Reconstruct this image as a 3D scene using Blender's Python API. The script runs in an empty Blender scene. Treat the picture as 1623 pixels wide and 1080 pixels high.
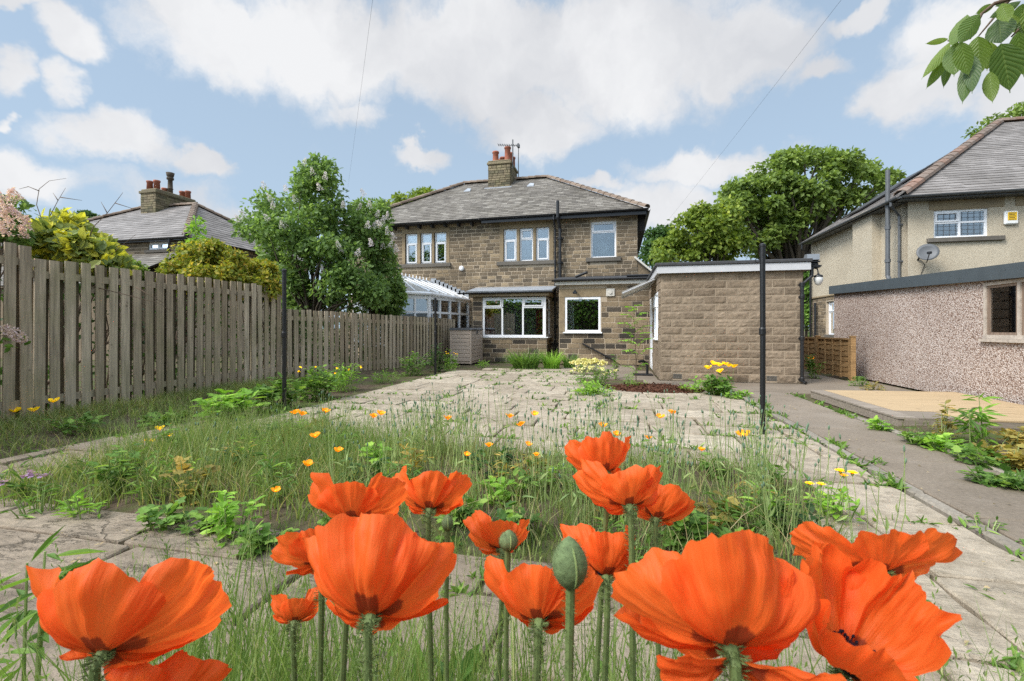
import bpy, math, random
import numpy as np
from mathutils import Vector, noise as mnoise

random.seed(7)
rng = np.random.default_rng(11)
scene = bpy.context.scene
COL = scene.collection
R = math.radians

# ------------------------------------------------------------------ camera
# X runs along the house fronts, Y down the garden, Z up; 1 unit = 1 m.
FPX, HORIZON, CX = 721.3, 521.0, 811.5      # focal length / horizon / centre, in photo pixels
YAW = R(13.2)
SY, CY = math.sin(YAW), math.cos(YAW)
EYE = 1.2
cd = bpy.data.cameras.new("camera")
cam = bpy.data.objects.new("camera", cd)
COL.objects.link(cam)
cam.location = (0, 0, EYE)
cam.rotation_euler = (R(90), 0, YAW)
cd.lens = 16.0
cd.sensor_width = 36.0
cd.shift_y = -19.0 / 1623.0
cd.clip_start = 0.02
cd.clip_end = 3000
cd.dof.use_dof = True
cd.dof.focus_distance = 6.0
cd.dof.aperture_fstop = 13.0
scene.camera = cam

# ------------------------------------------------------------------ sun, sky, exposure
TO_SUN = Vector((-0.52, -0.48, 0.71)).normalized()
sl = bpy.data.lights.new("sun", 'SUN')
sl.energy = 2.1
sl.angle = R(20)
sl.color = (1.0, 0.95, 0.87)
so = bpy.data.objects.new("sun", sl)
COL.objects.link(so)
so.rotation_euler = TO_SUN.to_track_quat('Z', 'Y').to_euler()

scene.view_settings.view_transform = 'Standard'
scene.view_settings.look = 'None'
scene.view_settings.exposure = 0.80
scene.view_settings.gamma = 1.0
scene.cycles.use_denoising = False
scene.cycles.denoiser = 'OPENIMAGEDENOISE'
scene.cycles.denoising_input_passes = 'RGB_ALBEDO_NORMAL'
scene.cycles.max_bounces = 7
scene.cycles.transparent_max_bounces = 12
scene.cycles.sample_clamp_indirect = 4.0


def node(nt, typ, ins=None, **attrs):
    n = nt.nodes.new(typ)
    for k, v in attrs.items():
        setattr(n, k, v)
    for k, v in (ins or {}).items():
        s = n.inputs[k]
        if isinstance(v, bpy.types.NodeSocket):
            nt.links.new(v, s)
        else:
            s.default_value = v
    return n


def mth(nt, op, a, b=0.0, c=None, clamp=False):
    ins = {0: a, 1: b}
    if c is not None:
        ins[2] = c
    return node(nt, 'ShaderNodeMath', ins, operation=op, use_clamp=clamp).outputs[0]


def ramp(nt, fac, stops, interp='LINEAR'):
    n = node(nt, 'ShaderNodeValToRGB', {'Fac': fac})
    cr = n.color_ramp
    cr.interpolation = interp
    while len(cr.elements) < len(stops):
        cr.elements.new(0.5)
    for e, (p, c) in zip(cr.elements, stops):
        e.position = p
        e.color = (c[0], c[1], c[2], 1)
    return n.outputs['Color']


def mixc(nt, fac, a, b, blend='MIX'):
    n = nt.nodes.new('ShaderNodeMix')
    n.data_type = 'RGBA'
    n.blend_type = blend
    for idx, v in ((0, fac), (6, a), (7, b)):
        s = n.inputs[idx]
        if isinstance(v, bpy.types.NodeSocket):
            nt.links.new(v, s)
        elif idx == 0:
            s.default_value = v
        else:
            s.default_value = (v[0], v[1], v[2], 1)
    return n.outputs[2]


def make_world():
    w = bpy.data.worlds.new("World")
    scene.world = w
    w.use_nodes = True
    nt = w.node_tree
    nt.nodes.clear()
    sky = node(nt, 'ShaderNodeTexSky', sky_type='NISHITA', sun_disc=False)
    sky.sun_elevation = math.asin(TO_SUN.z)
    sky.sun_rotation = math.atan2(TO_SUN.x, TO_SUN.y)
    sky.air_density = 1.0
    sky.dust_density = 1.5
    sky.ozone_density = 1.5
    tc = node(nt, 'ShaderNodeTexCoord')
    d = tc.outputs['Generated']
    sep = node(nt, 'ShaderNodeSeparateXYZ', {0: d})
    az = mth(nt, 'ARCTAN2', sep.outputs[0], sep.outputs[1])
    el = mth(nt, 'ARCSINE', sep.outputs[2])
    ae = node(nt, 'ShaderNodeCombineXYZ', {0: az, 1: el, 2: 0.0}).outputs[0]
    # wobble the cloud outlines
    wob = node(nt, 'ShaderNodeTexNoise', {'Vector': ae, 'Scale': 7.0, 'Detail': 5.0, 'Roughness': 0.6})
    wv = node(nt, 'ShaderNodeVectorMath', {0: wob.outputs['Color'], 1: (0.5, 0.5, 0.5)}, operation='SUBTRACT').outputs[0]
    wv = node(nt, 'ShaderNodeVectorMath', {0: wv, 3: 0.16}, operation='SCALE').outputs[0]
    p = node(nt, 'ShaderNodeVectorMath', {0: ae, 1: wv}, operation='ADD').outputs[0]
    # the cloud banks: azimuth, elevation (degrees), half widths, strength
    banks = [(-46.9, 29.0, 7.7, 4.5, 1),
             (-35.2, 30.1, 12.2, 5.5, 1),
             (-17.3, 31.1, 17.6, 6.4, 1),
             (-10.1, 24.6, 8.6, 3.9, 1),
             (1.4, 30.3, 13.9, 6.9, 1),
             (13.9, 28.8, 8.2, 4.1, 0.95),
             (20.4, 25.7, 3.3, 1.6, 0.8),
             (27.9, 21.2, 4.5, 3.4, 0.95),
             (31.3, 24.5, 4.9, 2.8, 0.9),
             (34.7, 20.9, 3.9, 4.2, 1),
             (24.1, 29.2, 6.6, 1.3, 0.85),
             (9.3, 18.2, 9.1, 2.0, 0.9),
             (5.1, 14.7, 7.8, 3.0, 0.9),
             (-3.1, 16.8, 4.6, 1.0, 0.7),
             (-24.5, 21.0, 3.5, 1.2, 0.9),
             (-57.0, 24.9, 2.7, 2.0, 0.95),
             (-58.0, 21.0, 1.8, 1.7, 0.8),
             (-60.9, 20.9, 1.5, 1.8, 0.8),
             (-54.2, 17.2, 5.7, 2.4, 1),
             (-47.6, 16.7, 2.8, 1.6, 0.85),
             (-59.8, 12.0, 4.1, 2.1, 0.85),
             (-61.3, 16.8, 0.9, 0.9, 0.7),
             (-60.5, 25.8, 2.6, 0.9, 0.8),
             (-46.9, 12.4, 12.1, 2.1, 0.5),
             (-32.4, 24.4, 4.2, 1.9, 0.7),
             (-100, 32, 22, 12, 0.9),
             (62, 30, 16, 11, 0.9),
             (100, 40, 25, 12, 0.9),
             (150, 35, 30, 15, 1),
             (-150, 35, 30, 14, 1),
             (180, 55, 50, 14, 0.9),
             (0, 62, 60, 14, 0.9),
             (-20, 45, 50, 8, 0.9)]
    acc = None
    for a, e, ra, re, s in banks:
        q = node(nt, 'ShaderNodeVectorMath', {0: p, 1: (R(a), R(e), 0)}, operation='SUBTRACT').outputs[0]
        q = node(nt, 'ShaderNodeVectorMath', {0: q, 1: (1 / R(ra), 1 / R(re), 0)}, operation='MULTIPLY').outputs[0]
        ln = node(nt, 'ShaderNodeVectorMath', {0: q}, operation='LENGTH').outputs['Value']
        m = node(nt, 'ShaderNodeMapRange', {0: ln, 1: 1.55, 2: 0.15, 3: 0.0, 4: s}, interpolation_type='SMOOTHSTEP').outputs[0]
        acc = m if acc is None else mth(nt, 'MAXIMUM', acc, m)
    fb = node(nt, 'ShaderNodeTexNoise', {'Vector': p, 'Scale': 6.5, 'Detail': 9.0, 'Roughness': 0.62})
    dens = mth(nt, 'ADD', acc, mth(nt, 'MULTIPLY', mth(nt, 'SUBTRACT', fb.outputs['Fac'], 0.5), 1.35))
    dens = node(nt, 'ShaderNodeMapRange', {0: dens, 1: 0.10, 2: 0.72, 3: 0.0, 4: 0.97}, interpolation_type='SMOOTHSTEP').outputs[0]
    # thick middles of the clouds are greyer than their edges
    fb2 = node(nt, 'ShaderNodeTexNoise', {'Vector': p, 'Scale': 3.4, 'Detail': 5.0, 'Roughness': 0.5})
    cc = ramp(nt, fb2.outputs['Fac'], [(0.36, (0.395, 0.404, 0.424)), (0.48, (0.455, 0.460, 0.473)), (0.60, (0.52, 0.523, 0.53))])
    blue = mixc(nt, 1.0, sky.outputs['Color'], (0.074, 0.080, 0.086), 'MULTIPLY')
    hz = node(nt, 'ShaderNodeMapRange', {0: el, 1: R(-2), 2: R(32), 3: 0.92, 4: 0.68}).outputs[0]
    blue = mixc(nt, hz, blue, (0.302, 0.388, 0.476))
    col = mixc(nt, dens, blue, cc)
    # sky round the sun and overhead, out of view, brightened as added fill light
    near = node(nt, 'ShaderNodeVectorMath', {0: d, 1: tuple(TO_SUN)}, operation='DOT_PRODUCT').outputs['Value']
    fill_boost = node(nt, 'ShaderNodeMapRange', {0: near, 1: 0.52, 2: 0.95, 3: 1.0, 4: 3.6}, interpolation_type='SMOOTHSTEP').outputs[0]
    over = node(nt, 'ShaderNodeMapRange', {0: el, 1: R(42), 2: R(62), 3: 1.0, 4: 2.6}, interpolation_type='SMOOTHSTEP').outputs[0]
    fill_boost = mth(nt, 'MAXIMUM', fill_boost, over)
    bg = node(nt, 'ShaderNodeBackground', {'Color': col, 'Strength': fill_boost})
    out = node(nt, 'ShaderNodeOutputWorld')
    nt.links.new(bg.outputs[0], out.inputs[0])


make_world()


# ------------------------------------------------------------------ photo pixel -> place in the garden
def ray(px, py):
    u = (px - CX) / FPX
    return u, (HORIZON - py) / FPX


def at(px, py, Y):                       # the point of the vertical plane Y = const seen there
    u, v = ray(px, py)
    d = Y / (CY + u * SY)
    return Vector((d * (-SY + u * CY), Y, EYE + v * d))


def atx(px, py, X):                      # ... of the plane X = const
    u, v = ray(px, py)
    d = X / (-SY + u * CY)
    return Vector((X, d * (CY + u * SY), EYE + v * d))


def dep(px, py, d):                      # ... at distance d along the view axis
    u, v = ray(px, py)
    return Vector((d * (-SY + u * CY), d * (CY + u * SY), EYE + v * d))


def gnd(px, py, z=0.0):                  # ... of the ground
    u, v = ray(px, py)
    return dep(px, py, (z - EYE) / v)


# ------------------------------------------------------------------ mesh builder
class MB:
    def __init__(self):
        self.v, self.f, self.n, self.uv, self.frame = [], [], 0, [], None

    def on(self, O, U, N):               # wall frame: u along U, n outwards along N, v up
        self.frame = (Vector(O), Vector(U), Vector(N))
        return self

    def add(self, verts, faces, mi=0):
        verts = np.asarray(verts, dtype=np.float64).reshape(-1, 3)
        if self.frame is not None:
            O, U, N = (np.array(a) for a in self.frame)
            verts = O + verts[:, :1] * U + verts[:, 1:2] * N + verts[:, 2:3] * np.array((0, 0, 1.0))
        self.v.append(verts)
        if isinstance(faces, np.ndarray):
            self.f.append((faces + self.n, mi))
        else:
            by = {}
            for f in faces:
                by.setdefault(len(f), []).append(f)
            for k, fs in by.items():
                self.f.append((np.array(fs, dtype=np.int64) + self.n, mi))
        self.n += len(verts)

    def box(self, x0, x1, y0, y1, z0, z1, mi=0, bev=0.0):
        if bev <= 0:
            V = [(x, y, z) for z in (z0, z1) for y in (y0, y1) for x in (x0, x1)]
            F = [(0, 2, 3, 1), (4, 5, 7, 6), (0, 1, 5, 4), (2, 6, 7, 3), (0, 4, 6, 2), (1, 3, 7, 5)]
            self.add(V, F, mi)
        else:
            b = min(bev, (x1 - x0) * .45, (y1 - y0) * .45, (z1 - z0) * .45)
            V, F = [], []
            for z, i in ((z0, b), (z0 + b, 0), (z1 - b, 0), (z1, b)):
                V += [(x0 + i, y0 + b, z), (x0 + b, y0 + i, z), (x1 - b, y0 + i, z), (x1 - i, y0 + b, z),
                      (x1 - i, y1 - b, z), (x1 - b, y1 - i, z), (x0 + b, y1 - i, z), (x0 + i, y1 - b, z)]
            for k in range(3):
                for j in range(8):
                    a, c = k * 8 + j, k * 8 + (j + 1) % 8
                    F.append((a, c, c + 8, a + 8))
            F.append(tuple(range(7, -1, -1)))
            F.append(tuple(range(24, 32)))
            self.add(V, F, mi)

    def prism(self, poly, axis_a, axis_b, origin, ext, mi=0):   # polygon in two axes swept along ext
        o, a, b, e = (np.array(x, dtype=float) for x in (origin, axis_a, axis_b, ext))
        P = [o + a * p[0] + b * p[1] for p in poly]
        n = len(P)
        V = P + [p + e for p in P]
        F = [tuple(range(n - 1, -1, -1)), tuple(range(n, 2 * n))]
        F += [(i, (i + 1) % n, (i + 1) % n + n, i + n) for i in range(n)]
        self.add(V, F, mi)

    def tube(self, pts, rad, seg=8, mi=0, cap=True):
        P = [Vector(p) for p in pts]
        if not hasattr(rad, '__len__'):
            rad = [rad] * len(P)
        V, F = [], []
        prev = None
        for i, p in enumerate(P):
            t = (P[min(i + 1, len(P) - 1)] - P[max(i - 1, 0)]).normalized()
            if prev is None:
                prev = t.orthogonal().normalized()
            a = (prev - t * prev.dot(t))
            a = a.normalized() if a.length > 1e-6 else t.orthogonal().normalized()
            prev = a
            b = t.cross(a)
            for k in range(seg):
                w = 2 * math.pi * k / seg
                V.append(p + (a * math.cos(w) + b * math.sin(w)) * rad[i])
        for i in range(len(P) - 1):
            for k in range(seg):
                k2 = (k + 1) % seg
                F.append((i * seg + k, i * seg + k2, (i + 1) * seg + k2, (i + 1) * seg + k))
        if cap:
            F.append(tuple(range(seg - 1, -1, -1)))
            F.append(tuple(range((len(P) - 1) * seg, len(P) * seg)))
        self.add([tuple(v) for v in V], F, mi)

    def lathe(self, prof, c, seg=16, axis=(0, 0, 1), mi=0):
        ax = Vector(axis).normalized()
        a = ax.orthogonal().normalized()
        b = ax.cross(a)
        c = Vector(c)
        V, F = [], []
        for r, h in prof:
            for k in range(seg):
                w = 2 * math.pi * k / seg
                V.append(tuple(c + ax * h + (a * math.cos(w) + b * math.sin(w)) * r))
        for i in range(len(prof) - 1):
            for k in range(seg):
                k2 = (k + 1) % seg
                F.append((i * seg + k, i * seg + k2, (i + 1) * seg + k2, (i + 1) * seg + k))
        F.append(tuple(range(seg - 1, -1, -1)))
        F.append(tuple(range((len(prof) - 1) * seg, len(prof) * seg)))
        self.add(V, F, mi)

    def leaves(self, tmpl, org, dirs, nors, size, mi=0, wid=1.0):
        tv, tf = tmpl
        tv = np.array(tv, dtype=float)
        org = np.asarray(org, float); d = np.asarray(dirs, float); n = np.asarray(nors, float)
        N = len(org)
        if N == 0:
            return
        d = d / (np.linalg.norm(d, axis=1, keepdims=True) + 1e-9)
        s = np.cross(d, n); s /= (np.linalg.norm(s, axis=1, keepdims=True) + 1e-9)
        n = np.cross(s, d)
        size = np.broadcast_to(np.asarray(size, float), (N,))[:, None, None]
        V = org[:, None, :] + size * (tv[None, :, 0:1] * wid * s[:, None, :] + tv[None, :, 1:2] * d[:, None, :] + tv[None, :, 2:3] * n[:, None, :])
        k = len(tv)
        base = np.arange(N)[:, None] * k
        for fl in {len(f) for f in tf}:
            fs = np.array([f for f in tf if len(f) == fl])
            F = (base[:, :, None] + fs[None, :, :]).reshape(-1, fl)
            self.f.append((F + self.n, mi))
        self.v.append(V.reshape(-1, 3))
        self.n += N * k

    def blades(self, pos, height, lean, width, segs=3, mi=0, curl=1.0):
        """grass blades: pos Nx3, height N, lean Nx2 (horizontal tip offset), width N"""
        pos = np.asarray(pos, float); N = len(pos)
        if N == 0:
            return
        t = np.linspace(0, 1, segs + 1)
        side = np.stack([-lean[:, 1], lean[:, 0]], 1)
        ang = rng.uniform(0, 6.28, N)
        side = np.stack([np.cos(ang), np.sin(ang)], 1)
        V = np.zeros((N, 2 * segs + 1, 3))
        for i in range(segs + 1):
            c = np.zeros((N, 3))
            c[:, :2] = pos[:, :2] + lean * (t[i] ** 2)
            c[:, 2] = pos[:, 2] + height * (t[i] - 0.25 * curl * t[i] ** 2 * np.minimum(1, (np.linalg.norm(lean, axis=1) / (height + 1e-6))))
            w = (width * (1 - t[i] ** 1.6) * 0.5)[:, None]
            if i < segs:
                V[:, 2 * i, :] = c; V[:, 2 * i, :2] += side * w
                V[:, 2 * i + 1, :] = c; V[:, 2 * i + 1, :2] -= side * w
            else:
                V[:, 2 * segs, :] = c
        k = 2 * segs + 1
        base = np.arange(N)[:, None] * k
        q = np.array([(2 * i, 2 * i + 1, 2 * i + 3, 2 * i + 2) for i in range(segs - 1)])
        if len(q):
            self.f.append(((base[:, :, None] + q[None]).reshape(-1, 4) + self.n, mi))
        tr = np.array([(2 * segs - 2, 2 * segs - 1, 2 * segs)])
        self.f.append(((base[:, :, None] + tr[None]).reshape(-1, 3) + self.n, mi))
        self.v.append(V.reshape(-1, 3))
        self.n += N * k

    def mesh(self, name, mats, smooth=False):
        me = bpy.data.meshes.new(name)
        V = np.concatenate(self.v) if self.v else np.zeros((0, 3))
        me.vertices.add(len(V))
        me.vertices.foreach_set('co', V.ravel().astype(np.float32))
        loops = np.concatenate([f.ravel() for f, _ in self.f])
        tot = np.concatenate([np.full(len(f), f.shape[1]) for f, _ in self.f])
        mi = np.concatenate([np.full(len(f), m) for f, m in self.f])
        me.loops.add(len(loops))
        me.loops.foreach_set('vertex_index', loops.astype(np.int32))
        me.polygons.add(len(tot))
        start = np.concatenate([[0], np.cumsum(tot)[:-1]])
        me.polygons.foreach_set('loop_start', start.astype(np.int32))
        me.polygons.foreach_set('material_index', mi.astype(np.int32))
        me.polygons.foreach_set('use_smooth', np.full(len(tot), smooth))
        for m in (mats if isinstance(mats, (list, tuple)) else [mats]):
            me.materials.append(m)
        if self.uv:
            uv = np.concatenate(self.uv)
            lay = me.uv_layers.new(name="petal")
            lay.data.foreach_set('uv', uv[loops].ravel().astype(np.float32))
        me.update(calc_edges=True)
        me.validate()
        return me

    def build(self, name, mats, parent=None, smooth=False, loc=None):
        """link as one object; loc = its origin in world space (vertices were given in world space)"""
        if loc is not None:
            for i in range(len(self.v)):
                self.v[i] = self.v[i] - np.array(loc)
        elif parent is not None:
            off = np.array(world_loc(parent))
            for i in range(len(self.v)):
                self.v[i] = self.v[i] - off
        o = bpy.data.objects.new(name, self.mesh(name, mats, smooth))
        COL.objects.link(o)
        if loc is not None:
            o.location = loc
        if parent is not None:
            o.parent = parent
        return o


def world_loc(o):
    l = Vector(o.location)
    while o.parent:
        o = o.parent
        l += Vector(o.location)
    return l


def tag(o, label=None, cat=None, group=None, kind=None):
    if label: o['label'] = label
    if cat: o['category'] = cat
    if group: o['group'] = group
    if kind: o['kind'] = kind
    return o


def thing(name, label, cat, loc, group=None):
    o = bpy.data.objects.new(name, None)
    COL.objects.link(o)
    o.location = loc
    o.empty_display_size = 0.2
    return tag(o, label, cat, group)


def copy_tree(o, parent=None):
    c = o.copy()
    COL.objects.link(c)
    if parent is not None:
        c.parent = parent
    for ch in list(o.children):
        copy_tree(ch, c)
    return c


# ------------------------------------------------------------------ materials
MAT = {}
LEAF_GAIN = 1.6


def newmat(name):
    m = bpy.data.materials.new(name)
    m.use_nodes = True
    nt = m.node_tree
    nt.nodes.clear()
    MAT[name] = m
    return m, nt


def finish(nt, shader):
    out = node(nt, 'ShaderNodeOutputMaterial')
    nt.links.new(shader, out.inputs[0])


def coords(nt):
    return node(nt, 'ShaderNodeNewGeometry').outputs['Position']


def island(nt):
    return node(nt, 'ShaderNodeNewGeometry').outputs['Random Per Island']


def bumpn(nt, h, strength=0.5, dist=0.01):
    return node(nt, 'ShaderNodeBump', {'Height': h, 'Strength': strength, 'Distance': dist}).outputs[0]


def noise(nt, scale, detail=5, rough=0.6, vec=None, stretch=None):
    v = vec if vec is not None else coords(nt)
    if stretch:
        v = node(nt, 'ShaderNodeVectorMath', {0: v, 1: stretch}, operation='MULTIPLY').outputs[0]
    return node(nt, 'ShaderNodeTexNoise', {'Vector': v, 'Scale': scale, 'Detail': float(detail), 'Roughness': rough}).outputs['Fac']


def principled(nt, col, rough=0.8, normal=None, spec=0.3, metal=0.0):
    ins = {'Base Color': col if isinstance(col, bpy.types.NodeSocket) else (*col, 1), 'Roughness': rough, 'Metallic': metal, 'Specular IOR Level': spec}
    if normal is not None:
        ins['Normal'] = normal
    return node(nt, 'ShaderNodeBsdfPrincipled', ins).outputs[0]


def stone_mat(name, stops, nscale=14, bstr=0.6, bdist=0.012, rough=0.9, dirt=None, var=0.45, big=1.2):
    """per-piece colour from the island, broken up by two noises"""
    m, nt = newmat(name)
    c = ramp(nt, island(nt), stops)
    n1 = noise(nt, nscale, 7, 0.65)
    f = ramp(nt, n1, [(0.25, (1 - var,) * 3), (0.75, (1 + var,) * 3)])
    c = mixc(nt, 1.0, c, f, 'MULTIPLY')
    n2 = noise(nt, big, 4, 0.6)
    f2 = ramp(nt, n2, [(0.3, (0.78, 0.77, 0.75)), (0.7, (1.15, 1.15, 1.15))])
    c = mixc(nt, 1.0, c, f2, 'MULTIPLY')
    if dirt:
        dn = noise(nt, dirt[1], 6, 0.7)
        df = node(nt, 'ShaderNodeMapRange', {0: dn, 1: dirt[2], 2: dirt[3], 3: 0.0, 4: dirt[4]}).outputs[0]
        c = mixc(nt, df, c, dirt[0])
    finish(nt, principled(nt, c, rough, bumpn(nt, n1, bstr, bdist)))
    return m


def flag_mat(name, stops, dirt, scale=1.0, cracks=.62):
    m, nt = newmat(name)
    c = ramp(nt, island(nt), stops)
    pos = coords(nt)
    off = node(nt, 'ShaderNodeCombineXYZ', {0: mth(nt, 'MULTIPLY', island(nt), 53.0), 1: mth(nt, 'MULTIPLY', island(nt), 17.0), 2: 0.0}).outputs[0]
    v = node(nt, 'ShaderNodeVectorMath', {0: pos, 1: off}, operation='ADD').outputs[0]
    n1 = noise(nt, 7.0 * scale, 10, .68, v)
    riv = noise(nt, 1.0, 8, .62, v, (2.2, 9.0, 1.0))            # layers splitting along the stone
    fine = noise(nt, 95.0, 3, .6, pos)
    c = mixc(nt, 1.0, c, ramp(nt, n1, [(.28, (.58, .56, .52)), (.5, (1, 1, 1)), (.74, (1.3, 1.29, 1.26))]), 'MULTIPLY')
    c = mixc(nt, 1.0, c, ramp(nt, fine, [(.3, (.84,) * 3), (.7, (1.14,) * 3)]), 'MULTIPLY')
    c = mixc(nt, node(nt, 'ShaderNodeMapRange', {0: noise(nt, 2.3, 7, .7, v), 1: .5, 2: .68, 3: 0.0, 4: .75}).outputs[0], c, dirt)
    wv = node(nt, 'ShaderNodeVectorMath', {0: node(nt, 'ShaderNodeTexNoise', {'Vector': pos, 'Scale': 3.0, 'Detail': 6.0, 'Roughness': .65}).outputs['Color'], 3: .35}, operation='SCALE').outputs[0]
    cp = node(nt, 'ShaderNodeVectorMath', {0: v, 1: wv}, operation='ADD').outputs[0]
    cp = node(nt, 'ShaderNodeVectorMath', {0: cp, 1: (1.0, 2.2, 1.0)}, operation='MULTIPLY').outputs[0]
    vo = node(nt, 'ShaderNodeTexVoronoi', {'Vector': cp, 'Scale': 1.15}, feature='DISTANCE_TO_EDGE').outputs['Distance']
    gate = node(nt, 'ShaderNodeMapRange', {0: noise(nt, 1.7, 3, .5, v), 1: .47, 2: .55, 3: 0.0, 4: 1.0}).outputs[0]
    crack = mth(nt, 'MULTIPLY', node(nt, 'ShaderNodeMapRange', {0: vo, 1: .016, 2: .005, 3: 0.0, 4: 1.0}).outputs[0], gate)
    rs = node(nt, 'ShaderNodeMapRange', {0: mth(nt, 'ABSOLUTE', mth(nt, 'SUBTRACT', riv, .5)), 1: .012, 2: .003, 3: 0.0, 4: .55}).outputs[0]
    dark = mth(nt, 'MAXIMUM', crack, mth(nt, 'MULTIPLY', rs, gate))
    c = mixc(nt, mth(nt, 'MULTIPLY', dark, cracks), c, (.055, .045, .032))
    h = mth(nt, 'ADD', mth(nt, 'ADD', mth(nt, 'MULTIPLY', n1, .7), mth(nt, 'MULTIPLY', riv, 1.2)), mth(nt, 'MULTIPLY', dark, -.5 * cracks))
    h = mth(nt, 'ADD', h, mth(nt, 'MULTIPLY', fine, .10))
    finish(nt, principled(nt, c, .92, bumpn(nt, h, .9, .03), .2))
    return m


def plain(name, col, rough=0.5, spec=0.4, var=0.12, nscale=6, bstr=0.05, metal=0.0):
    m, nt = newmat(name)
    n1 = noise(nt, nscale, 5, 0.6)
    f = ramp(nt, n1, [(0.3, (1 - var,) * 3), (0.7, (1 + var,) * 3)])
    c = mixc(nt, 1.0, col, f, 'MULTIPLY')
    finish(nt, principled(nt, c, rough, bumpn(nt, n1, bstr, 0.01), spec, metal))
    return m


def leaf_mat(name, stops, trans=0.4, rough=0.5, spec=0.25, patch=0.0):
    m, nt = newmat(name)
    c = ramp(nt, island(nt), stops)
    n1 = noise(nt, 0.9, 3, 0.5)
    f = ramp(nt, n1, [(0.3, (0.8, 0.84, 0.8)), (0.7, (1.2, 1.16, 1.1))])
    c = mixc(nt, 1.0, c, f, 'MULTIPLY')
    c = mixc(nt, 1.0, c, (LEAF_GAIN,) * 3, 'MULTIPLY')
    p = principled(nt, c, rough, None, spec)
    t = node(nt, 'ShaderNodeBsdfTranslucent', {'Color': mixc(nt, 1.0, c, (1.25, 1.25, 0.7), 'MULTIPLY')}).outputs[0]
    s = node(nt, 'ShaderNodeMixShader', {0: trans, 1: p, 2: t}).outputs[0]
    finish(nt, s)
    return m


def wood_mat(name, stops, grain=(30, 30, 1.6), rough=0.85, green=None, var=0.35):
    m, nt = newmat(name)
    c = ramp(nt, island(nt), stops)
    off = node(nt, 'ShaderNodeCombineXYZ', {0: mth(nt, 'MULTIPLY', island(nt), 37.0), 1: 0.0, 2: mth(nt, 'MULTIPLY', island(nt), 91.0)}).outputs[0]
    v = node(nt, 'ShaderNodeVectorMath', {0: coords(nt), 1: off}, operation='ADD').outputs[0]
    g = noise(nt, 1.0, 6, 0.6, v, grain)
    f = ramp(nt, g, [(0.3, (1 - var,) * 3), (0.5, (1, 1, 1)), (0.72, (1 + var,) * 3)])
    c = mixc(nt, 1.0, c, f, 'MULTIPLY')
    k = noise(nt, 9, 2, 0.4, v)
    kf = node(nt, 'ShaderNodeMapRange', {0: k, 1: 0.70, 2: 0.78, 3: 0.0, 4: 0.6}).outputs[0]
    c = mixc(nt, kf, c, (0.07, 0.05, 0.035))
    if green:
        gn = noise(nt, 1.3, 5, 0.7)
        gf = node(nt, 'ShaderNodeMapRange', {0: gn, 1: 0.45, 2: 0.72, 3: 0.0, 4: 0.55}).outputs[0]
        c = mixc(nt, gf, c, green)
    finish(nt, principled(nt, c, rough, bumpn(nt, g, 0.35, 0.006), 0.2))
    return m


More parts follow.
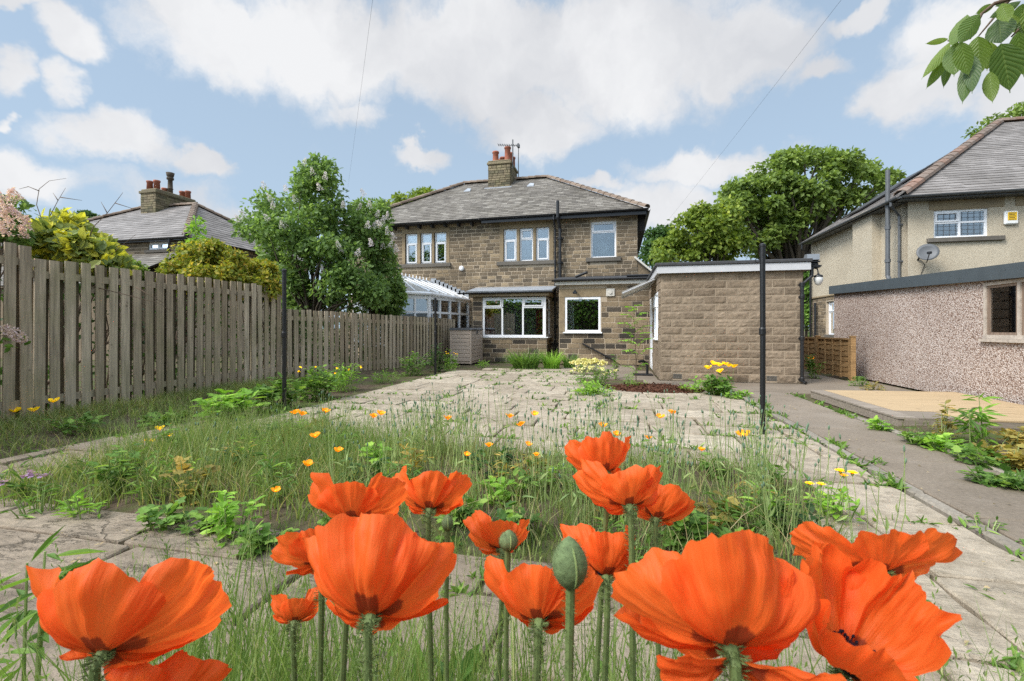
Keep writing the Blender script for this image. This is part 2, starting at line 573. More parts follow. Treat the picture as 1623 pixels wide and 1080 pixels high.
def make_materials():
    stone_mat('house stone', [(0, (.11, .087, .061)), (.35, (.16, .124, .083)), (.7, (.205, .157, .103)), (.9, (.27, .206, .131)), (1, (.34, .262, .167))], 22, .7, .012, var=.4)
    stone_mat('lower stone', [(0, (.045, .039, .032)), (.25, (.085, .069, .052)), (.45, (.19, .143, .093)), (.8, (.26, .196, .124)), (1, (.31, .24, .15))], 22, .7, .012, var=.4)
    stone_mat('mortar', [(0, (.42, .345, .255)), (1, (.42, .345, .255))], 30, .4, .006, var=.2)
    stone_mat('dressed stone', [(0, (.25, .19, .115)), (1, (.31, .24, .15))], 25, .3, .005, var=.25, dirt=((.16, .13, .10), 3, .5, .75, .6))
    stone_mat('sill stone', [(0, (.105, .095, .08)), (1, (.15, .135, .115))], 25, .3, .005, var=.3)
    stone_mat('chimney stone', [(0, (.10, .09, .06)), (.5, (.19, .155, .10)), (1, (.27, .22, .14))], 18, .7, .014, var=.5, dirt=((.12, .13, .05), 2.4, .45, .7, .5))
    stone_mat('slate', [(0, (.115, .102, .086)), (.4, (.155, .138, .117)), (.8, (.195, .176, .15)), (1, (.25, .228, .196))], 18, .35, .004, .7, var=.3, dirt=((.12, .105, .07), 1.8, .5, .8, .5), big=.8)
    stone_mat('dark slate', [(0, (.165, .148, .135)), (.5, (.205, .185, .17)), (1, (.25, .227, .21))], 18, .35, .004, .65, var=.25, big=.8)
    stone_mat('hip tile', [(0, (.16, .115, .085)), (.5, (.21, .155, .118)), (1, (.25, .19, .145))], 20, .4, .005, var=.35, dirt=((.16, .15, .12), 5, .5, .75, .6))
    stone_mat('red hip tile', [(0, (.17, .13, .105)), (.5, (.205, .155, .125)), (1, (.25, .15, .11))], 20, .4, .005, var=.35, dirt=((.2, .17, .14), 5, .5, .75, .6))
    stone_mat('garage block', [(0, (.195, .147, .102)), (.5, (.235, .18, .126)), (1, (.275, .212, .15))], 16, 1.0, .02, var=.35, big=1.3, dirt=((.10, .082, .06), 2.2, .5, .75, .45))
    stone_mat('garage mortar', [(0, (.36, .285, .205)), (1, (.36, .285, .205))], 30, .4, .006, var=.15)
    flag_mat('flag', [(0, (.295, .243, .18)), (.35, (.345, .288, .215)), (.7, (.385, .323, .245)), (1, (.43, .367, .28))], (.21, .17, .12), 1.0, .22)
    flag_mat('old flag', [(0, (.20, .158, .116)), (.5, (.25, .20, .148)), (1, (.30, .242, .18))], (.125, .10, .073), .8, .6)
    stone_mat('concrete', [(0, (.19, .153, .115)), (1, (.23, .187, .143))], 40, .6, .008, .9, var=.25, dirt=((.25, .21, .17), 2.0, .5, .75, .5), big=.9)
    stone_mat('kerb concrete', [(0, (.21, .185, .15)), (1, (.27, .235, .19))], 35, .6, .008, .9, var=.3, dirt=((.12, .11, .08), 4, .5, .75, .6))
    stone_mat('terracotta', [(0, (.30, .09, .055)), (1, (.40, .15, .09))], 12, .2, .004, .8, var=.25, dirt=((.15, .09, .07), 5, .5, .75, .6))
    stone_mat('bark', [(0, (.075, .06, .045)), (1, (.10, .08, .06))], 16, .8, .02, .95, var=.4)
    stone_mat('twig', [(0, (.13, .09, .06)), (1, (.17, .12, .085))], 16, .4, .01, .9, var=.3)
    plain('upvc', (.80, .81, .83), .35, .5, .03)
    plain('upvc roof', (.62, .60, .55), .35, .5, .08)
    plain('white board', (.50, .50, .51), .5, .4, .06)
    plain('cream board', (.55, .52, .46), .5, .4, .08)
    plain('black plastic', (.012, .012, .013), .4, .5, .2)
    plain('black iron', (.006, .006, .007), .45, .5, .35, 25, .25)
    plain('grey plastic', (.075, .08, .085), .45, .4, .1)
    plain('grey pipe', (.10, .105, .11), .5, .4, .15)
    plain('lead', (.30, .32, .345), .45, .4, .2, 5, .2)
    plain('slate grey felt', (.06, .06, .062), .9, .2, .25, 30, .4)
    plain('fascia grey', (.062, .075, .082), .5, .4, .1)
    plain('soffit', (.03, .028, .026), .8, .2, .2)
    plain('interior', (.5, .38, .36), .9, .1, .1)
    plain('net curtain', (.36, .41, .455), .9, .1, .06)
    plain('blind', (.62, .62, .62), .8, .1, .04)
    plain('grey blind', (.23, .225, .21), .85, .1, .12)
    plain('red cloth', (.30, .012, .022), .9, .1, .3, 9)
    plain('beige plastic', (.40, .325, .265), .55, .35, .06)
    plain('lid grey', (.075, .075, .078), .6, .35, .1)
    plain('steel', (.42, .43, .44), .35, .5, .1, metal=.8)
    plain('alarm white', (.78, .78, .76), .4, .5, .03)
    plain('alarm yellow', (.85, .52, .02), .5, .4, .05)
    plain('alarm ink', (.03, .03, .03), .6, .3, .05)
    plain('old wood paint', (.42, .36, .30), .8, .2, .25, 12, .3)
    plain('lamp glass', (.62, .62, .60), .2, .6, .05)
    plain('cable black', (.02, .02, .022), .7, .2, .1)

    # roughcast render
    m, nt = newmat('roughcast')
    n1 = noise(nt, 55, 4, 0.7)
    n2 = noise(nt, .8, 4, 0.6)
    c = ramp(nt, n2, [(.3, (.46, .395, .295)), (.7, (.545, .475, .36))])
    c = mixc(nt, 1.0, c, ramp(nt, n1, [(.3, (.72,) * 3), (.7, (1.18,) * 3)]), 'MULTIPLY')
    finish(nt, principled(nt, c, .95, bumpn(nt, n1, .8, .02), .15))
    # pebbledash: thousands of small stones
    m, nt = newmat('pebbledash')
    vo = node(nt, 'ShaderNodeTexVoronoi', {'Vector': coords(nt), 'Scale': 58.0, 'Randomness': 1.0})
    cs = node(nt, 'ShaderNodeSeparateColor', {0: vo.outputs['Color']})
    c = ramp(nt, cs.outputs[0], [(0, (.14, .09, .07)), (.12, (.27, .19, .155)), (.26, (.42, .33, .28)), (.6, (.51, .43, .38)), (.85, (.60, .53, .48)), (1, (.68, .63, .59))])
    edge = ramp(nt, vo.outputs['Distance'], [(.35, (1, 1, 1)), (.8, (.55, .48, .43))])
    c = mixc(nt, 1.0, c, edge, 'MULTIPLY')
    n2 = noise(nt, 1.1, 4, .6)
    c = mixc(nt, 1.0, c, ramp(nt, n2, [(.3, (.92, .88, .86)), (.7, (1.12, 1.1, 1.08))]), 'MULTIPLY')
    finish(nt, principled(nt, c, .8, bumpn(nt, mth(nt, 'SUBTRACT', 1.0, vo.outputs['Distance']), .8, .015), .3))
    # window glass: mirror coat over clear
    for nm, base in (('glass', .27), ('sky glass', .16)):
        m, nt = newmat(nm)
        lw = node(nt, 'ShaderNodeLayerWeight', {'Blend': 0.25})
        f = mth(nt, 'ADD', mth(nt, 'MULTIPLY', lw.outputs['Fresnel'], .8), base, clamp=True)
        g = node(nt, 'ShaderNodeBsdfGlossy', {'Color': (.92, .96, 1, 1), 'Roughness': 0.01}).outputs[0]
        t = node(nt, 'ShaderNodeBsdfTransparent', {'Color': (.86, .9, .9, 1)}).outputs[0]
        finish(nt, node(nt, 'ShaderNodeMixShader', {0: f, 1: t, 2: g}).outputs[0])
    # translucent canopy / conservatory sheets
    m, nt = newmat('poly sheet')
    d1 = node(nt, 'ShaderNodeBsdfDiffuse', {'Color': (.56, .54, .50, 1)}).outputs[0]
    t1 = node(nt, 'ShaderNodeBsdfTranslucent', {'Color': (.6, .58, .52, 1)}).outputs[0]
    x1 = node(nt, 'ShaderNodeMixShader', {0: .4, 1: d1, 2: t1}).outputs[0]
    g1 = node(nt, 'ShaderNodeBsdfGlossy', {'Color': (1, 1, 1, 1), 'Roughness': .15}).outputs[0]
    finish(nt, node(nt, 'ShaderNodeMixShader', {0: .1, 1: x1, 2: g1}).outputs[0])
    # ground: soil with green growth
    m, nt = newmat('soil')
    n1 = noise(nt, 9, 8, .7)
    c = ramp(nt, n1, [(.25, (.045, .032, .022)), (.5, (.10, .075, .05)), (.75, (.17, .13, .09))])
    n2 = noise(nt, 1.6, 6, .7)
    gf = node(nt, 'ShaderNodeMapRange', {0: n2, 1: .46, 2: .62, 3: 0.0, 4: .85}).outputs[0]
    c = mixc(nt, gf, c, (.075, .105, .028))
    finish(nt, principled(nt, c, 1.0, bumpn(nt, n1, .9, .04), .1))
    plain('bark chips', (.10, .045, .028), .95, .1, .5, 40, .6)
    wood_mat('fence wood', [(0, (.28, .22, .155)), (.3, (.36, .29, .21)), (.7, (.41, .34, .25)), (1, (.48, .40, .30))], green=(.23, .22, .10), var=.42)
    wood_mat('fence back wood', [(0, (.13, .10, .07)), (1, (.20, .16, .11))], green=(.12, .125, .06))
    wood_mat('waney wood', [(0, (.30, .175, .075)), (1, (.42, .26, .12))], grain=(3, 3, 40))
    wood_mat('deck ply', [(0, (.38, .27, .15)), (1, (.44, .32, .19))], grain=(2.0, 40, 30), var=.2)
    wood_mat('deck grey', [(0, (.20, .165, .13)), (1, (.27, .225, .18))], grain=(2.0, 40, 30))
    wood_mat('window timber', [(0, (.17, .12, .085)), (1, (.22, .16, .12))])

    leaf_mat('lilac leaf', [(0, (.07, .115, .038)), (.5, (.11, .175, .055)), (.85, (.15, .225, .075)), (1, (.20, .28, .10))], .5)
    leaf_mat('sycamore leaf', [(0, (.065, .10, .025)), (.5, (.115, .165, .04)), (.85, (.16, .22, .055)), (1, (.21, .27, .07))], .45)
    leaf_mat('lime leaf', [(0, (.06, .095, .015)), (.5, (.115, .16, .025)), (.85, (.17, .22, .035)), (1, (.25, .28, .05))])
    leaf_mat('dark leaf', [(0, (.02, .045, .014)), (.6, (.04, .085, .022)), (1, (.07, .125, .035))])
    leaf_mat('laurel leaf', [(0, (.07, .10, .028)), (.3, (.15, .19, .06)), (.55, (.27, .29, .10)), (.8, (.42, .40, .06)), (1, (.50, .45, .05))], .38)
    leaf_mat('gold leaf', [(0, (.085, .115, .018)), (.5, (.175, .195, .03)), (.8, (.26, .235, .035)), (1, (.36, .24, .04))])
    leaf_mat('grass blade', [(0, (.085, .12, .035)), (.5, (.135, .18, .058)), (.8, (.19, .225, .085)), (1, (.33, .29, .15))], .45)
    leaf_mat('pale grass', [(0, (.08, .13, .035)), (.5, (.125, .185, .055)), (.85, (.175, .23, .085)), (1, (.26, .26, .13))], .4)
    leaf_mat('dry grass', [(0, (.20, .15, .08)), (1, (.32, .25, .15))], .3)
    leaf_mat('weed leaf', [(0, (.045, .09, .02)), (.5, (.085, .16, .03)), (.85, (.14, .23, .045)), (1, (.20, .29, .06))], .4)
    leaf_mat('bright leaf', [(0, (.10, .20, .025)), (.5, (.16, .29, .04)), (1, (.25, .38, .06))], .4)
    leaf_mat('ochre leaf', [(0, (.14, .11, .03)), (.5, (.22, .19, .05)), (1, (.34, .24, .07))], .4)
    leaf_mat('cherry leaf', [(0, (.075, .13, .03)), (.5, (.12, .20, .04)), (.85, (.19, .28, .055)), (1, (.26, .30, .06))], .55, .4)
    leaf_mat('stalk green', [(0, (.12, .17, .06)), (.5, (.18, .235, .09)), (1, (.26, .31, .14))], .3)
    leaf_mat('seed head', [(0, (.06, .105, .07)), (.6, (.10, .155, .10)), (1, (.15, .20, .12))], .2)
    leaf_mat('blossom', [(0, (.34, .31, .40)), (.5, (.46, .42, .52)), (1, (.58, .54, .62))], .35)
    leaf_mat('pink blossom', [(0, (.38, .26, .30)), (.5, (.50, .38, .42)), (1, (.60, .50, .52))], .35)
    leaf_mat('cream flower', [(0, (.42, .38, .15)), (1, (.55, .51, .27))], .3)
    leaf_mat('yellow petal', [(0, (.80, .52, .01)), (1, (.90, .65, .02))], .35)
    leaf_mat('orange petal', [(0, (.80, .27, .01)), (1, (.88, .40, .015))], .35)
    leaf_mat('purple flower', [(0, (.25, .14, .30)), (1, (.38, .24, .42))], .3)
    stone_mat('poppy stem', [(0, (.11, .155, .05)), (1, (.14, .19, .065))], 60, .3, .002, .7, var=.25)
    stone_mat('bud green', [(0, (.10, .15, .06)), (1, (.14, .19, .08))], 160, .8, .002, .75, var=.35)
    plain('poppy heart', (.012, .008, .016), .7, .2, .3, 60, .4)

    # poppy petals: crepe folds, dark blotch at the foot of each petal
    m, nt = newmat('poppy petal')
    uv = node(nt, 'ShaderNodeUVMap', uv_map="petal").outputs[0]
    sp = node(nt, 'ShaderNodeSeparateXYZ', {0: uv})
    oi = node(nt, 'ShaderNodeObjectInfo').outputs['Random']
    cr = node(nt, 'ShaderNodeVectorMath', {0: uv, 1: (34, 2.4, 1)}, operation='MULTIPLY').outputs[0]
    cr = node(nt, 'ShaderNodeVectorMath', {0: cr, 1: node(nt, 'ShaderNodeCombineXYZ', {0: mth(nt, 'MULTIPLY', oi, 91.0), 1: 0.0, 2: 0.0}).outputs[0]}, operation='ADD').outputs[0]
    cn = node(nt, 'ShaderNodeTexNoise', {'Vector': cr, 'Scale': 1.0, 'Detail': 4.0, 'Roughness': .6}).outputs['Fac']
    c = ramp(nt, cn, [(.25, (.93, .15, .022)), (.5, (.96, .18, .03)), (.75, (.98, .21, .045))])
    c = mixc(nt, mth(nt, 'MULTIPLY', oi, .3), c, (.94, .12, .02))
    du = mth(nt, 'MULTIPLY', mth(nt, 'ABSOLUTE', mth(nt, 'SUBTRACT', sp.outputs[0], .5)), sp.outputs[1])
    ed = mth(nt, 'ADD', du, mth(nt, 'MULTIPLY', mth(nt, 'SUBTRACT', cn, .5), .02))
    mu = node(nt, 'ShaderNodeMapRange', {0: ed, 1: .056, 2: .046, 3: 0.0, 4: 1.0}).outputs[0]
    mv = mth(nt, 'ADD', sp.outputs[1], mth(nt, 'MULTIPLY', mth(nt, 'SUBTRACT', cn, .5), .10))
    mvv = node(nt, 'ShaderNodeMapRange', {0: mv, 1: .31, 2: .28, 3: 0.0, 4: 1.0}).outputs[0]
    mv2 = node(nt, 'ShaderNodeMapRange', {0: mv, 1: .07, 2: .10, 3: 0.0, 4: 1.0}).outputs[0]
    c = mixc(nt, mth(nt, 'MULTIPLY', mth(nt, 'MULTIPLY', mth(nt, 'MULTIPLY', mu, mvv), mv2), .75), c, (.17, .022, .014))
    nb = bumpn(nt, cn, .38, .004)
    p = principled(nt, c, .5, nb, .25)
    t = node(nt, 'ShaderNodeBsdfTranslucent', {'Color': c, 'Normal': nb}).outputs[0]
    finish(nt, node(nt, 'ShaderNodeMixShader', {0: .55, 1: p, 2: t}).outputs[0])


make_materials()
M = MAT

L_QUAD = ([(0, 0, 0), (.34, .48, .06), (0, 1, -.06), (-.34, .48, .06)], [(0, 1, 2), (0, 2, 3)])
L_LEAF = ([(0, 0, 0), (.20, .22, .05), (.27, .5, .05), (.15, .8, .0), (0, 1, -.1), (-.15, .8, .0), (-.27, .5, .05), (-.20, .22, .05), (0, .5, -.03)],
          [(0, 1, 2, 8), (8, 2, 3, 4), (0, 8, 6, 7), (8, 4, 5, 6)])
L_LANCE = ([(0, 0, 0), (.10, .3, .03), (.09, .6, .0), (0, 1, -.14), (-.09, .6, .0), (-.10, .3, .03)], [(0, 1, 2, 3), (0, 3, 4, 5)])
L_LOBED = ([(0, 0, 0), (.3, .05, .04), (.25, .3, .03), (.5, .45, .0), (.25, .6, .02), (.2, .85, -.02), (0, 1, -.08), (-.2, .85, -.02), (-.25, .6, .02), (-.5, .45, 0), (-.25, .3, .03), (-.3, .05, .04), (0, .5, -.03)],
           [(0, 1, 2, 12), (12, 2, 3, 4), (12, 4, 5, 6), (12, 6, 7, 8), (12, 8, 9, 10), (0, 12, 10, 11)])


def rand_dirs(n, up=0.0):
    d = rng.normal(size=(n, 3))
    d[:, 2] += up
    return d / np.linalg.norm(d, axis=1, keepdims=True)


# ------------------------------------------------------------------ builders for buildings
FRONT = ((1, 0, 0), (0, -1, 0))          # (U, N) of a wall that looks down the garden at us
LEFT = ((0, -1, 0), (-1, 0, 0))          # looks left
RIGHT = ((0, 1, 0), (1, 0, 0))           # looks right


def free_spans(u0, u1, v0, v1, openings):
    spans = [(u0, u1)]
    for (a, b, c, d) in openings:
        if min(v1, d) - max(v0, c) > 0.004:
            out = []
            for (s, e) in spans:
                if b <= s or a >= e:
                    out.append((s, e))
                else:
                    if a > s: out.append((s, a))
                    if b < e: out.append((b, e))
            spans = out
    return [(s, e) for s, e in spans if e - s > .01]


def wall_shell(mb, w0, w1, h0, h1, openings, depth=.22, mi=0):
    us = sorted({w0, w1, *[x for o in openings for x in o[:2] if w0 < x < w1]})
    vs = sorted({h0, h1, *[x for o in openings for x in o[2:] if h0 < x < h1]})
    for i in range(len(us) - 1):
        for j in range(len(vs) - 1):
            cu, cv = (us[i] + us[i + 1]) / 2, (vs[j] + vs[j + 1]) / 2
            if any(a < cu < b and c < cv < d for a, b, c, d in openings):
                continue
            mb.add([(us[i], 0, vs[j]), (us[i + 1], 0, vs[j]), (us[i + 1], 0, vs[j + 1]), (us[i], 0, vs[j + 1])], [(0, 1, 2, 3)], mi)
            mb.add([(us[i], -depth, vs[j]), (us[i + 1], -depth, vs[j]), (us[i + 1], -depth, vs[j + 1]), (us[i], -depth, vs[j + 1])], [(3, 2, 1, 0)], mi)
    for a, b, c, d in openings:
        for q in ([(a, 0, c), (a, 0, d), (a, -depth, d), (a, -depth, c)], [(b, 0, c), (b, -depth, c), (b, -depth, d), (b, 0, d)],
                  [(a, 0, d), (b, 0, d), (b, -depth, d), (a, -depth, d)], [(a, 0, c), (a, -depth, c), (b, -depth, c), (b, 0, c)]):
            mb.add(q, [(0, 1, 2, 3)], mi)


def stones(mb, w0, w1, h0, h1, openings, course, lmin, lmax, joint=.027, proud=.014, mi=1, bond=None, taper=.006, jitter=.5):
    rows = max(1, round((h1 - h0) / course))
    ch = (h1 - h0) / rows
    for r in range(rows):
        v0, v1 = h0 + r * ch + joint / 2, h0 + (r + 1) * ch - joint / 2
        for s, e in free_spans(w0, w1, v0, v1, openings):
            cuts = [s]
            if bond:
                k = math.floor((s - w0) / bond) * bond + w0 + (bond / 2 if r % 2 else 0)
                while k < e:
                    if k > s + .06: cuts.append(k)
                    k += bond
            else:
                p = s + random.uniform(lmin * .4, lmax)
                while p < e - lmin * .4:
                    cuts.append(p)
                    p += random.uniform(lmin, lmax)
            cuts.append(e)
            for a, b in zip(cuts[:-1], cuts[1:]):
                a2, b2 = a + joint / 2, b - joint / 2
                if b2 - a2 < .03: continue
                p = proud * random.uniform(1 - jitter, 1 + jitter)
                t = taper
                j = lambda: random.uniform(-.003, .003)
                V = [(a2, .001, v0), (b2, .001, v0), (b2, .001, v1), (a2, .001, v1),
                     (a2 + t + j(), p, v0 + t + j()), (b2 - t + j(), p, v0 + t + j()), (b2 - t + j(), p, v1 - t + j()), (a2 + t + j(), p, v1 - t + j())]
                mb.add(V, [(4, 5, 6, 7), (0, 1, 5, 4), (1, 2, 6, 5), (2, 3, 7, 6), (3, 0, 4, 7)], mi)


def clip_poly(poly, clip):
    """Sutherland-Hodgman, convex counter-clockwise clip polygon, 2D"""
    out = poly
    for i in range(len(clip)):
        ax, ay = clip[i]
        bx, by = clip[(i + 1) % len(clip)]
        inp, out = out, []
        if not inp: return []
        side = lambda p: (bx - ax) * (p[1] - ay) - (by - ay) * (p[0] - ax)
        for j in range(len(inp)):
            p, q = inp[j], inp[(j + 1) % len(inp)]
            sp, sq = side(p), side(q)
            if sp >= 0: out.append(p)
            if (sp >= 0) != (sq >= 0):
                t = sp / (sp - sq)
                out.append((p[0] + (q[0] - p[0]) * t, p[1] + (q[1] - p[1]) * t))
    return out


def slate_slope(mb, corners, row=.2, wid=.28, mi=0, missing=0.0):
    """corners: eave-left, eave-right, then upwards (seen from outside, counter-clockwise)"""
    P = [Vector(c) for c in corners]
    e = (P[1] - P[0]).normalized()
    n = e.cross(P[2] - P[0]).normalized()
    s = n.cross(e)
    O = P[0]
    poly = [((p - O).dot(e), (p - O).dot(s)) for p in P]
    k = len(P)
    mb.add([tuple(p - n * .03) for p in P], [tuple(range(k))], mi)
    a0, a1 = min(p[0] for p in poly), max(p[0] for p in poly)
    b1 = max(p[1] for p in poly)
    r = 0
    b = -.03
    while b < b1:
        a = a0 - random.uniform(0, wid) - (wid / 2 if r % 2 else 0)
        while a < a1:
            w = wid * random.uniform(.85, 1.15)
            jb = random.uniform(-.008, .008)
            q = clip_poly([(a, b + jb), (a + w - .006, b + jb + random.uniform(-.004, .004)), (a + w - .006, b + row + .05), (a, b + row + .05)], poly if r else [(x, y if y > .001 else -.06) for x, y in poly])
            a += w
            if len(q) < 3: continue
            lift = lambda y: .004 + .016 * max(0, 1 - (y - b) / (row + .05)) + tw
            tw = random.uniform(0, .005)
            top = [tuple(O + e * x + s * y + n * lift(y)) for x, y in q]
            bot = [tuple(O + e * x + s * y + n * (lift(y) - .009)) for x, y in q]
            m = len(q)
            mb.add(top + bot, [tuple(range(m))] + [(i, i + m, (i + 1) % m + m, (i + 1) % m) for i in range(m)], mi)
        b += row
        r += 1


def hip_run(mb, p0, p1, n, r=.12, mi=0, up=(0, 0, 1)):
    p0, p1 = Vector(p0), Vector(p1)
    d = (p1 - p0)
    t = d.normalized()
    side = t.cross(Vector(up)).normalized()
    u = side.cross(t)
    for i in range(n):
        a, b = p0 + d * (i / n), p0 + d * ((i + 1.12) / n)
        lift = random.uniform(0, .012)
        V = []
        for p, rr, l in ((a, r * 1.06, .014 + lift), (b, r * .96, lift)):
            for w in (-100, -60, -20, 20, 60, 100):
                V.append(tuple(p + side * (math.sin(R(w)) * rr) + u * (math.cos(R(w)) * rr * .75 + l)))
            for w in (100, 60, 20, -20, -60, -100):
                V.append(tuple(p + side * (math.sin(R(w)) * (rr - .02)) + u * (math.cos(R(w)) * (rr - .02) * .75 + l - .004)))
        F = [(j, (j + 1) % 12, (j + 1) % 12 + 12, j + 12) for j in range(12)]
        F += [tuple(range(11, -1, -1)), tuple(range(12, 24))]
        mb.add(V, F, mi)


def gutter(mb, p0, p1, out, r=.06, mi=0):
    """half-round gutter from p0 to p1, hanging on the side 'out'"""
    p0, p1, out = Vector(p0), Vector(p1), Vector(out)
    V = []
    angs = [0, -30, -60, -90, -120, -150, -180]
    for p in (p0, p1):
        for rr in (r, r - .012):
            for w in (angs if rr == r else angs[::-1]):
                V.append(tuple(p + out * (r + math.cos(R(w)) * rr) + Vector((0, 0, math.sin(R(w)) * rr))))
    m = 14
    F = [(j, (j + 1) % m, (j + 1) % m + m, j + m) for j in range(m)]
    F += [tuple(range(m)), tuple(range(2 * m - 1, m - 1, -1))]
    mb.add(V, F, mi)


def casement(parent, O, UN, u0, u1, v0, v1, cells, fw=.055, inset=.07, frame='upvc', glass='glass', sash=True, sill=None, name='window'):
    """cells: (ua, ub, va, vb, opens) as fractions of the clear frame; the frame is the part, panes are its sub-parts"""
    U, N = UN
    mb = MB().on(O, U, N)
    y1, y0 = -inset, -inset - .06
    W, H = u1 - u0, v1 - v0
    mb.box(u0, u0 + fw, y0, y1, v0, v1); mb.box(u1 - fw, u1, y0, y1, v0, v1)
    mb.box(u0 + fw, u1 - fw, y0, y1, v0, v0 + fw); mb.box(u0 + fw, u1 - fw, y0, y1, v1 - fw, v1)
    iu0, iu1, iv0, iv1 = u0 + fw, u1 - fw, v0 + fw, v1 - fw
    panes = []
    us, vs = set(), set()
    for (a, b, c, d, op) in cells:
        pa, pb, pc, pd = iu0 + (iu1 - iu0) * a, iu0 + (iu1 - iu0) * b, iv0 + (iv1 - iv0) * c, iv0 + (iv1 - iv0) * d
        h = fw * .42
        A, B, C, D = pa + (h if a > 0 else 0), pb - (h if b < 1 else 0), pc + (h if c > 0 else 0), pd - (h if d < 1 else 0)
        if b < 1: mb.box(B, B + 2 * h, y0 + .002, y1 - .002, C, D)
        if d < 1: mb.box(A - (h if a > 0 else 0), B + (h if b < 1 else 0), y0 + .004, y1 - .004, D, D + 2 * h)
        if op:
            s = .045
            mb.box(A, A + s, y0, y1 + .022, C, D); mb.box(B - s, B, y0, y1 + .022, C, D)
            mb.box(A + s, B - s, y0, y1 + .02, C, C + s); mb.box(A + s, B - s, y0, y1 + .02, D - s, D)
            A, B, C, D = A + s, B - s, C + s, D - s
        panes.append((A, B, C, D))
    o = mb.build(name, M[frame], parent)
    for (A, B, C, D) in panes:
        g = MB().on(O, U, N)
        g.box(A - .008, B + .008, y0 + .02, y0 + .032, C - .008, D + .008)
        g.build('pane', M[glass], o)
    if sill:
        s = MB().on(O, U, N)
        ov, th, pr = sill[1:4]
        s.box(u0 - ov, u1 + ov, -inset - .05, pr, v0 - th, v0, bev=.008)
        s.build('sill', M[sill[0]], o)
    return o

# ================================================================== THE SETTING
def smooth(a, b, x):
    t = np.clip((x - a) / (b - a), 0, 1)
    return t * t * (3 - 2 * t)


def ground_h(x, y):
    x = np.asarray(x, float); y = np.asarray(y, float)
    h = np.full(np.broadcast(x, y).shape, -.035)
    bank = smooth(-5.3, -6.6, x) * (1 - smooth(9, 14, y) * .6) * .15
    bed = smooth(-4.55, -4.2, x) * smooth(1.35, .9, x) * smooth(2.2, 2.5, y) * smooth(4.5, 4.1, y) * .07
    near = smooth(1.1, .7, y) * smooth(-3.5, -2.5, x) * smooth(1.6, 1.0, x) * .05
    strip = smooth(3.15, 3.5, x) * smooth(7.2, 6.4, y) * .06
    wob = (np.sin(x * 2.3 + y * 1.1) * np.sin(y * 1.9 - x * .7)) * .015 * (bank / .15 + bed / .07 + strip / .06)
    return h + bank + bed + near + strip + wob


def make_ground():
    xs = np.concatenate([[-900, -300, -100, -50, -30, -20, -15], np.linspace(-12, 9, 141), [12, 16, 22, 32, 60, 120, 300, 900]])
    ys = np.concatenate([[-300, -60, -20, -8, -4], np.linspace(-2, 16, 121), [18, 22, 30, 50, 100, 250, 700, 1500]])
    X, Y = np.meshgrid(xs, ys)
    Z = ground_h(X, Y)
    nx, ny = len(xs), len(ys)
    i = np.arange(nx - 1)[None, :] + np.arange(ny - 1)[:, None] * nx
    F = np.stack([i, i + 1, i + 1 + nx, i + nx], -1).reshape(-1, 4)
    mb = MB()
    mb.add(np.stack([X, Y, Z], -1).reshape(-1, 3), F)
    tag(mb.build('ground', M['soil'], smooth=True), kind='structure')


def slab(mb, x0, x1, y0, y1, z, th=.045, rag=.012, mi=0, tilt=.006, rot=None, clip=None):
    """one riven flagstone: ragged outline, worn arris"""
    pts = []
    n = 6
    for (a, b) in (((x0, y0), (x1, y0)), ((x1, y0), (x1, y1)), ((x1, y1), (x0, y1)), ((x0, y1), (x0, y0))):
        for k in range(n):
            t = k / n
            pts.append((a[0] + (b[0] - a[0]) * t, a[1] + (b[1] - a[1]) * t))
    cx, cy = (x0 + x1) / 2, (y0 + y1) / 2
    sx, sy = random.uniform(-tilt, tilt), random.uniform(-tilt, tilt)
    ph = random.uniform(0, 99)
    out, inn, bot = [], [], []
    for k, (x, y) in enumerate(pts):
        w = mnoise.noise((x * 4 + ph, y * 4, 0)) * rag * 2
        cr = .012 if k % n == 0 else .0
        dx, dy = cx - x, cy - y
        l = math.hypot(dx, dy)
        x, y = x + dx / l * (w + cr), y + dy / l * (w + cr)
        zz = z + (x - cx) * sx + (y - cy) * sy
        out.append((x, y, zz - .009)); bot.append((x, y, zz - th))
        inn.append((x + dx / l * .009, y + dy / l * .009, zz))
    m = len(pts)
    V = inn + out + bot
    F = [tuple(range(m))]
    for r in (0, m):
        F += [(i + r, i + r + m, (i + 1) % m + r + m, (i + 1) % m + r) for i in range(m)]
    if rot:
        c, s, (ox, oy) = math.cos(rot[0]), math.sin(rot[0]), rot[1]
        V = [(ox + (x - ox) * c - (y - oy) * s, oy + (x - ox) * s + (y - oy) * c, zz) for x, y, zz in V]
    mb.add(V, F, mi)
    return V


JOINTS = []


def flag_area(mb, x0, x1, y0, y1, rd, wl, gap=.021, z=0.0, skip=None, zj=.008, along='x', rot=None):
    y = y0
    while y < y1 - .1:
        d = min(random.uniform(*rd), y1 - y)
        if y1 - (y + d) < .2: d = y1 - y
        x = x0 - random.uniform(0, wl[0])
        while x < x1:
            w = random.uniform(*wl)
            a, b = max(x, x0), min(x + w, x1)
            x += w
            if b - a < .12: continue
            if skip and skip((a + b) / 2, y + d / 2): continue
            slab(mb, a + gap / 2, b - gap / 2, y + gap / 2, y + d - gap / 2, z + random.uniform(-zj, zj), rot=rot)
            JOINTS.append((a, b, y, y + d))
        y += d


def in_bed(x, y):
    return -4.45 < x < 1.15 - .25 * math.sin(y * 3) and 2.3 + .12 * math.sin(x * 2) < y < 4.35 + .12 * math.sin(x * 3)


def near_bed(x, y):
    return -2.9 < x < 1.35 and y < .95


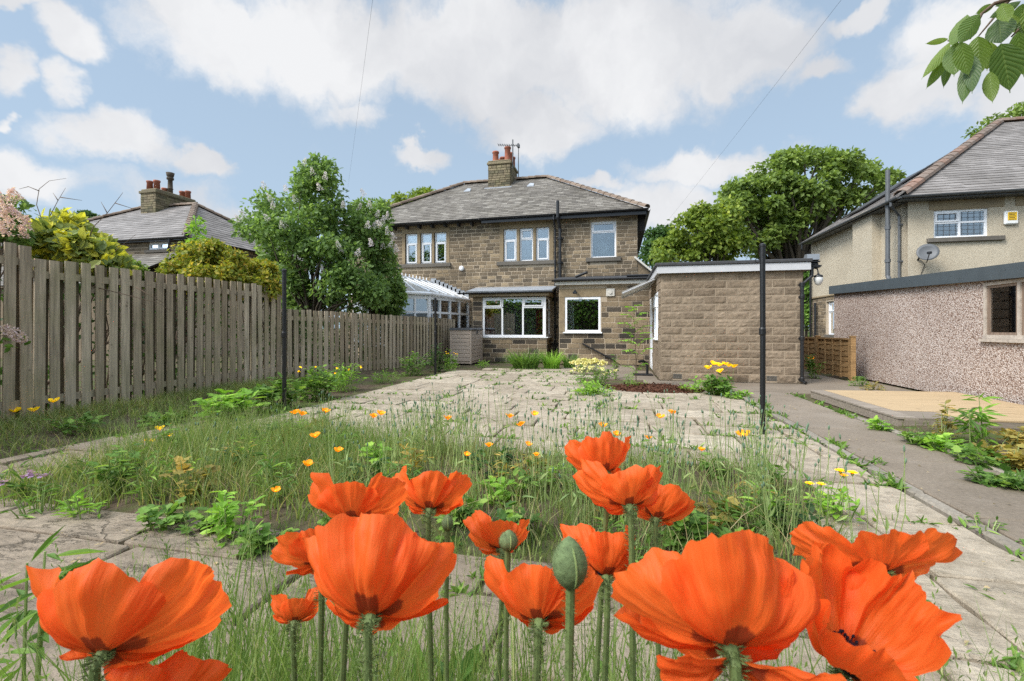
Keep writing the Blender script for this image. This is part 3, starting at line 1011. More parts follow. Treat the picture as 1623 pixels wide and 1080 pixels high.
def make_paving():
    mb = MB()
    flag_area(mb, -4.65, 2.05, 4.3, 13.4, (.45, .75), (.55, 1.05), skip=lambda x, y: in_bed(x, y) or (x < -3.6 - (y - 8) * .05 and y > 12.6) or (-.9 < x and y > 9.55))
    flag_area(mb, 1.12, 2.05, .2, 4.3, (.5, .8), (.45, .95), skip=in_bed)
    tag(mb.build('patio', M['flag']), kind='structure')
    mb = MB()
    flag_area(mb, -7.0, 1.1, .95, 2.32, (.42, .6), (.7, 1.5), zj=.012)
    flag_area(mb, -6.6, -2.95, -.6, .94, (.5, .7), (.7, 1.4), zj=.012)
    flag_area(mb, -5.5, -4.68, 2.34, 5.2, (.5, .7), (.4, .8), zj=.012)
    flag_area(mb, 1.4, 2.05, -1.2, .2, (.5, .8), (.3, .6))
    tag(mb.build('flagstone_path', M['old flag']), kind='structure')
    # the concrete path, cast in bays, and its low edging
    mb = MB()
    y = -1.5
    while y < 9.5:
        y2 = min(y + random.uniform(1.25, 1.9), 9.5)
        slab(mb, 2.2, 3.06, y + .006, y2 - .006, .004, th=.06, rag=.004, tilt=.002)
        y = y2
    for (a, b, c, d) in ((.55, 2.2, 9.55, 11.05), (2.22, 3.9, 9.52, 11.05), (3.92, 5.55, 9.2, 12.0), (3.95, 5.1, 12.02, 15.6), (-1.7, .5, 13.5, 15.3), (-.5, .9, 11.2, 13.48), (.56, .93, 11.06, 11.2)):
        slab(mb, a, b, c, d, -.004, th=.06, rag=.004, tilt=.001)
    tag(mb.build('concrete_path', M['concrete']), kind='structure')
    mb = MB()
    y = -1.5
    while y < 9.5:
        y2 = min(y + .9, 9.5)
        mb.box(2.085, 2.175, y + .008, y2 - .008, -.06, .012 + random.uniform(-.006, .01), bev=.014)
        y = y2
    y = 3.0
    while y < 6.6:
        mb.box(3.08, 3.16, y + .008, y + .592, -.06, .03 + random.uniform(-.012, .01), bev=.014)
        y += .6
    tag(mb.build('path_edging', M['kerb concrete']), kind='structure')


make_ground()
make_paving()


# ================================================================== THE HOUSE AHEAD
def make_house():
    YM = 17.0
    XL, XR = -11.05, .65
    ZE = 5.42
    h = thing('semi_detached_house', 'pair of stone semi-detached houses under one hipped slate roof, straight ahead', 'house', (-5.2, YM, 0))
    # openings (u = world X because the wall frame starts at X 0)
    def win(px0, px1, py0, py1, Y):
        a, b = at(px0, py1, Y), at(px1, py0, Y)
        return [a.x, b.x, a.z, b.z]
    lw = [win(642.5, 661.5, 370, 418, YM), win(666.5, 684.5, 370, 418, YM), win(688.5, 707.5, 370, 418, YM)]
    for w in lw: w[2], w[3] = 3.80, 5.04
    mw = [win(798.2, 819, 361, 412, YM), win(823.6, 845, 361, 412, YM), win(849.4, 870.4, 361, 412, YM)]
    for w in mw: w[2], w[3] = 3.77, 5.03
    rw = [win(936.5, 976.5, 351, 408, YM)]
    for w in rw: w[2], w[3] = 3.80, 5.14
    BX0, BX1, BY = -5.22, -2.48, 15.95
    bay_hole = [(BX0 + .35, BX1 - .25, .3, 2.3)]
    ext_hole = [(-1.6, .3, .3, 2.4)]
    con_hole = [(-9.4, -6.1, .1, 2.1)]
    ups = [tuple(w) for w in lw + mw + rw]
    # bands of dressed stone round the windows count as openings for the walling
    def band(ws, top=.22, side=.16, sill=.15):
        return (min(w[0] for w in ws) - side, max(w[1] for w in ws) + side, min(w[2] for w in ws) - sill, max(w[3] for w in ws) + top)
    bl, bm, br = band(lw, .3, .14), band(mw, .3, .16), (rw[0][0] - .02, rw[0][1] + .02, rw[0][2] - .15, rw[0][3] + .02)
    wall = MB().on((0, YM, 0), *FRONT)
    wall_shell(wall, XL, XR, 0, ZE, ups + bay_hole + ext_hole + con_hole)
    stones(wall, XL, XR, 2.55, ZE - .06, [bl, bm, br, (-2.5, -1.95, 2.5, 2.6)], .142, .22, .42)
    wl = wall.build('wall', [M['mortar'], M['house stone']], h)
    for a, b in ((XL, BX0), (BX1, -1.97)):
        w2 = MB().on((0, YM, 0), *FRONT)
        stones(w2, a, b, 0, 2.55, con_hole, .17, .25, .5)
        w2.build('lower_wall', [M['mortar'], M['lower stone']], h)
    # side walls and back
    s = MB().on((XR, YM, 0), *RIGHT)
    wall_shell(s, 0.23, 7.4, 0, ZE, [(2.0, 2.8, 3.8, 5.0)])
    stones(s, 0.012, 7.4, 2.6, ZE - .06, [(1.9, 2.9, 3.7, 5.1)], .146, .22, .46)
    s.build('side_wall', [M['mortar'], M['house stone']], h)
    s = MB().on((XL, YM, 0), *LEFT)
    wall_shell(s, -7.4, -.23, 0, ZE, [])
    stones(s, -7.4, -.012, 0, ZE - .06, [], .146, .22, .46)
    s.build('side_wall', [M['mortar'], M['house stone']], h)
    s = MB()
    s.box(XL + .23, XR - .23, YM + 7.2, YM + 7.4, 0, ZE)
    s.box(XL + .23, XR - .23, YM + .25, YM + 7.2, 2.65, 2.75)
    s.box(XL + .23, XR - .23, YM + 3.6, YM + 3.7, 0, 2.65)
    s.box(-5.0, -4.9, YM + .25, YM + 3.6, 0, 2.65)
    s.box(XL + .23, XR - .23, YM + 2.6, YM + 2.7, 2.75, 5.3)
    s.box(XL + .23, XR - .23, YM + .25, YM + 7.2, 5.3, 5.36)
    s.build('inner_wall', M['interior'], h)
    # dressed stone: lintels, jambs, mullions
    for ws, b in ((lw, bl), (mw, bm)):
        d = MB().on((0, YM, 0), *FRONT)
        d.box(b[0], b[1], -.1, .022, ws[0][3], b[3], bev=.008)
        d.box(b[0], ws[0][0], -.1, .022, ws[0][2], ws[0][3] - .003, bev=.006); d.box(ws[-1][1], b[1], -.1, .022, ws[0][2], ws[0][3] - .003, bev=.006)
        for a, c in zip(ws[:-1], ws[1:]):
            d.box(a[1], c[0], -.16, .020, ws[0][2], ws[0][3] - .003, bev=.006)
        d.build('window_surround', M['dressed stone'], h)
    for b, z, ov in ((bl, 3.80, .06), (bm, 3.77, .1), (br, 3.80, .16)):
        d = MB().on((0, YM, 0), *FRONT)
        d.box(b[0] - ov, b[1] + ov, -.15, .09, z - .15, z, bev=.012)
        d.build('sill', M['sill stone'], h)
    top = [(0, 1, .70, 1, False), (0, 1, 0, .70, True)]
    for i, w in enumerate(lw):
        casement(h, (0, YM, 0), FRONT, *w, cells=top, glass='sky glass')
    for i, w in enumerate(mw):
        casement(h, (0, YM, 0), FRONT, *w, cells=[(0, 1, .68, 1, i == 1), (0, 1, 0, .68, i != 1)], glass='sky glass')
    casement(h, (0, YM, 0), FRONT, *rw[0], cells=[(0, 1, .72, 1, True), (0, 1, 0, .72, False)], glass='sky glass')

    # ---- roof: hips at both ends
    ex0, ex1, ey, ez = -11.38, .97, YM - .36, 5.40
    ry, rz = 20.77, 8.12
    run = ry - ey
    r0, r1 = ex0 + run, ex1 - run
    by = 2 * ry - ey
    roof = MB()
    slate_slope(roof, [(ex0, ey, ez), (ex1, ey, ez), (r1, ry, rz), (r0, ry, rz)], .19, .27)
    slate_slope(roof, [(ex1, ey, ez), (ex1, by, ez), (r1, ry, rz)], .19, .27)
    slate_slope(roof, [(ex0, by, ez), (ex0, ey, ez), (r0, ry, rz)], .3, .5)
    roof.add([(ex1, by, ez), (ex0, by, ez), (r0, ry, rz), (r1, ry, rz)], [(0, 1, 2, 3)])
    rf = roof.build('roof', M['slate'], h)
    t = MB()
    for a, b, n, nm in (((ex1, ey, ez + .05), (r1, ry, rz + .04), 17, 'hip_tiles'), ((ex0, ey, ez + .05), (r0, ry, rz + .04), 17, 'hip_tiles'),
                        ((r0, ry, rz + .04), (-5.9, ry, rz + .04), 4, 'ridge_tiles'), ((-4.7, ry, rz + .04), (r1, ry, rz + .04), 5, 'ridge_tiles')):
        t = MB()
        hip_run(t, a, b, n, .135)
        t.build(nm, M['hip tile'], rf)
    # eaves
    e = MB()
    e.box(ex0 + .05, ex1 - .05, YM - .30, YM - .012, 5.33, 5.36)
    e.box(XR + .012, ex1 - .05, YM - .01, by - .2, 5.33, 5.36)
    e.box(ex1 - .30, ex1 - .05, YM + .2, YM + 6.8, 4.75, 5.32)
    x = ex0 + .3
    while x < -5.5:
        e.box(x, x + .07, YM - .29, YM - .016, 5.2, 5.33)
        x += .55
    e.build('soffit', M['soffit'], h)
    g = MB()
    gutter(g, (-5.15, YM - .37, 5.39), (ex1 + .05, YM - .37, 5.41), (0, -1, 0), .062)
    g.box(-5.1, ex1 - .04, YM - .365, YM - .335, 5.22, 5.40)
    g.build('gutter', M['black plastic'], h)
    g = MB()
    gutter(g, (ex0, YM - .37, 5.36), (-5.19, YM - .37, 5.385), (0, -1, 0), .055)
    g.build('gutter', M['black plastic'], h)
    g = MB()
    gutter(g, (ex1, YM - .3, 5.41), (ex1, by, 5.39), (1, 0, 0), .062)
    g.box(ex1 - .035, ex1 - .005, YM - .3, by, 5.2, 5.40)
    g.build('gutter', M['black plastic'], h)
    # soil stack and rainwater pipe
    p = MB()
    p.tube([(-2.12, YM - .17, .1), (-2.12, YM - .17, 4.9), (-2.16, YM - .52, 5.25), (-2.16, YM - .52, 5.85)], .058, 10)
    for z in (.8, 1.7, 2.6, 3.6, 4.5):
        p.lathe([(.075, 0), (.078, .02), (.078, .09), (.07, .1)], (-2.12, YM - .17, z), 10)
        p.box(-2.23, -2.01, YM - .14, YM + .0, z + .02, z + .06)
    p.build('soil_pipe', M['black plastic'], h)
    p = MB()
    p.tube([(-2.32, YM - .43, 5.36), (-2.32, YM - .43, 5.2), (-2.31, YM - .1, 4.9), (-2.31, YM - .1, .05)], .036, 8)
    for z in (1.1, 2.2, 3.3, 4.4):
        p.lathe([(.05, 0), (.05, .08)], (-2.31, YM - .1, z), 8)
    p.build('downpipe', M['black plastic'], h)
    # roof vents of lead
    for (px, py, dy) in ((741, 303.5, 0), (841, 294.5, 0)):
        Y = 19.75
        for _ in range(4):
            z = ez + (Y - ey) * (rz - ez) / run
            q = at(px, py, Y)
            Y += (q.z - z) * 1.0 / ((rz - ez) / run + .0001) * .5
        z = ez + (Y - ey) * (rz - ez) / run
        c = at(px, py, Y)
        v = MB()
        sl = (rz - ez) / run
        a, b = .16, .10
        v.add([(c.x - a, Y - b, z - b * sl + .05), (c.x + a, Y - b, z - b * sl + .05), (c.x + a * .8, Y + b, z + b * sl + .09), (c.x - a * .2, Y + b, z + b * sl + .11),
               (c.x - a, Y - b, z - b * sl), (c.x + a, Y - b, z - b * sl), (c.x + a * .8, Y + b, z + b * sl), (c.x - a * .2, Y + b, z + b * sl)],
              [(0, 1, 2, 3), (0, 4, 5, 1), (1, 5, 6, 2), (2, 6, 7, 3), (3, 7, 4, 0)])
        v.build('roof_flashing', M['lead'], rf)

    # ---- chimney
    cx0, cx1, cy0, cy1 = -5.83, -4.80, 20.1, 21.5
    c = MB()
    c.box(cx0 + .01, cx1 - .01, cy0 + .01, cy1 - .01, 7.3, 8.78)
    z = 7.4
    while z < 8.74:
        hh = random.uniform(.10, .14)
        if z + hh > 8.8: break
        for (O, UN, w0, w1) in (((0, cy0, 0), FRONT, cx0, cx1), ((cx1, 0, 0), RIGHT, cy0, cy1), ((cx0, 0, 0), LEFT, -cy1, -cy0)):
            c.on(O, *UN)
            stones(c, w0, w1, z, z + hh, [], hh, .16, .4, .012, .014, mi=0)
        c.frame = None
        z += hh
    c.box(cx0 - .06, cx1 + .06, cy0 - .06, cy1 + .06, 8.70, 8.82, bev=.02)
    c.box(cx0 - .02, cx1 + .02, cy0 - .02, cy1 + .02, 8.822, 8.90, bev=.03)
    ch = c.build('chimney', M['chimney stone'], rf)
    for (x, y, hgt, r) in ((-5.55, 20.35, .50, .15), (-4.98, 20.35, .66, .15), (-5.32, 20.75, .36, .14), (-4.97, 20.85, .58, .14), (-5.5, 21.2, .45, .14), (-4.95, 21.25, .52, .13)):
        pt = MB()
        pt.lathe([(r * 1.0, 0), (r * .95, .05), (r * .86, hgt - .1), (r * 1.05, hgt - .08), (r * 1.08, hgt - .03), (r * .95, hgt), (r * .75, hgt), (r * .7, hgt - .25)], (x, y, 8.89), 16)
        pt.build('chimney_pot', M['terracotta'], ch, smooth=True)
    f = MB()
    f.box(cx0 - .12, cx1 + .12, cy0 - .22, cy0 - .03, 7.54, 7.60, bev=.01)
    f.build('flashing', M['lead'], ch)

    # ---- bay window
    b = MB().on((0, BY, 0), *FRONT)
    b.box(BX0, BX1, -.2, -.001, 0, .86)
    b.box(BX0, BX0 + .36, -.2, -.003, .86, 2.36)
    stones(b, BX0, BX1, .0, .80, [], .165, .28, .52, mi=1)
    stones(b, BX0, BX0 + .36, .80, 2.36, [], .165, .28, .40, mi=1)
    b.on((BX1, BY, 0), *RIGHT)
    b.box(.201, YM - BY - .03, -.2, -.001, 0, .86)
    stones(b, 0.012, YM - BY - .03, .0, .80, [], .165, .28, .52, mi=1)
    b.on((BX0, BY, 0), *LEFT)
    b.box(-(YM - BY - .03), -.201, -.2, -.001, 0, 2.36)
    stones(b, -(YM - BY - .03), -.012, 0, 2.36, [], .165, .28, .52, mi=1)
    bw = b.build('bay_wall', [M['mortar'], M['lower stone']], h)
    casement(bw, (0, BY, 0), FRONT, BX0 + .37, BX1 - .075, .90, 2.33,
             cells=[(0, .31, .77, 1, True), (0, .31, 0, .77, False), (.31, .665, 0, 1, False), (.665, 1, .77, 1, True), (.665, 1, 0, .77, False)], fw=.07, inset=.03, name='bay_window')
    casement(bw, (BX1, BY, 0), RIGHT, .0, YM - BY - .04, .90, 2.33, cells=[(0, 1, .72, 1, False), (0, 1, 0, .72, False)], fw=.075, inset=.03, name='bay_window')
    sb = MB()
    sb.box(BX0 + .3, BX1 + .06, BY - .07, BY - .02, .865, .897, bev=.006)
    sb.box(BX1 - .02, BX1 + .06, BY - .018, YM - .03, .865, .897, bev=.006)
    sb.build('sill', M['upvc'], bw)
    rl = MB()
    rl.prism([(BY - .22, 2.50), (YM - .015, 2.74), (YM - .015, 2.80), (BY - .24, 2.55)], (0, 1, 0), (0, 0, 1), (BX0 - .2, 0, 0), (BX1 - BX0 + .42, 0, 0))
    rl.build('bay_roof', M['lead'], h)
    rl = MB()
    rl.box(BX0 - .1, BX1 + .1, BY - .17, YM - .016, 2.36, 2.49)
    rl.build('bay_fascia', M['dressed stone'], h)
    g = MB()
    gutter(g, (BX0 - .5, BY - .18, 2.49), (BX1 + .25, BY - .18, 2.5), (0, -1, 0), .05)
    g.build('gutter', M['black plastic'], h)

    # ---- kitchen extension
    EY, EX0, EX1, EZ = 15.4, -1.97, 1.75, 2.72
    wx0, wx1, wz0, wz1 = -1.77, -.59, 1.08, 2.25
    x = MB().on((0, EY, 0), *FRONT)
    wall_shell(x, EX0, EX1, 0, EZ, [(wx0, wx1, wz0, wz1)])
    stones(x, EX0, EX1, 0, EZ - .1, [(wx0 - .19, wx1 + .02, wz0, wz1), (wx0 - .19, wx1 + .2, wz1, wz1 + .3)], .172, .30, .58, mi=1)
    x.on((EX0, EY, 0), *LEFT)
    wall_shell(x, -(YM - EY - .02), -.23, 0, EZ, [])
    stones(x, -(YM - EY - .02), -.012, 0, EZ - .1, [], .172, .3, .58, mi=1)
    ew = x.build('extension_wall', [M['mortar'], M['lower stone']], h)
    d = MB().on((0, EY, 0), *FRONT)
    d.box(wx0 - .19, wx1 + .2, -.1, .018, wz1 + .01, wz1 + .29, bev=.006)
    d.box(wx0 - .19, wx0 - .004, -.1, .016, wz0, wz1 + .007, bev=.006)
    d.build('window_surround', M['dressed stone'], ew)
    casement(ew, (0, EY, 0), FRONT, wx0, wx1, wz0, wz1, cells=[(0, 1, 0, 1, False)], fw=.07, inset=.0, sill=('upvc', .06, .045, .09))
    r = MB()
    r.prism([(EY - .2, 2.80), (YM - .02, 3.05), (YM - .02, 3.12), (EY - .2, 2.86)], (0, 1, 0), (0, 0, 1), (EX0 - .15, 0, 0), (EX1 - EX0 + .2, 0, 0))
    r.build('extension_roof', M['slate grey felt'], h)
    r = MB()
    r.box(EX0 - .12, EX1, EY - .16, EY - .13, 2.66, 2.80)
    r.box(EX0 - .12, EX1, EY - .128, EY - .005, 2.66, 2.69)
    r.build('fascia', M['cream board'], h)
    g = MB()
    gutter(g, (EX0 - .22, EY - .17, 2.82), (EX1 - .6, EY - .17, 2.83), (0, -1, 0), .055)
    g.tube([(-1.45, EY + .5, 3.0), (-1.05, EY + .3, 3.12)], .05, 8)
    g.box(.25, 1.3, EY - .1, EY + .1, 2.9, 2.96, bev=.02)
    g.build('gutter', M['black plastic'], h)
    # lean-to along the right side, its sloping verge
    v = MB()
    v.prism([(XR + .012, 2.5), (1.62, 2.5), (1.62, 2.72), (XR + .012, 3.62)], (1, 0, 0), (0, 0, 1), (0, YM + .02, 0), (0, 5, 0))
    v.build('lean_to', M['house stone'], h)
    v = MB()
    v.prism([(XR - .1, 3.72), (1.75, 2.68), (1.75, 2.76), (XR - .1, 3.80)], (1, 0, 0), (0, 0, 1), (0, YM - .18, 0), (0, 5.2, 0))
    v.build('lean_to_roof', M['cream board'], h)
    # small things fixed to the walls
    v = MB()
    c = at(732, 426, YM)
    v.lathe([(.10, -.01), (.10, .05), (.07, .09), (.03, .1)], (c.x, YM - .014, c.z), 16, (0, -1, 0))
    v.build('flue_outlet', M['upvc'], h)
    v = MB()
    c = at(967.5, 464, EY)
    v.box(c.x - .14, c.x + .14, EY - .06, EY - .012, c.z - .13, c.z + .13, bev=.015)
    v.lathe([(.06, 0), (.05, .03), (.0, .03)], (c.x, EY - .06, c.z), 14, (0, -1, 0))
    v.build('extractor_vent', M['cream board'], h)
    v = MB()
    c = at(912, 463, EY)
    v.box(c.x - .03, c.x + .03, EY - .2, EY - .012, c.z + .0, c.z + .05, bev=.01)
    v.box(c.x - .07, c.x + .07, EY - .26, EY - .16, c.z - .08, c.z + .0, bev=.015)
    v.build('wall_lamp', M['black plastic'], h)
    v = MB()
    a, b = at(923, 545, EY - .1), at(976, 573, EY - .1)
    v.tube([a, b], .028, 8)
    for q in (.15, .85):
        p = a.lerp(b, q)
        v.tube([p, p + Vector((0, .1, 0))], .015, 6)
    v.build('handrail', M['black iron'], h)
    return h


make_house()


def make_house_extras():
    # red curtains behind the bay window
    for (px0, px1, lab) in ((765, 783, 'dark red curtain at the left end of the bay window, above the storage box'), (849, 861, 'narrow dark red curtain at the right end of the bay window, beside the drainpipe')):
        a, b = at(px0, 500, 16.3), at(px1, 500, 16.3)
        mb = MB()
        n = 40
        V = []
        for i in range(n + 1):
            t = i / n
            x = a.x + (b.x - a.x) * t
            y = 16.3 + .035 * math.sin(t * 26) + .01 * math.sin(t * 61)
            for z in (.95, 2.28):
                for dy in (0, .008):
                    V.append((x, y + dy, z))
        F = []
        for i in range(n):
            k = i * 4
            F += [(k, k + 4, k + 6, k + 2), (k + 1, k + 3, k + 7, k + 5), (k, k + 1, k + 5, k + 4), (k + 2, k + 6, k + 7, k + 3)]
        mb.add(V, F)
        o = mb.build('curtain', M['red cloth'], loc=((a.x + b.x) / 2, 16.3, .95), smooth=True)
        tag(o, lab, 'curtain')
    # pale blind at the left of the kitchen window
    a, b = at(898, 500, 15.75), at(910, 500, 15.75)
    mb = MB()
    for i in range(6):
        x = a.x + (b.x - a.x) * i / 6
        mb.box(x, x + .035, 15.73 + .01 * (i % 2), 15.745 + .01 * (i % 2), 1.15, 2.22)
    tag(mb.build('blind', M['blind'], loc=(a.x, 15.73, 1.15)), 'pale vertical blind drawn to the left side of the square extension window', 'blind')
    mb = MB()
    a, b = at(779, 500, 16.42), at(860, 500, 16.42)
    n = 26
    for i in range(n):
        x = a.x + (b.x - a.x) * i / n
        mb.add([(x, 16.40, .96), (x + .075, 16.45, .96), (x + .075, 16.45, 2.27), (x, 16.40, 2.27), (x, 16.404, .96), (x + .075, 16.454, .96), (x + .075, 16.454, 2.27), (x, 16.404, 2.27)],
               [(0, 1, 2, 3), (7, 6, 5, 4), (0, 4, 5, 1), (1, 5, 6, 2), (2, 6, 7, 3), (3, 7, 4, 0)])
    mb.box(a.x, b.x + .08, 16.39, 16.46, 2.272, 2.31)
    tag(mb.build('blind', M['grey blind'], loc=(a.x, 16.42, .96)), 'dim grey vertical slatted blind across the bay window between the red curtains', 'blind')
    # blinds of the upstairs windows on the left half, half drawn
    for i, px in enumerate((652, 675.5, 698)):
        c = at(px, 400, 17.22)
        mb = MB()
        mb.box(c.x - .25, c.x + .25, 17.20, 17.225, 4.62, 5.06, bev=.006)
        tag(mb.build('blind', M['blind'], loc=(c.x, 17.2, 4.62)), ('white blind half drawn in the left light of the upper window above the conservatory', 'white blind half drawn in the middle light of the upper window above the conservatory', 'white blind half drawn in the right light of the upper window above the conservatory')[i], 'blind', 'blinds upstairs on the left half')
    c = at(684 - 8, 411, 17.12)
    mb = MB()
    mb.lathe([(.05, 0), (.07, .08), (.04, .16), (.05, .22), (.02, .33), (.01, .38)], (c.x, 17.2, 3.83), 12)
    tag(mb.build('ornament', M['upvc'], loc=(c.x, 17.2, 3.83), smooth=True), 'small white ornament on the inner sill of the middle light above the conservatory', 'ornament')
    for (px0, px1) in ((799, 870), (937, 976)):
        a, b = at(px0, 400, 17.5), at(px1, 400, 17.5)
        mb = MB()
        n = 60
        for i in range(n):
            x = a.x - .15 + (b.x - a.x + .3) * i / n
            w = (b.x - a.x + .3) / n
            yy = 17.5 + .015 * math.sin(i * 1.3)
            y2 = 17.5 + .015 * math.sin(i * 1.3 + 1.3)
            mb.add([(x, yy, 3.72), (x + w, y2, 3.72), (x + w, y2, 5.1), (x, yy, 5.1), (x, yy + .006, 3.72), (x + w, y2 + .006, 3.72), (x + w, y2 + .006, 5.1), (x, yy + .006, 5.1)], [(0, 1, 2, 3), (7, 6, 5, 4), (0, 4, 5, 1), (3, 2, 6, 7)])
        o = mb.build('net_curtain', M['net curtain'], loc=(a.x, 17.5, 3.72))
        tag(o, 'pale grey net curtain behind the middle three-light upper window' if px0 == 799 else 'pale grey net curtain behind the single upper window, right corner of the stone house', 'net curtain')
    # television aerial on the chimney
    t = thing('television_aerial', 'thin grey television aerial on a mast beside the chimney of the house ahead', 'aerial', (-4.74, 20.4, 8.3))
    m = MB()
    b = at(814, 285, 20.3)
    tp = at(813.5, 223, 20.3)
    m.tube([(tp.x, 20.2, 8.5), (tp.x, 20.2, tp.z)], .028, 8)
    m.build('mast', M['grey pipe'], t)
    m = MB()
    l, r = at(790, 230, 20.2), at(822, 231, 20.2)
    m.tube([l, r], .014, 6)
    for i in range(9):
        p = l.lerp(r, i / 9)
        m.tube([p + Vector((0, -.16, 0)), p + Vector((0, .16, 0))], .008, 5)
        m.tube([p + Vector((0, 0, -.05)), p + Vector((0, 0, .05))], .008, 5)
    m.build('boom', M['grey pipe'], t)
    m = MB()
    q = at(821, 231, 20.9)
    m.tube([(q.x, 21.0, 8.0), (q.x, 21.0, q.z + .15)], .02, 8)
    m.box(q.x - .05, q.x + .05, 20.9, 21.1, q.z - .05, q.z + .1)
    m.build('second_mast', M['grey pipe'], t)
    # storage box by the fence
    t = thing('storage_box', 'tall beige plastic storage box with a dark lid, between fence and bay window', 'storage box', (-5.15, 15.1, 0))
    x0, x1, y0, y1 = -5.56, -4.80, 14.5, 15.8
    m = MB()
    m.box(x0 + .03, x1 - .03, y0 + .03, y1 - .03, .02, 1.13)
    for k in range(8):
        z = .10 + k * .128
        m.box(x0 + .06, x1 - .06, y0 + .005, y0 + .03, z, z + .118, bev=.008)
        m.box(x1 - .03, x1 - .005, y0 + .06, y1 - .06, z, z + .118, bev=.008)
    for (a, b) in ((x0, y0), (x1 - .06, y0), (x0, y1 - .06), (x1 - .06, y1 - .06)):
        m.box(a - .002, a + .062, b - .002, b + .062, .0, 1.135, bev=.012)
    m.box(x0 + .06, x1 - .06, y0 - .002, y0 + .03, 1.115, 1.14)
    m.build('body', M['beige plastic'], t)
    m = MB()
    m.box(x0 - .03, x1 + .03, y0 - .03, y1 + .02, 1.142, 1.19, bev=.015)
    m.prism([(x0 - .01, 1.19), (x1 + .01, 1.19), (x1 - .05, 1.225), (x0 + .05, 1.225)], (1, 0, 0), (0, 0, 1), (0, y0 - .01, 0), (0, y1 - y0, 0))
    m.build('lid', M['lid grey'], t)
    m = MB()
    m.box(x1 - .004, x1 + .012, y0 + .55, y0 + .75, 1.02, 1.12, bev=.006)
    m.build('latch', M['lid grey'], t)


make_house_extras()


# ================================================================== CONSERVATORY
def make_conservatory():
    h = thing('conservatory', 'white-framed conservatory with a pale sheet roof, behind the fence and left of the bay window', 'conservatory', (-7.6, 15.6, 0))
    # plan, anticlockwise from the right rear corner
    plan = [(-5.72, 16.97), (-6.28, 14.45), (-7.0, 13.75), (-8.4, 13.75), (-9.15, 14.45), (-9.5, 16.97)]
    ZE = 2.32
    fr = MB(); gl = []
    dw = MB()
    for i in range(len(plan) - 1):
        a, b = Vector((*plan[i], 0)), Vector((*plan[i + 1], 0))
        L = (b - a).length
        U = (b - a).normalized()
        N = Vector((-U.y, U.x, 0))
        if N.dot(a + b - 2 * Vector((-7.6, 16, 0))) < 0: N = -N
        fr.on(a, U, N)
        dw.on(a, U, N)
        n = max(1, round(L / .62))
        dw.box(.04, L - .04, -.12, -.02, 0, .6)
        fr.box(.055, L - .055, -.09, .02, .6, .68)
        fr.box(.055, L - .055, -.08, .01, 2.2, ZE)
        fr.box(.055, L - .055, -.07, .0, 1.72, 1.79)
        for k in range(n + 1):
            u = L * k / n
            w = .05 if k in (0, n) else .03
            fr.box(max(u - w, -.045), min(u + w, L + .045), -.085, .015 + .004 * (k in (0, n)), .0 if k in (0, n) else .682, ZE - .002)
        for k in range(n):
            for z0, z1 in ((.68, 1.72), (1.79, 2.2)):
                g = MB().on(a, U, N)
                g.box(L * k / n + .02, L * (k + 1) / n - .02, -.045, -.03, z0 - .01, z1 + .01)
                gl.append(g)
    f = fr.build('frame', M['upvc'], h)
    for g in gl: g.build('pane', M['glass'], f)
    dw.build('dwarf_wall', M['lower stone'], h)
    # roof: ridge down to the eaves, facets with glazing bars
    ridge0, ridge1 = Vector((-7.72, 15.0, 3.06)), Vector((-7.25, 16.97, 3.02))
    eav = [Vector((x, y, ZE + .05)) for x, y in plan]
    cen = Vector((-7.6, 16, 0))
    eav = [e + (e - cen).normalized() * .10 * (1 if i not in (0, 5) else 0) for i, e in enumerate(eav)]
    facets = [[eav[1], eav[0], ridge1, ridge0], [eav[2], eav[1], ridge0], [eav[3], eav[2], ridge0], [eav[4], eav[3], ridge0], [eav[5], eav[4], ridge0, ridge1]]
    sh, bars = MB(), MB()
    up = Vector((0, 0, .02))
    for fc in facets:
        sh.add([tuple(p) for p in fc] + [tuple(p - up) for p in fc], [tuple(range(len(fc))), tuple(range(2 * len(fc) - 1, len(fc) - 1, -1))])
        if len(fc) == 4:
            for k in range(0, 6):
                t = k / 5
                bars.tube([fc[0].lerp(fc[1], t) + up, fc[3].lerp(fc[2], t) + up], .028, 6)
        else:
            bars.tube([fc[0] + up, fc[2] + up], .04, 6)
            bars.tube([fc[1] + up, fc[2] + up], .04, 6)
            m = fc[0].lerp(fc[1], .5)
            bars.tube([m + up, fc[2] + up], .025, 6)
    bars.tube([ridge0 + up, ridge1 + up], .055, 6)
    r = sh.build('roof', M['poly sheet'], h)
    bars.build('glazing_bars', M['upvc'], r)
    g = MB()
    for i in range(5):
        d = (eav[i] - cen); d.z = 0
        a, b = eav[i] + Vector((0, 0, -.06)), eav[i + 1] + Vector((0, 0, -.06))
        g.tube([a, b], .065, 8)
    g.build('gutter', M['upvc'], h)
    c = MB()
    n = 9
    for k in range(n):
        p = ridge0.lerp(ridge1, k / n * .92) + Vector((0, 0, .05))
        c.lathe([(.02, 0), (.035, .02), (.012, .05), (.03, .08), (.004, .12)], p, 8)
    c.lathe([(.03, 0), (.05, .03), (.02, .08), (.045, .13), (.02, .19), (.012, .26), (.003, .36)], ridge0 + Vector((0, 0, .04)), 10)
    c.build('ridge_cresting', M['upvc'], r)
    fl = MB()
    for k in range(9):
        t = k / 9
        a = eav[0].lerp(ridge1, t); b = eav[0].lerp(ridge1, (k + 1) / 9)
        fl.box(a.x - .0, a.x - .30, 16.955, 16.972, a.z + .03, b.z + .2) if False else fl.box(min(a.x, b.x) - .06, max(a.x, b.x), 16.952, 16.972, a.z + .0, b.z + .18)
    fl.build('flashing', M['lead'], h)


make_conservatory()


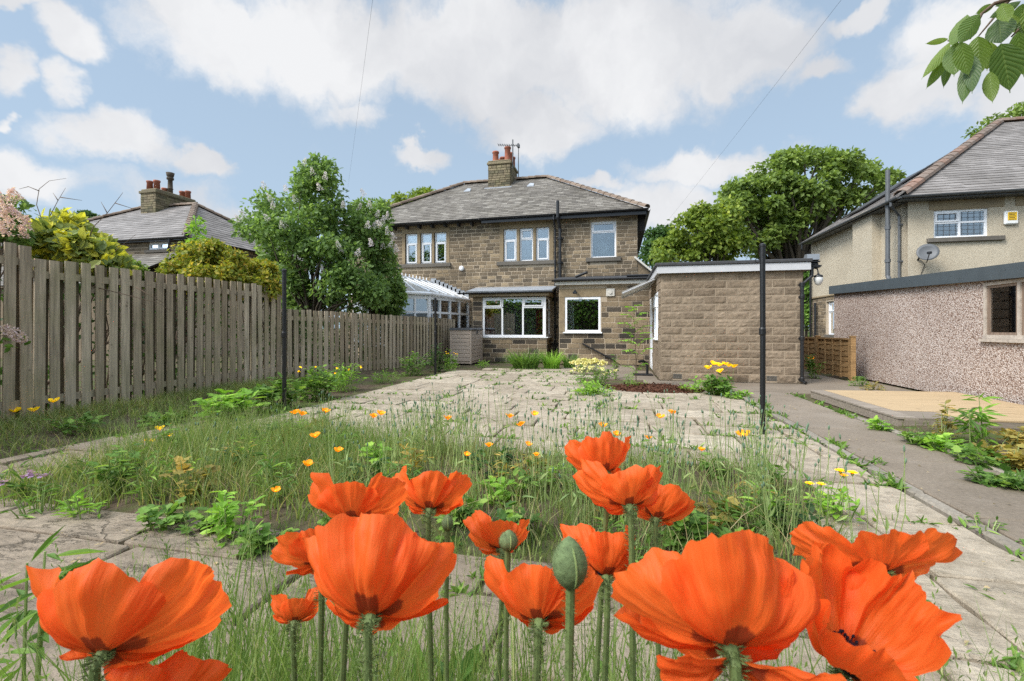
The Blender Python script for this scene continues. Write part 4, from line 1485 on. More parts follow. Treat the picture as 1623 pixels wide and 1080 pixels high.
# ================================================================== BLOCK GARAGE
def make_garage():
    x0, x1, y0, y1, ze = .95, 3.90, 11.1, 15.0, 2.46
    h = thing('block_garage', 'flat-roofed garage of buff rock-faced blocks with a white fascia, centre right', 'garage', (2.4, 11.1, 0))
    w = MB().on((0, y0, 0), *FRONT)
    vents = [(1.22, 1.42, .04, .16), (3.18, 3.40, .04, .16)]
    wall_shell(w, x0, x1, 0, ze, [])
    # rock-faced blocks with a bulging face
    rows = 14
    ch = ze / rows
    for r in range(rows):
        v0, v1 = r * ch + .010, (r + 1) * ch - .010
        u = x0 + (-.23 if r % 2 else 0)
        while u < x1:
            a, b = max(u + .008, x0), min(u + .462, x1)
            u += .47
            if b - a < .05: continue
            for s, e in free_spans(a, b, v0, v1, vents):
                nx, nz = 7, 4
                V = []
                for j in range(nz + 1):
                    for i in range(nx + 1):
                        edge = i in (0, nx) or j in (0, nz)
                        uu, vv = s + (e - s) * i / nx, v0 + (v1 - v0) * j / nz
                        p = .003 if edge else .011 + .010 * mnoise.noise((uu * 9, vv * 14, r * 3.3))
                        V.append((uu, p, vv))
                F = [(j * (nx + 1) + i, j * (nx + 1) + i + 1, (j + 1) * (nx + 1) + i + 1, (j + 1) * (nx + 1) + i) for j in range(nz) for i in range(nx)]
                w.add(V, F, 1)
    w.on((x0, y0, 0), *LEFT)
    sideholes = [(-1.75, -.55, .95, 2.1), (-3.4, -2.5, .02, 2.1)]
    wall_shell(w, -(y1 - y0), -.23, 0, ze, sideholes)
    stones(w, -(y1 - y0), -.012, 0, ze, sideholes, .176, .46, .46, .01, .016, mi=1, bond=.47)
    w.on((x1, y0, 0), *RIGHT)
    wall_shell(w, .23, y1 - y0, 0, ze, [])
    stones(w, .012, y1 - y0, 0, ze, [], .176, .46, .46, .01, .016, mi=1, bond=.47)
    w.frame = None
    w.box(x0 + .24, x1 - .24, y1 - .2, y1, 0, ze)
    wl = w.build('wall', [M['garage mortar'], M['garage block']], h)
    casement(h, (x0, y0, 0), LEFT, *sideholes[0], cells=[(0, .5, .7, 1, True), (0, .5, 0, .7, False), (.5, 1, 0, 1, False)], inset=-.02, sill=('upvc', .04, .04, .08))
    d = MB().on((x0, y0, 0), *LEFT)
    d.box(-3.4, -2.5, -.1, .02, .02, 2.1, bev=.01)
    for z in (.2, 1.2):
        d.box(-3.25, -2.65, .02, .03, z, z + .7, bev=.006)
    d.build('door', M['upvc'], h)
    for a, b, c, e in vents:
        v = MB().on((0, y0, 0), *FRONT)
        v.box(a + .005, b - .005, -.1, .004, c + .004, e - .004)
        for i in range(3):
            for k in range(4):
                ww = (b - a - .03) / 4
                v.box(a + .015 + k * ww, a + .015 + (k + .7) * ww, .003, .012, c + .012 + i * .036, c + .036 + i * .036)
        v.build('air_brick', M['sill stone'], wl)
    f = MB()
    f.box(x0 - .09, x1 + .12, y0 - .12, y0 - .085, ze + .01, ze + .17)
    f.box(x0 - .09, x0 - .055, y0 - .083, y1 + .1, ze + .01, ze + .168)
    f.box(x1 + .085, x1 + .12, y0 - .083, y1 + .1, ze + .01, ze + .168)
    f.box(x0 - .053, x1 + .083, y0 - .083, y0 - .001, ze + .012, ze + .03)
    f.box(x0 - .053, x0 - .001, y0 + .001, y1, ze + .012, ze + .03)
    f.build('fascia', M['white board'], h)
    r = MB()
    r.box(x0 - .13, x1 + .15, y0 - .15, y1 + .12, ze + .172, ze + .25, bev=.015)
    r.build('roof', M['slate grey felt'], h)
    p = MB()
    gutter(p, (x1 + .125, y0 - .1, ze + .13), (x1 + .125, y1, ze + .1), (1, 0, 0), .05)
    p.tube([(x1 + .17, y0 - .02, ze + .08), (x1 + .17, y0 - .02, ze - .12), (x1 - .03, y0 - .055, ze - .3), (x1 - .03, y0 - .055, .06), (x1 + .02, y0 - .13, .03)], .038, 10)
    for z in (.06, .95, 1.85, ze - .34):
        p.lathe([(.05, 0), (.052, .07), (.045, .08)], (x1 - .03, y0 - .055, z), 10)
        p.box(x1 - .09, x1 + .03, y0 - .035, y0 - .0, z + .02, z + .05)
    p.build('downpipe', M['black plastic'], h)
    # floodlight and lantern on the corner
    c = dep(1287, 409, 9.95)
    t = thing('floodlight', 'weathered grey floodlight on the right-hand corner of the block garage roof', 'floodlight', tuple(c))
    m = MB()
    m.prism([(-.08, -.05), (.10, -.09), (.12, .02), (.06, .085), (-.07, .075)], (0, 1, 0), (0, 0, 1), (c.x - .12, c.y, c.z), (.24, 0, 0))
    m.build('housing', M['steel'], t)
    m = MB()
    m.box(c.x - .14, c.x + .14, c.y - .06, c.y + .04, c.z - .10, c.z - .075)
    m.box(c.x - .05, c.x + .12, c.y - .03, c.y + .06, c.z - .24, c.z - .10, bev=.02)
    m.prism([(-.02, 0), (.12, -.02), (.16, .03), (.02, .05)], (1, 0, 0), (0, 0, 1), (c.x + .02, c.y - .05, c.z - .2), (0, .1, 0))
    m.build('bracket', M['black iron'], t)
    c = dep(1297, 444, 9.9)
    t = thing('wall_lantern', 'white globe lantern on a black curved bracket at the garage corner', 'lantern', tuple(c))
    m = MB()
    m.lathe([(.01, -.12), (.05, -.10), (.085, -.02), (.088, .04), (.07, .07)], c, 16)
    m.build('globe', M['lamp glass'], t, smooth=True)
    m = MB()
    m.lathe([(.092, .07), (.08, .1), (.03, .12), (.012, .15)], c, 16)
    m.tube([c + Vector((0, 0, .14)), c + Vector((-.005, .03, .24)), c + Vector((-.06, .08, .28)), c + Vector((-.13, .12, .24)), c + Vector((-.20, .16, .2))], .014, 8)
    m.build('bracket', M['black iron'], t)
    # clear sheet canopy over the side door
    t = thing('door_canopy', 'grubby clear corrugated canopy sloping off the left side of the block garage', 'canopy', (.2, 12.4, 2.2))
    a, b = at(1035, 449, 12.6), at(985, 466, 12.6)
    m = MB()
    n = 28
    V = []
    for i in range(n + 1):
        y = 12.0 + 2.0 * i / n
        for (p, q) in ((.9, a.z + .08), (b.x, b.z)):
            z = q + .012 * math.sin(i * 1.6)
            V += [(p, y, z), (p, y, z - .006)]
    F = []
    for i in range(n):
        k = i * 4
        F += [(k, k + 2, k + 6, k + 4), (k + 1, k + 5, k + 7, k + 3), (k, k + 4, k + 5, k + 1), (k + 2, k + 3, k + 7, k + 6)]
    m.add(V, F)
    m.build('sheet', M['poly sheet'], t, smooth=True)
    m = MB()
    m.tube([(.9, 12.02, a.z + .05), (b.x + .02, 12.02, b.z - .03)], .022, 6)
    m.tube([(.9, 13.98, a.z + .05), (b.x + .02, 13.98, b.z - .03)], .022, 6)
    m.build('frame', M['white board'], t)
    # cast iron pump-like stopcock / gully pipe by the side wall
    m = MB()
    m.tube([(.72, 12.3, 0), (.72, 12.3, .28), (.62, 12.25, .36), (.5, 12.2, .34)], .035, 8)
    m.box(.35, .85, 12.05, 12.4, 0, .03, bev=.01)
    tag(m.build('standpipe', M['black iron'], loc=(.7, 12.2, 0)), 'small black cast-iron standpipe at the foot of the garage left wall', 'standpipe')


make_garage()


# ================================================================== PEBBLEDASHED GARAGE ON THE RIGHT
def make_dash_garage():
    X = 5.72
    ya, yb = 5.4, 14.1
    h = thing('pebbledash_garage', 'pinkish pebbledashed garage with a dark grey sloping fascia, at the right edge', 'garage', (X, 10, 0))
    wy0, wy1, wz0, wz1 = 6.9, 8.86, 1.04, 1.93
    def top(y): return 2.16 - (yb - y) * .034
    w = MB()
    def quad(y0, y1, z0, z1a, z1b, x=X, rev=False):
        f = [(0, 1, 2, 3)]
        w.add([(x, y0, z0), (x, y0, z1a), (x, y1, z1b), (x, y1, z0)], f)
    quad(ya, wy0, 0, top(ya), top(wy0)); quad(wy0, wy1, 0, wz0, wz0); quad(wy1, yb, 0, top(wy1), top(yb)); quad(wy0, wy1, wz1, top(wy0), top(wy1))
    for (a, b, c, d) in ((wy0, wy0, wz0, wz1), (wy1, wy1, wz0, wz1)):
        w.add([(X, a, c), (X, a, d), (X + .1, a, d), (X + .1, a, c)], [(0, 1, 2, 3)])
    w.add([(X, wy0, wz0), (X, wy1, wz0), (X + .1, wy1, wz0), (X + .1, wy0, wz0)], [(0, 1, 2, 3)])
    w.add([(X, yb, 0), (X, yb, top(yb)), (X + 3.0, yb, top(yb)), (X + 3.0, yb, 0)], [(0, 1, 2, 3)])
    w.add([(X, ya, 0), (X, ya, top(ya)), (X + 3.0, ya, top(ya)), (X + 3.0, ya, 0)], [(0, 1, 2, 3)])
    w.add([(X + 3, ya, 0), (X + 3, ya, top(ya)), (X + 3, yb, top(yb)), (X + 3, yb, 0)], [(0, 1, 2, 3)])
    w.build('wall', M['pebbledash'], h)
    f = MB()
    f.prism([(ya - .1, top(ya - .1) - .02), (yb + .06, top(yb + .06) - .02), (yb + .06, top(yb) + .20), (ya - .1, top(ya) + .20)], (0, 1, 0), (0, 0, 1), (X - .10, 0, 0), (.04, 0, 0))
    for k in range(8):
        y = ya + .6 + k * 1.15
        f.lathe([(.012, 0), (.012, .006)], (X - .10, y, top(y) + .12), 8, (-1, 0, 0))
    f.build('fascia', M['fascia grey'], h)
    r = MB()
    r.prism([(ya - .1, top(ya - .1) + .12), (yb + .06, top(yb + .06) + .12), (yb + .06, top(yb) + .19), (ya - .1, top(ya) + .19)], (0, 1, 0), (0, 0, 1), (X - .058, 0, 0), (3.1, 0, 0))
    r.build('roof', M['slate grey felt'], h)
    # the timber window
    m = MB()
    m.box(X - .015, X + .08, wy0, wy1, wz0, wz0 + .06); m.box(X - .015, X + .08, wy0, wy1, wz1 - .05, wz1)
    ys = [wy0, wy0 + .62, wy0 + 1.27, wy1 - .05]
    for y in ys: m.box(X - .012, X + .078, y, y + .05, wz0 + .06, wz1 - .05)
    m.box(X - .06, X + .0, wy0 - .05, wy1 + .03, wz0 - .05, wz0 - .002)
    fr = m.build('window', M['old wood paint'], h)
    for a, b in zip(ys[:-1], ys[1:]):
        s = MB()
        for (c, d, e, g) in ((a + .05, a + .10, wz0 + .06, wz1 - .05), (b - .05, b, wz0 + .06, wz1 - .05), (a + .10, b - .05, wz0 + .06, wz0 + .1), (a + .10, b - .05, wz1 - .09, wz1 - .05)):
            s.box(X + .01, X + .05, c, d, e, g)
        s.build('sash', M['window timber'], fr)
        g = MB()
        g.box(X + .028, X + .034, a + .10, b - .05, wz0 + .05, wz1 - .04)
        g.build('pane', M['glass'], fr)
    s = MB()
    for z in (1.2, 1.42, 1.6):
        s.box(X + .5, X + .8, wy0 - .3, wy1 + .3, z, z + .04)
    s.box(X + .8, X + .84, wy0 - .3, wy1 + .3, .9, 1.9)
    s.build('shelf', M['window timber'], h)


make_dash_garage()


# ================================================================== CREAM HOUSE ON THE RIGHT
def make_right_house():
    X0, Y0, Y1 = 8.28, 15.7, 22.6
    ZE = 5.02
    h = thing('roughcast_house', 'cream roughcast house with a grey hipped roof, behind the pebbledashed garage', 'house', (X0 + 4, Y0, 0))
    a, b = at(1480, 378, Y0), at(1567, 329.5, Y0)
    wn = (a.x, b.x, a.z, b.z)
    w = MB().on((0, Y0, 0), *FRONT)
    wall_shell(w, X0, X0 + 10, 0, ZE, [wn])
    w.on((X0, Y0, 0), *LEFT)
    c, d = atx(1314, 555, X0), atx(1321, 480, X0)
    sw = (-c.y + Y0, -d.y + Y0, 1.0, 2.35)
    sw = (-(21.2 - Y0), -(20.2 - Y0), .95, 2.3)
    wall_shell(w, -(Y1 - Y0), -.23, 2.56, ZE, [])
    w.frame = None
    w.box(X0 + .23, X0 + 9.9, Y1 - .2, Y1 - .002, 0, ZE)
    w.build('wall', M['roughcast'], h)
    w = MB().on((X0 + .03, Y0, 0), *LEFT)
    wall_shell(w, -(Y1 - Y0), -.23, 0, 2.5, [sw])
    stones(w, -(Y1 - Y0), -.012, 0, 2.5, [sw], .15, .22, .46)
    w.build('lower_wall', [M['mortar'], M['house stone']], h)
    m = MB().on((X0, Y0, 0), *LEFT)
    m.box(-(Y1 - Y0) - .05, .0, -.03, .03, 2.5, 2.57, bev=.01)
    m.build('string_course', M['dressed stone'], h)
    casement(h, (X0 + .03, Y0, 0), LEFT, *sw, cells=[(0, 1, .7, 1, True), (0, 1, 0, .7, False)], inset=.1, sill=('sill stone', .05, .12, .05))
    # chimney breast
    p, q = atx(1395, 400, X0), atx(1373, 400, X0)
    m = MB()
    m.box(X0 - .26, X0 + .1, p.y - .05, q.y + .35, 2.58, ZE + .1)
    m.build('chimney_breast', M['roughcast'], h)
    # the upstairs window
    casement(h, (0, Y0, 0), FRONT, *wn, cells=[(0, .5, .56, 1, True), (0, .5, 0, .56, False), (.5, 1, .56, 1, False), (.5, 1, 0, .56, False)], fw=.06, inset=.06)
    le = MB().on((0, Y0, 0), *FRONT)
    for k in range(1, 9):
        u = wn[0] + (wn[1] - wn[0]) * k / 9
        le.box(u - .004, u + .004, -.084, -.078, wn[2] + .07, wn[3] - .07)
    for k in range(1, 7):
        z = wn[2] + (wn[3] - wn[2]) * k / 7
        le.box(wn[0] + .07, wn[1] - .07, -.0845, -.0785, z - .004, z + .004)
    le.build('leading', M['grey pipe'], h)
    for a, b in ((wn[0] - .12, wn[1] + .36), (wn[1] + .62, wn[1] + 2.6)):
        d = MB().on((0, Y0, 0), *FRONT)
        d.box(a, b, -.08, .022, wn[3] + .01, wn[3] + .27, bev=.01)
        d.build('lintel', M['dressed stone'], h)
    for a, b in ((wn[0] - .18, wn[1] + .34), (wn[1] + .95, wn[1] + 2.6)):
        d = MB().on((0, Y0, 0), *FRONT)
        d.box(a, b, -.08, .09, wn[2] - .13, wn[2] - .002, bev=.012)
        d.build('sill', M['sill stone'], h)
    # roof
    ex, ey, ez = X0 - .38, Y0 - .38, ZE - .02
    ap = Vector((14.95, 22.4, 9.5))
    far = Vector((ex, Y1 + .05, ez))
    r = MB()
    slate_slope(r, [(ex, ey, ez), (ex + 12, ey, ez), (ex + 12, ap.y, ap.z), tuple(ap)], .24, .34)
    slate_slope(r, [tuple(far), (ex, ey, ez), tuple(ap)], .24, .34)
    r.add([tuple(far), (ap.x, ap.y, ap.z), (ap.x, Y1 + .05, ez)], [(0, 1, 2)])
    r.add([tuple(ap), (ex + 12, ap.y, ap.z), (ex + 12, Y1 + .05, ez), (ap.x, Y1 + .05, ez)], [(0, 1, 2, 3)])
    rf = r.build('roof', M['dark slate'], h)
    for a, b, n, nm in (((ex, ey, ez + .05), ap + Vector((0, 0, .04)), 22, 'hip_tiles'), (ap + Vector((0, 0, .04)), (ex + 12, ap.y, ap.z + .04), 10, 'ridge_tiles')):
        t = MB()
        hip_run(t, a, b, n, .165)
        t.build(nm, M['red hip tile'], rf)
    # solar panels lying on the left slope
    e1 = (ap - Vector((ex, ey, ez)))
    base = Vector((ex, 19.0, ez))
    n = Vector((0, -1, 0)).cross(Vector((ap.x - ex, 0, ap.z - ez))).normalized()
    if n.z < 0: n = -n
    upv = Vector((ap.x - ex, 0, ap.z - ez)).normalized()
    for k, (y0, s0, s1) in enumerate(((19.2, .9, 2.5), (19.9, 2.55, 4.1))):
        pnl = MB()
        o = Vector((ex, y0, ez)) + upv * s0 + n * .06
        A, B = Vector((0, 1.5, 0)), upv * (s1 - s0)
        V = [o, o + A, o + A + B, o + B]
        pnl.add([tuple(v) for v in V] + [tuple(v + n * .05) for v in V], [(0, 1, 2, 3), (7, 6, 5, 4), (0, 4, 5, 1), (1, 5, 6, 2), (2, 6, 7, 3), (3, 7, 4, 0)])
        pnl.build('roof_panel', M['black plastic'], rf)
    g = MB()
    gutter(g, (ex - .02, ey, ez - .0), (ex + 11.8, ey, ez + .03), (0, -1, 0), .062)
    gutter(g, (ex, ey - .03, ez - .0), (ex, Y1, ez - .04), (-1, 0, 0), .062)
    g.box(ex + .02, X0 - .01, ey + .3, Y1 - .1, ez - .09, ez - .06)
    g.box(ex + .02, ex + 11.8, ey + .01, Y0 - .03, ez - .09, ez - .06)
    g.build('gutter', M['grey plastic'], h)
    p = MB()
    A = atx(1407, 440, X0 - .35)
    p.tube([(A.x, A.y - .35, 2.5), (A.x, A.y - .12, 2.62), (A.x, A.y, 2.8), (A.x, A.y, 6.0)], .06, 10)
    for z in (3.2, 4.2, 4.9): p.lathe([(.075, 0), (.075, .1)], (A.x, A.y, z), 10)
    p.build('soil_pipe', M['grey pipe'], h)
    p = MB()
    B = atx(1425, 440, X0 - .08)
    p.tube([(ex - .06, ey + .35, ez - .04), (ex - .06, ey + .36, ez - .16), (B.x, B.y, ez - .42), (B.x, B.y, 2.75), (B.x, B.y - .2, 2.6)], .036, 8)
    for z in (3.2, 4.3): p.box(B.x - .03, X0, B.y - .05, B.y + .05, z, z + .04)
    p.build('downpipe', M['grey pipe'], h)
    p = MB()
    C = atx(1279, 400, X0 - .1)
    p.tube([(ex - .06, Y1 - .2, ez - .06), (ex - .06, Y1 - .2, ez - .3), (X0 - .08, Y1 - .15, ez - .55), (X0 - .08, Y1 - .15, .2)], .04, 8)
    p.tube([(X0 - .1, 21.9, 0), (X0 - .1, 21.9, 2.3)], .05, 8)
    p.build('downpipe', M['black plastic'], h)
    # satellite dish
    c = at(1470, 401, Y0 - .35)
    t = thing('satellite_dish', 'grey oval satellite dish below the upper window of the cream house', 'satellite dish', tuple(c))
    m = MB()
    ax = Vector((-.35, -.85, .25)).normalized()
    prof = [(.0, .0), (.10, .006), (.18, .024), (.25, .052), (.25, .06), (.18, .034), (.10, .016), (.0, .010)]
    m.lathe(prof, c, 24, ax)
    m.build('dish', M['grey pipe'], t, smooth=True)
    m = MB()
    m.tube([c, c + Vector((-.05, .2, -.05)), c + Vector((-.05, .34, -.15))], .025, 8)
    m.tube([c + Vector((-.02, 0, -.28)), c + ax * .36 + Vector((0, 0, -.16))], .012, 6)
    q = c + ax * .36 + Vector((0, 0, -.14))
    m.box(q.x - .04, q.x + .04, q.y - .05, q.y + .05, q.z - .035, q.z + .035, bev=.01)
    m.build('bracket', M['black plastic'], t)
    m = MB()
    e = at(1440, 435, Y0 - .02)
    m.tube([c + Vector((0, .32, -.15)), c + Vector((.12, .33, -.3)), c + Vector((.02, .34, -.6)), (c.x - .5, Y0 - .015, c.z - .85), (X0 + .1, Y0 - .015, c.z - .98)], .008, 5)
    m.tube([(X0 + .1, Y0 - .03, 2.66), (X0 + .9, Y0 - .03, 2.72), (X0 + 1.9, Y0 - .03, 2.80), (X0 + 2.0, Y0 - .03, 2.9)], .014, 5)
    m.build('cable', M['cable black'], t)
    # burglar alarm box
    c = at(1600, 346, Y0)
    t = thing('alarm_box', 'white burglar alarm box with a yellow panel on the cream house wall', 'alarm box', (c.x, Y0, c.z))
    m = MB()
    m.box(c.x - .16, c.x + .16, Y0 - .09, Y0 - .001, c.z - .19, c.z + .19, bev=.03)
    m.build('case', M['alarm white'], t)
    m = MB()
    m.box(c.x - .10, c.x + .11, Y0 - .098, Y0 - .088, c.z - .08, c.z + .15, bev=.004)
    m.build('panel', M['alarm yellow'], t)
    m = MB()
    for k in range(5):
        z = c.z + .12 - k * .042
        m.box(c.x - .08, c.x + .085 - .03 * (k % 2), Y0 - .101, Y0 - .097, z - .01, z + .006)
    m.build('lettering', M['alarm ink'], t)


make_right_house()


# ================================================================== HOUSE BEYOND THE LEFT FENCE
def make_left_house():
    XR, Y0 = -17.74, 15.56
    XL = -29.4
    ZE = 5.0
    ex0, ex1, ey = XL - .3, XR + .3, Y0 - .3
    by = Y0 + 8.3
    ry = (ey + by) / 2
    run = ry - ey
    rz = ZE + run * .63
    h = thing('slate_roofed_house', 'stone house beyond the left fence with a hipped slate roof and a stone chimney', 'house', (-23, Y0, 0))
    w = MB().on((0, Y0, 0), *FRONT)
    wn = (XR - 2.1, XR - .95, 4.58, 4.92)
    wall_shell(w, XL, XR, 0, ZE, [wn])
    stones(w, XL, XR, 2.5, ZE, [wn], .15, .24, .5)
    w.on((XR, Y0, 0), *RIGHT)
    wall_shell(w, .23, 7.7, 0, ZE, [])
    stones(w, .012, 7.7, 2.5, ZE, [], .15, .24, .5)
    w.on((XL, Y0, 0), *LEFT)
    wall_shell(w, -7.7, -.23, 0, ZE, [])
    w.build('wall', [M['mortar'], M['house stone']], h)
    casement(h, (0, Y0, 0), FRONT, *wn, cells=[(0, .5, 0, 1, True), (.5, 1, 0, 1, True)], sill=('sill stone', .1, .12, .08))
    r = MB()
    slate_slope(r, [(ex0, ey, ZE), (ex1, ey, ZE), (ex1 - run, ry, rz), (ex0 + run, ry, rz)], .30, .42)
    slate_slope(r, [(ex1, ey, ZE), (ex1, by, ZE), (ex1 - run, ry, rz)], .30, .42)
    r.add([(ex0, by, ZE), (ex0, ey, ZE), (ex0 + run, ry, rz)], [(0, 1, 2)])
    r.add([(ex1, by, ZE), (ex0, by, ZE), (ex0 + run, ry, rz), (ex1 - run, ry, rz)], [(0, 1, 2, 3)])
    rf = r.build('roof', M['dark slate'], h)
    for a, b, n, nm in (((ex1, ey, ZE + .05), (ex1 - run, ry, rz + .04), 16, 'hip_tiles'), ((ex1, by, ZE + .05), (ex1 - run, ry, rz + .04), 16, 'hip_tiles'),
                        ((ex0, ey, ZE + .05), (ex0 + run, ry, rz + .04), 16, 'hip_tiles'), ((ex0 + run, ry, rz + .04), (ex1 - run, ry, rz + .04), 8, 'ridge_tiles')):
        t = MB()
        hip_run(t, a, b, n, .145)
        t.build(nm, M['hip tile'], rf)
    g = MB()
    gutter(g, (ex0, ey, ZE), (ex1 + .06, ey, ZE), (0, -1, 0), .06)
    gutter(g, (ex1, ey, ZE), (ex1, by, ZE), (1, 0, 0), .06)
    g.box(ex0, ex1 - .03, ey + .01, Y0 - .02, ZE - .1, ZE - .07)
    g.tube([(XR - .5, ey - .05, ZE - .06), (XR - .5, ey - .05, ZE - .2), (XR - .9, Y0 - .07, ZE - .5), (XR - .9, Y0 - .07, 2)], .04, 8)
    g.build('gutter', M['black plastic'], h)
    # chimney
    c0 = at(264, 340, ry)
    cx0, cx1, cy0, cy1 = c0.x - .72, c0.x + .28, ry - .8, ry + 1.5
    zt = at(264, 307, ry).z
    c = MB()
    c.box(cx0 + .01, cx1 - .01, cy0 + .01, cy1 - .01, rz - .9, zt - .1)
    z = rz - .8
    while z < zt - .2:
        hh = random.uniform(.11, .16)
        for (O, UN, w0, w1) in (((0, cy0, 0), FRONT, cx0, cx1), ((cx1, 0, 0), RIGHT, cy0, cy1), ((cx0, 0, 0), LEFT, -cy1, -cy0)):
            c.on(O, *UN)
            stones(c, w0, w1, z, z + hh, [], hh, .2, .5, .012, .014, mi=0)
        c.frame = None
        z += hh
    c.box(cx0 - .07, cx1 + .07, cy0 - .07, cy1 + .07, zt - .2, zt - .06, bev=.02)
    c.box(cx0, cx1, cy0, cy1, zt - .058, zt + .04, bev=.03)
    ch = c.build('chimney', M['chimney stone'], rf)
    for (fx, fy, hg, rr) in ((.25, .12, .5, .15), (.72, .12, .5, .15), (.3, .9, .48, .15), (.75, .88, .45, .14), (.3, .45, .35, .14)):
        p = MB()
        x, y = cx0 + (cx1 - cx0) * fx, cy0 + (cy1 - cy0) * fy
        p.lathe([(rr, 0), (rr * .88, hg - .1), (rr * 1.06, hg - .08), (rr * 1.06, hg), (rr * .75, hg), (rr * .7, hg - .2)], (x, y, zt + .03), 14)
        p.build('chimney_pot', M['terracotta'], ch, smooth=True)
    p = MB()
    x, y = cx0 + (cx1 - cx0) * .55, cy0 + (cy1 - cy0) * .5
    p.lathe([(.13, 0), (.12, .3), (.15, .33), (.12, .36), (.11, .8), (.17, .84), (.17, .93), (.12, .96), (.16, 1.0), (.2, 1.2), (.15, 1.2)], (x, y, zt + .03), 16)
    p.build('chimney_pot', M['bark'], ch, smooth=True)
    # slate-roofed lean-to in front of it
    l0, l1 = at(175, 395, Y0 - .02), at(300, 412, Y0 - .02)
    xa, xb = -27.0, -17.75
    m = MB()
    m.box(xa + .3, xb - .3, 12.9, Y0 - .03, 0, 2.8)
    m.build('lean_to_wall', M['house stone'], h)
    m = MB()
    slate_slope(m, [(xa, 12.6, 2.85), (xb, 12.6, 2.85), (xb, Y0 - .03, 4.42), (xa, Y0 - .03, 4.42)], .26, .36)
    m.build('lean_to_roof', M['slate'], h)


make_left_house()


# ================================================================== FENCES, POSTS, DECK
def paling_fence(name, label, p0, p1, top0, top1, bot0, bot1, pitch=.171, wid=.110):
    p0, p1 = Vector((*p0, 0)), Vector((*p1, 0))
    L = (p1 - p0).length
    U = (p1 - p0).normalized()
    N = Vector((U.y, -U.x, 0))
    h = thing(name, label, 'fence', tuple(p0))
    fb, bb, rl = MB().on(p0, U, N), MB().on(p0, U, N), []
    n = int(L / pitch)
    for k in range(n):
        u = (k + .5) * pitch
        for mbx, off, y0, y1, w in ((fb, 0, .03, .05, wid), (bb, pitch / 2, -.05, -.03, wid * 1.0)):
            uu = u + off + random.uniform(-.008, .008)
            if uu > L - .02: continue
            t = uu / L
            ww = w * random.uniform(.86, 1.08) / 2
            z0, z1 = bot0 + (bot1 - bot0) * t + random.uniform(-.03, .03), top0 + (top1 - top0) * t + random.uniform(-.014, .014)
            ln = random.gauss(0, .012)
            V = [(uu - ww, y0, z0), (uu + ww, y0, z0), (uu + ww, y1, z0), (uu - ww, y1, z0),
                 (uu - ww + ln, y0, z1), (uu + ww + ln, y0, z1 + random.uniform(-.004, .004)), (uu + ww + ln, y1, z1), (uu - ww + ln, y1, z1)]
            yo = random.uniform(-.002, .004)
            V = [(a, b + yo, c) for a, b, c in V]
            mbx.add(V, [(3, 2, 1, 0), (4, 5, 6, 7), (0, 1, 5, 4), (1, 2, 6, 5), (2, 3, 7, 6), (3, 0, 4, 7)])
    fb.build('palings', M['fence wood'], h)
    bb.build('rear_palings', M['fence back wood'], h)
    for f in ((.11,) if top0 - bot0 < 1 else (.15, .86)):
        pass
    for zo in (-.20, None):
        r = MB().on(p0, U, N)
        za = (top0 + zo) if zo else bot0 + .22
        zb = (top1 + zo) if zo else bot1 + .22
        V = [(0, -.028, za - .045), (L, -.028, zb - .045), (L, .028, zb - .045), (0, .028, za - .045), (0, -.028, za + .045), (L, -.028, zb + .045), (L, .028, zb + .045), (0, .028, za + .045)]
        r.add(V, [(3, 2, 1, 0), (4, 5, 6, 7), (0, 1, 5, 4), (1, 2, 6, 5), (2, 3, 7, 6), (3, 0, 4, 7)])
        r.build('rail', M['fence wood'], h)
    k = 0.0
    while k < L + .05:
        t = min(k / L, 1)
        q = MB().on(p0, U, N)
        u = min(max(k, .05), L - .05)
        q.box(u - .045, u + .045, -.14, -.052, -.3, top0 + (top1 - top0) * t - .06, bev=.006)
        q.build('post', M['fence wood'], h)
        k += 1.8
    return h


paling_fence('paling_fence', 'tallest weathered paling fence at the far left edge, nearest the camera', (-6.97, 1.52), (-6.97, 4.10), 2.2, 2.2, .08, .08)
paling_fence('paling_fence', 'tall grey-brown paling fence on the left, ending at the nearer black post', (-7.0, 4.04), (-7.03, 8.45), 2.07, 2.08, .09, .12)
paling_fence('paling_fence', 'lower grey paling fence in front of the lilac, running to the storage box', (-7.05, 8.5), (-5.80, 15.6), 1.63, 1.54, .08, .0)


def clothes_post(px, pyb, pyt, lab, cut=False):
    b = gnd(px, pyb)
    top = EYE + (EYE) * (HORIZON - pyt) / (pyb - HORIZON)
    t = thing('clothes_post', lab, 'clothes post', (b.x, b.y, 0), 'black iron clothes posts')
    m = MB()
    m.tube([(b.x, b.y, -.05), (b.x + .004, b.y, top * .5), (b.x, b.y, top)], .029, 12)
    m.lathe([(.033, 0), (.036, .01), (.036, .07), (.03, .09)], (b.x, b.y, top * .52), 12)
    m.lathe([(.038, 0), (.034, .02)], (b.x, b.y, .0), 12)
    m.lathe([(.030, 0), (.034, .005), (.034, .03), (.015, .045)], (b.x, b.y, top - .03), 12)
    m.build('shaft', M['black iron'], t)
    m = MB()
    z = top - .18
    pts = [(b.x - .03, b.y, z)] + [(b.x - .055 - .022 * math.cos(a), b.y, z + .022 * math.sin(a)) for a in np.linspace(-2.6, 2.6, 9)]
    m.tube(pts, .005, 5)
    m.build('line_hook', M['black iron'], t)


clothes_post(1208.5, 687, 388, 'black iron clothes post in front of the block garage, tallest of the three')
clothes_post(450.5, 652, 428, 'black iron clothes post at the end of the tall fence, left')
clothes_post(690, 593, 473, 'black iron clothes post by the low fence, farthest and thinnest')


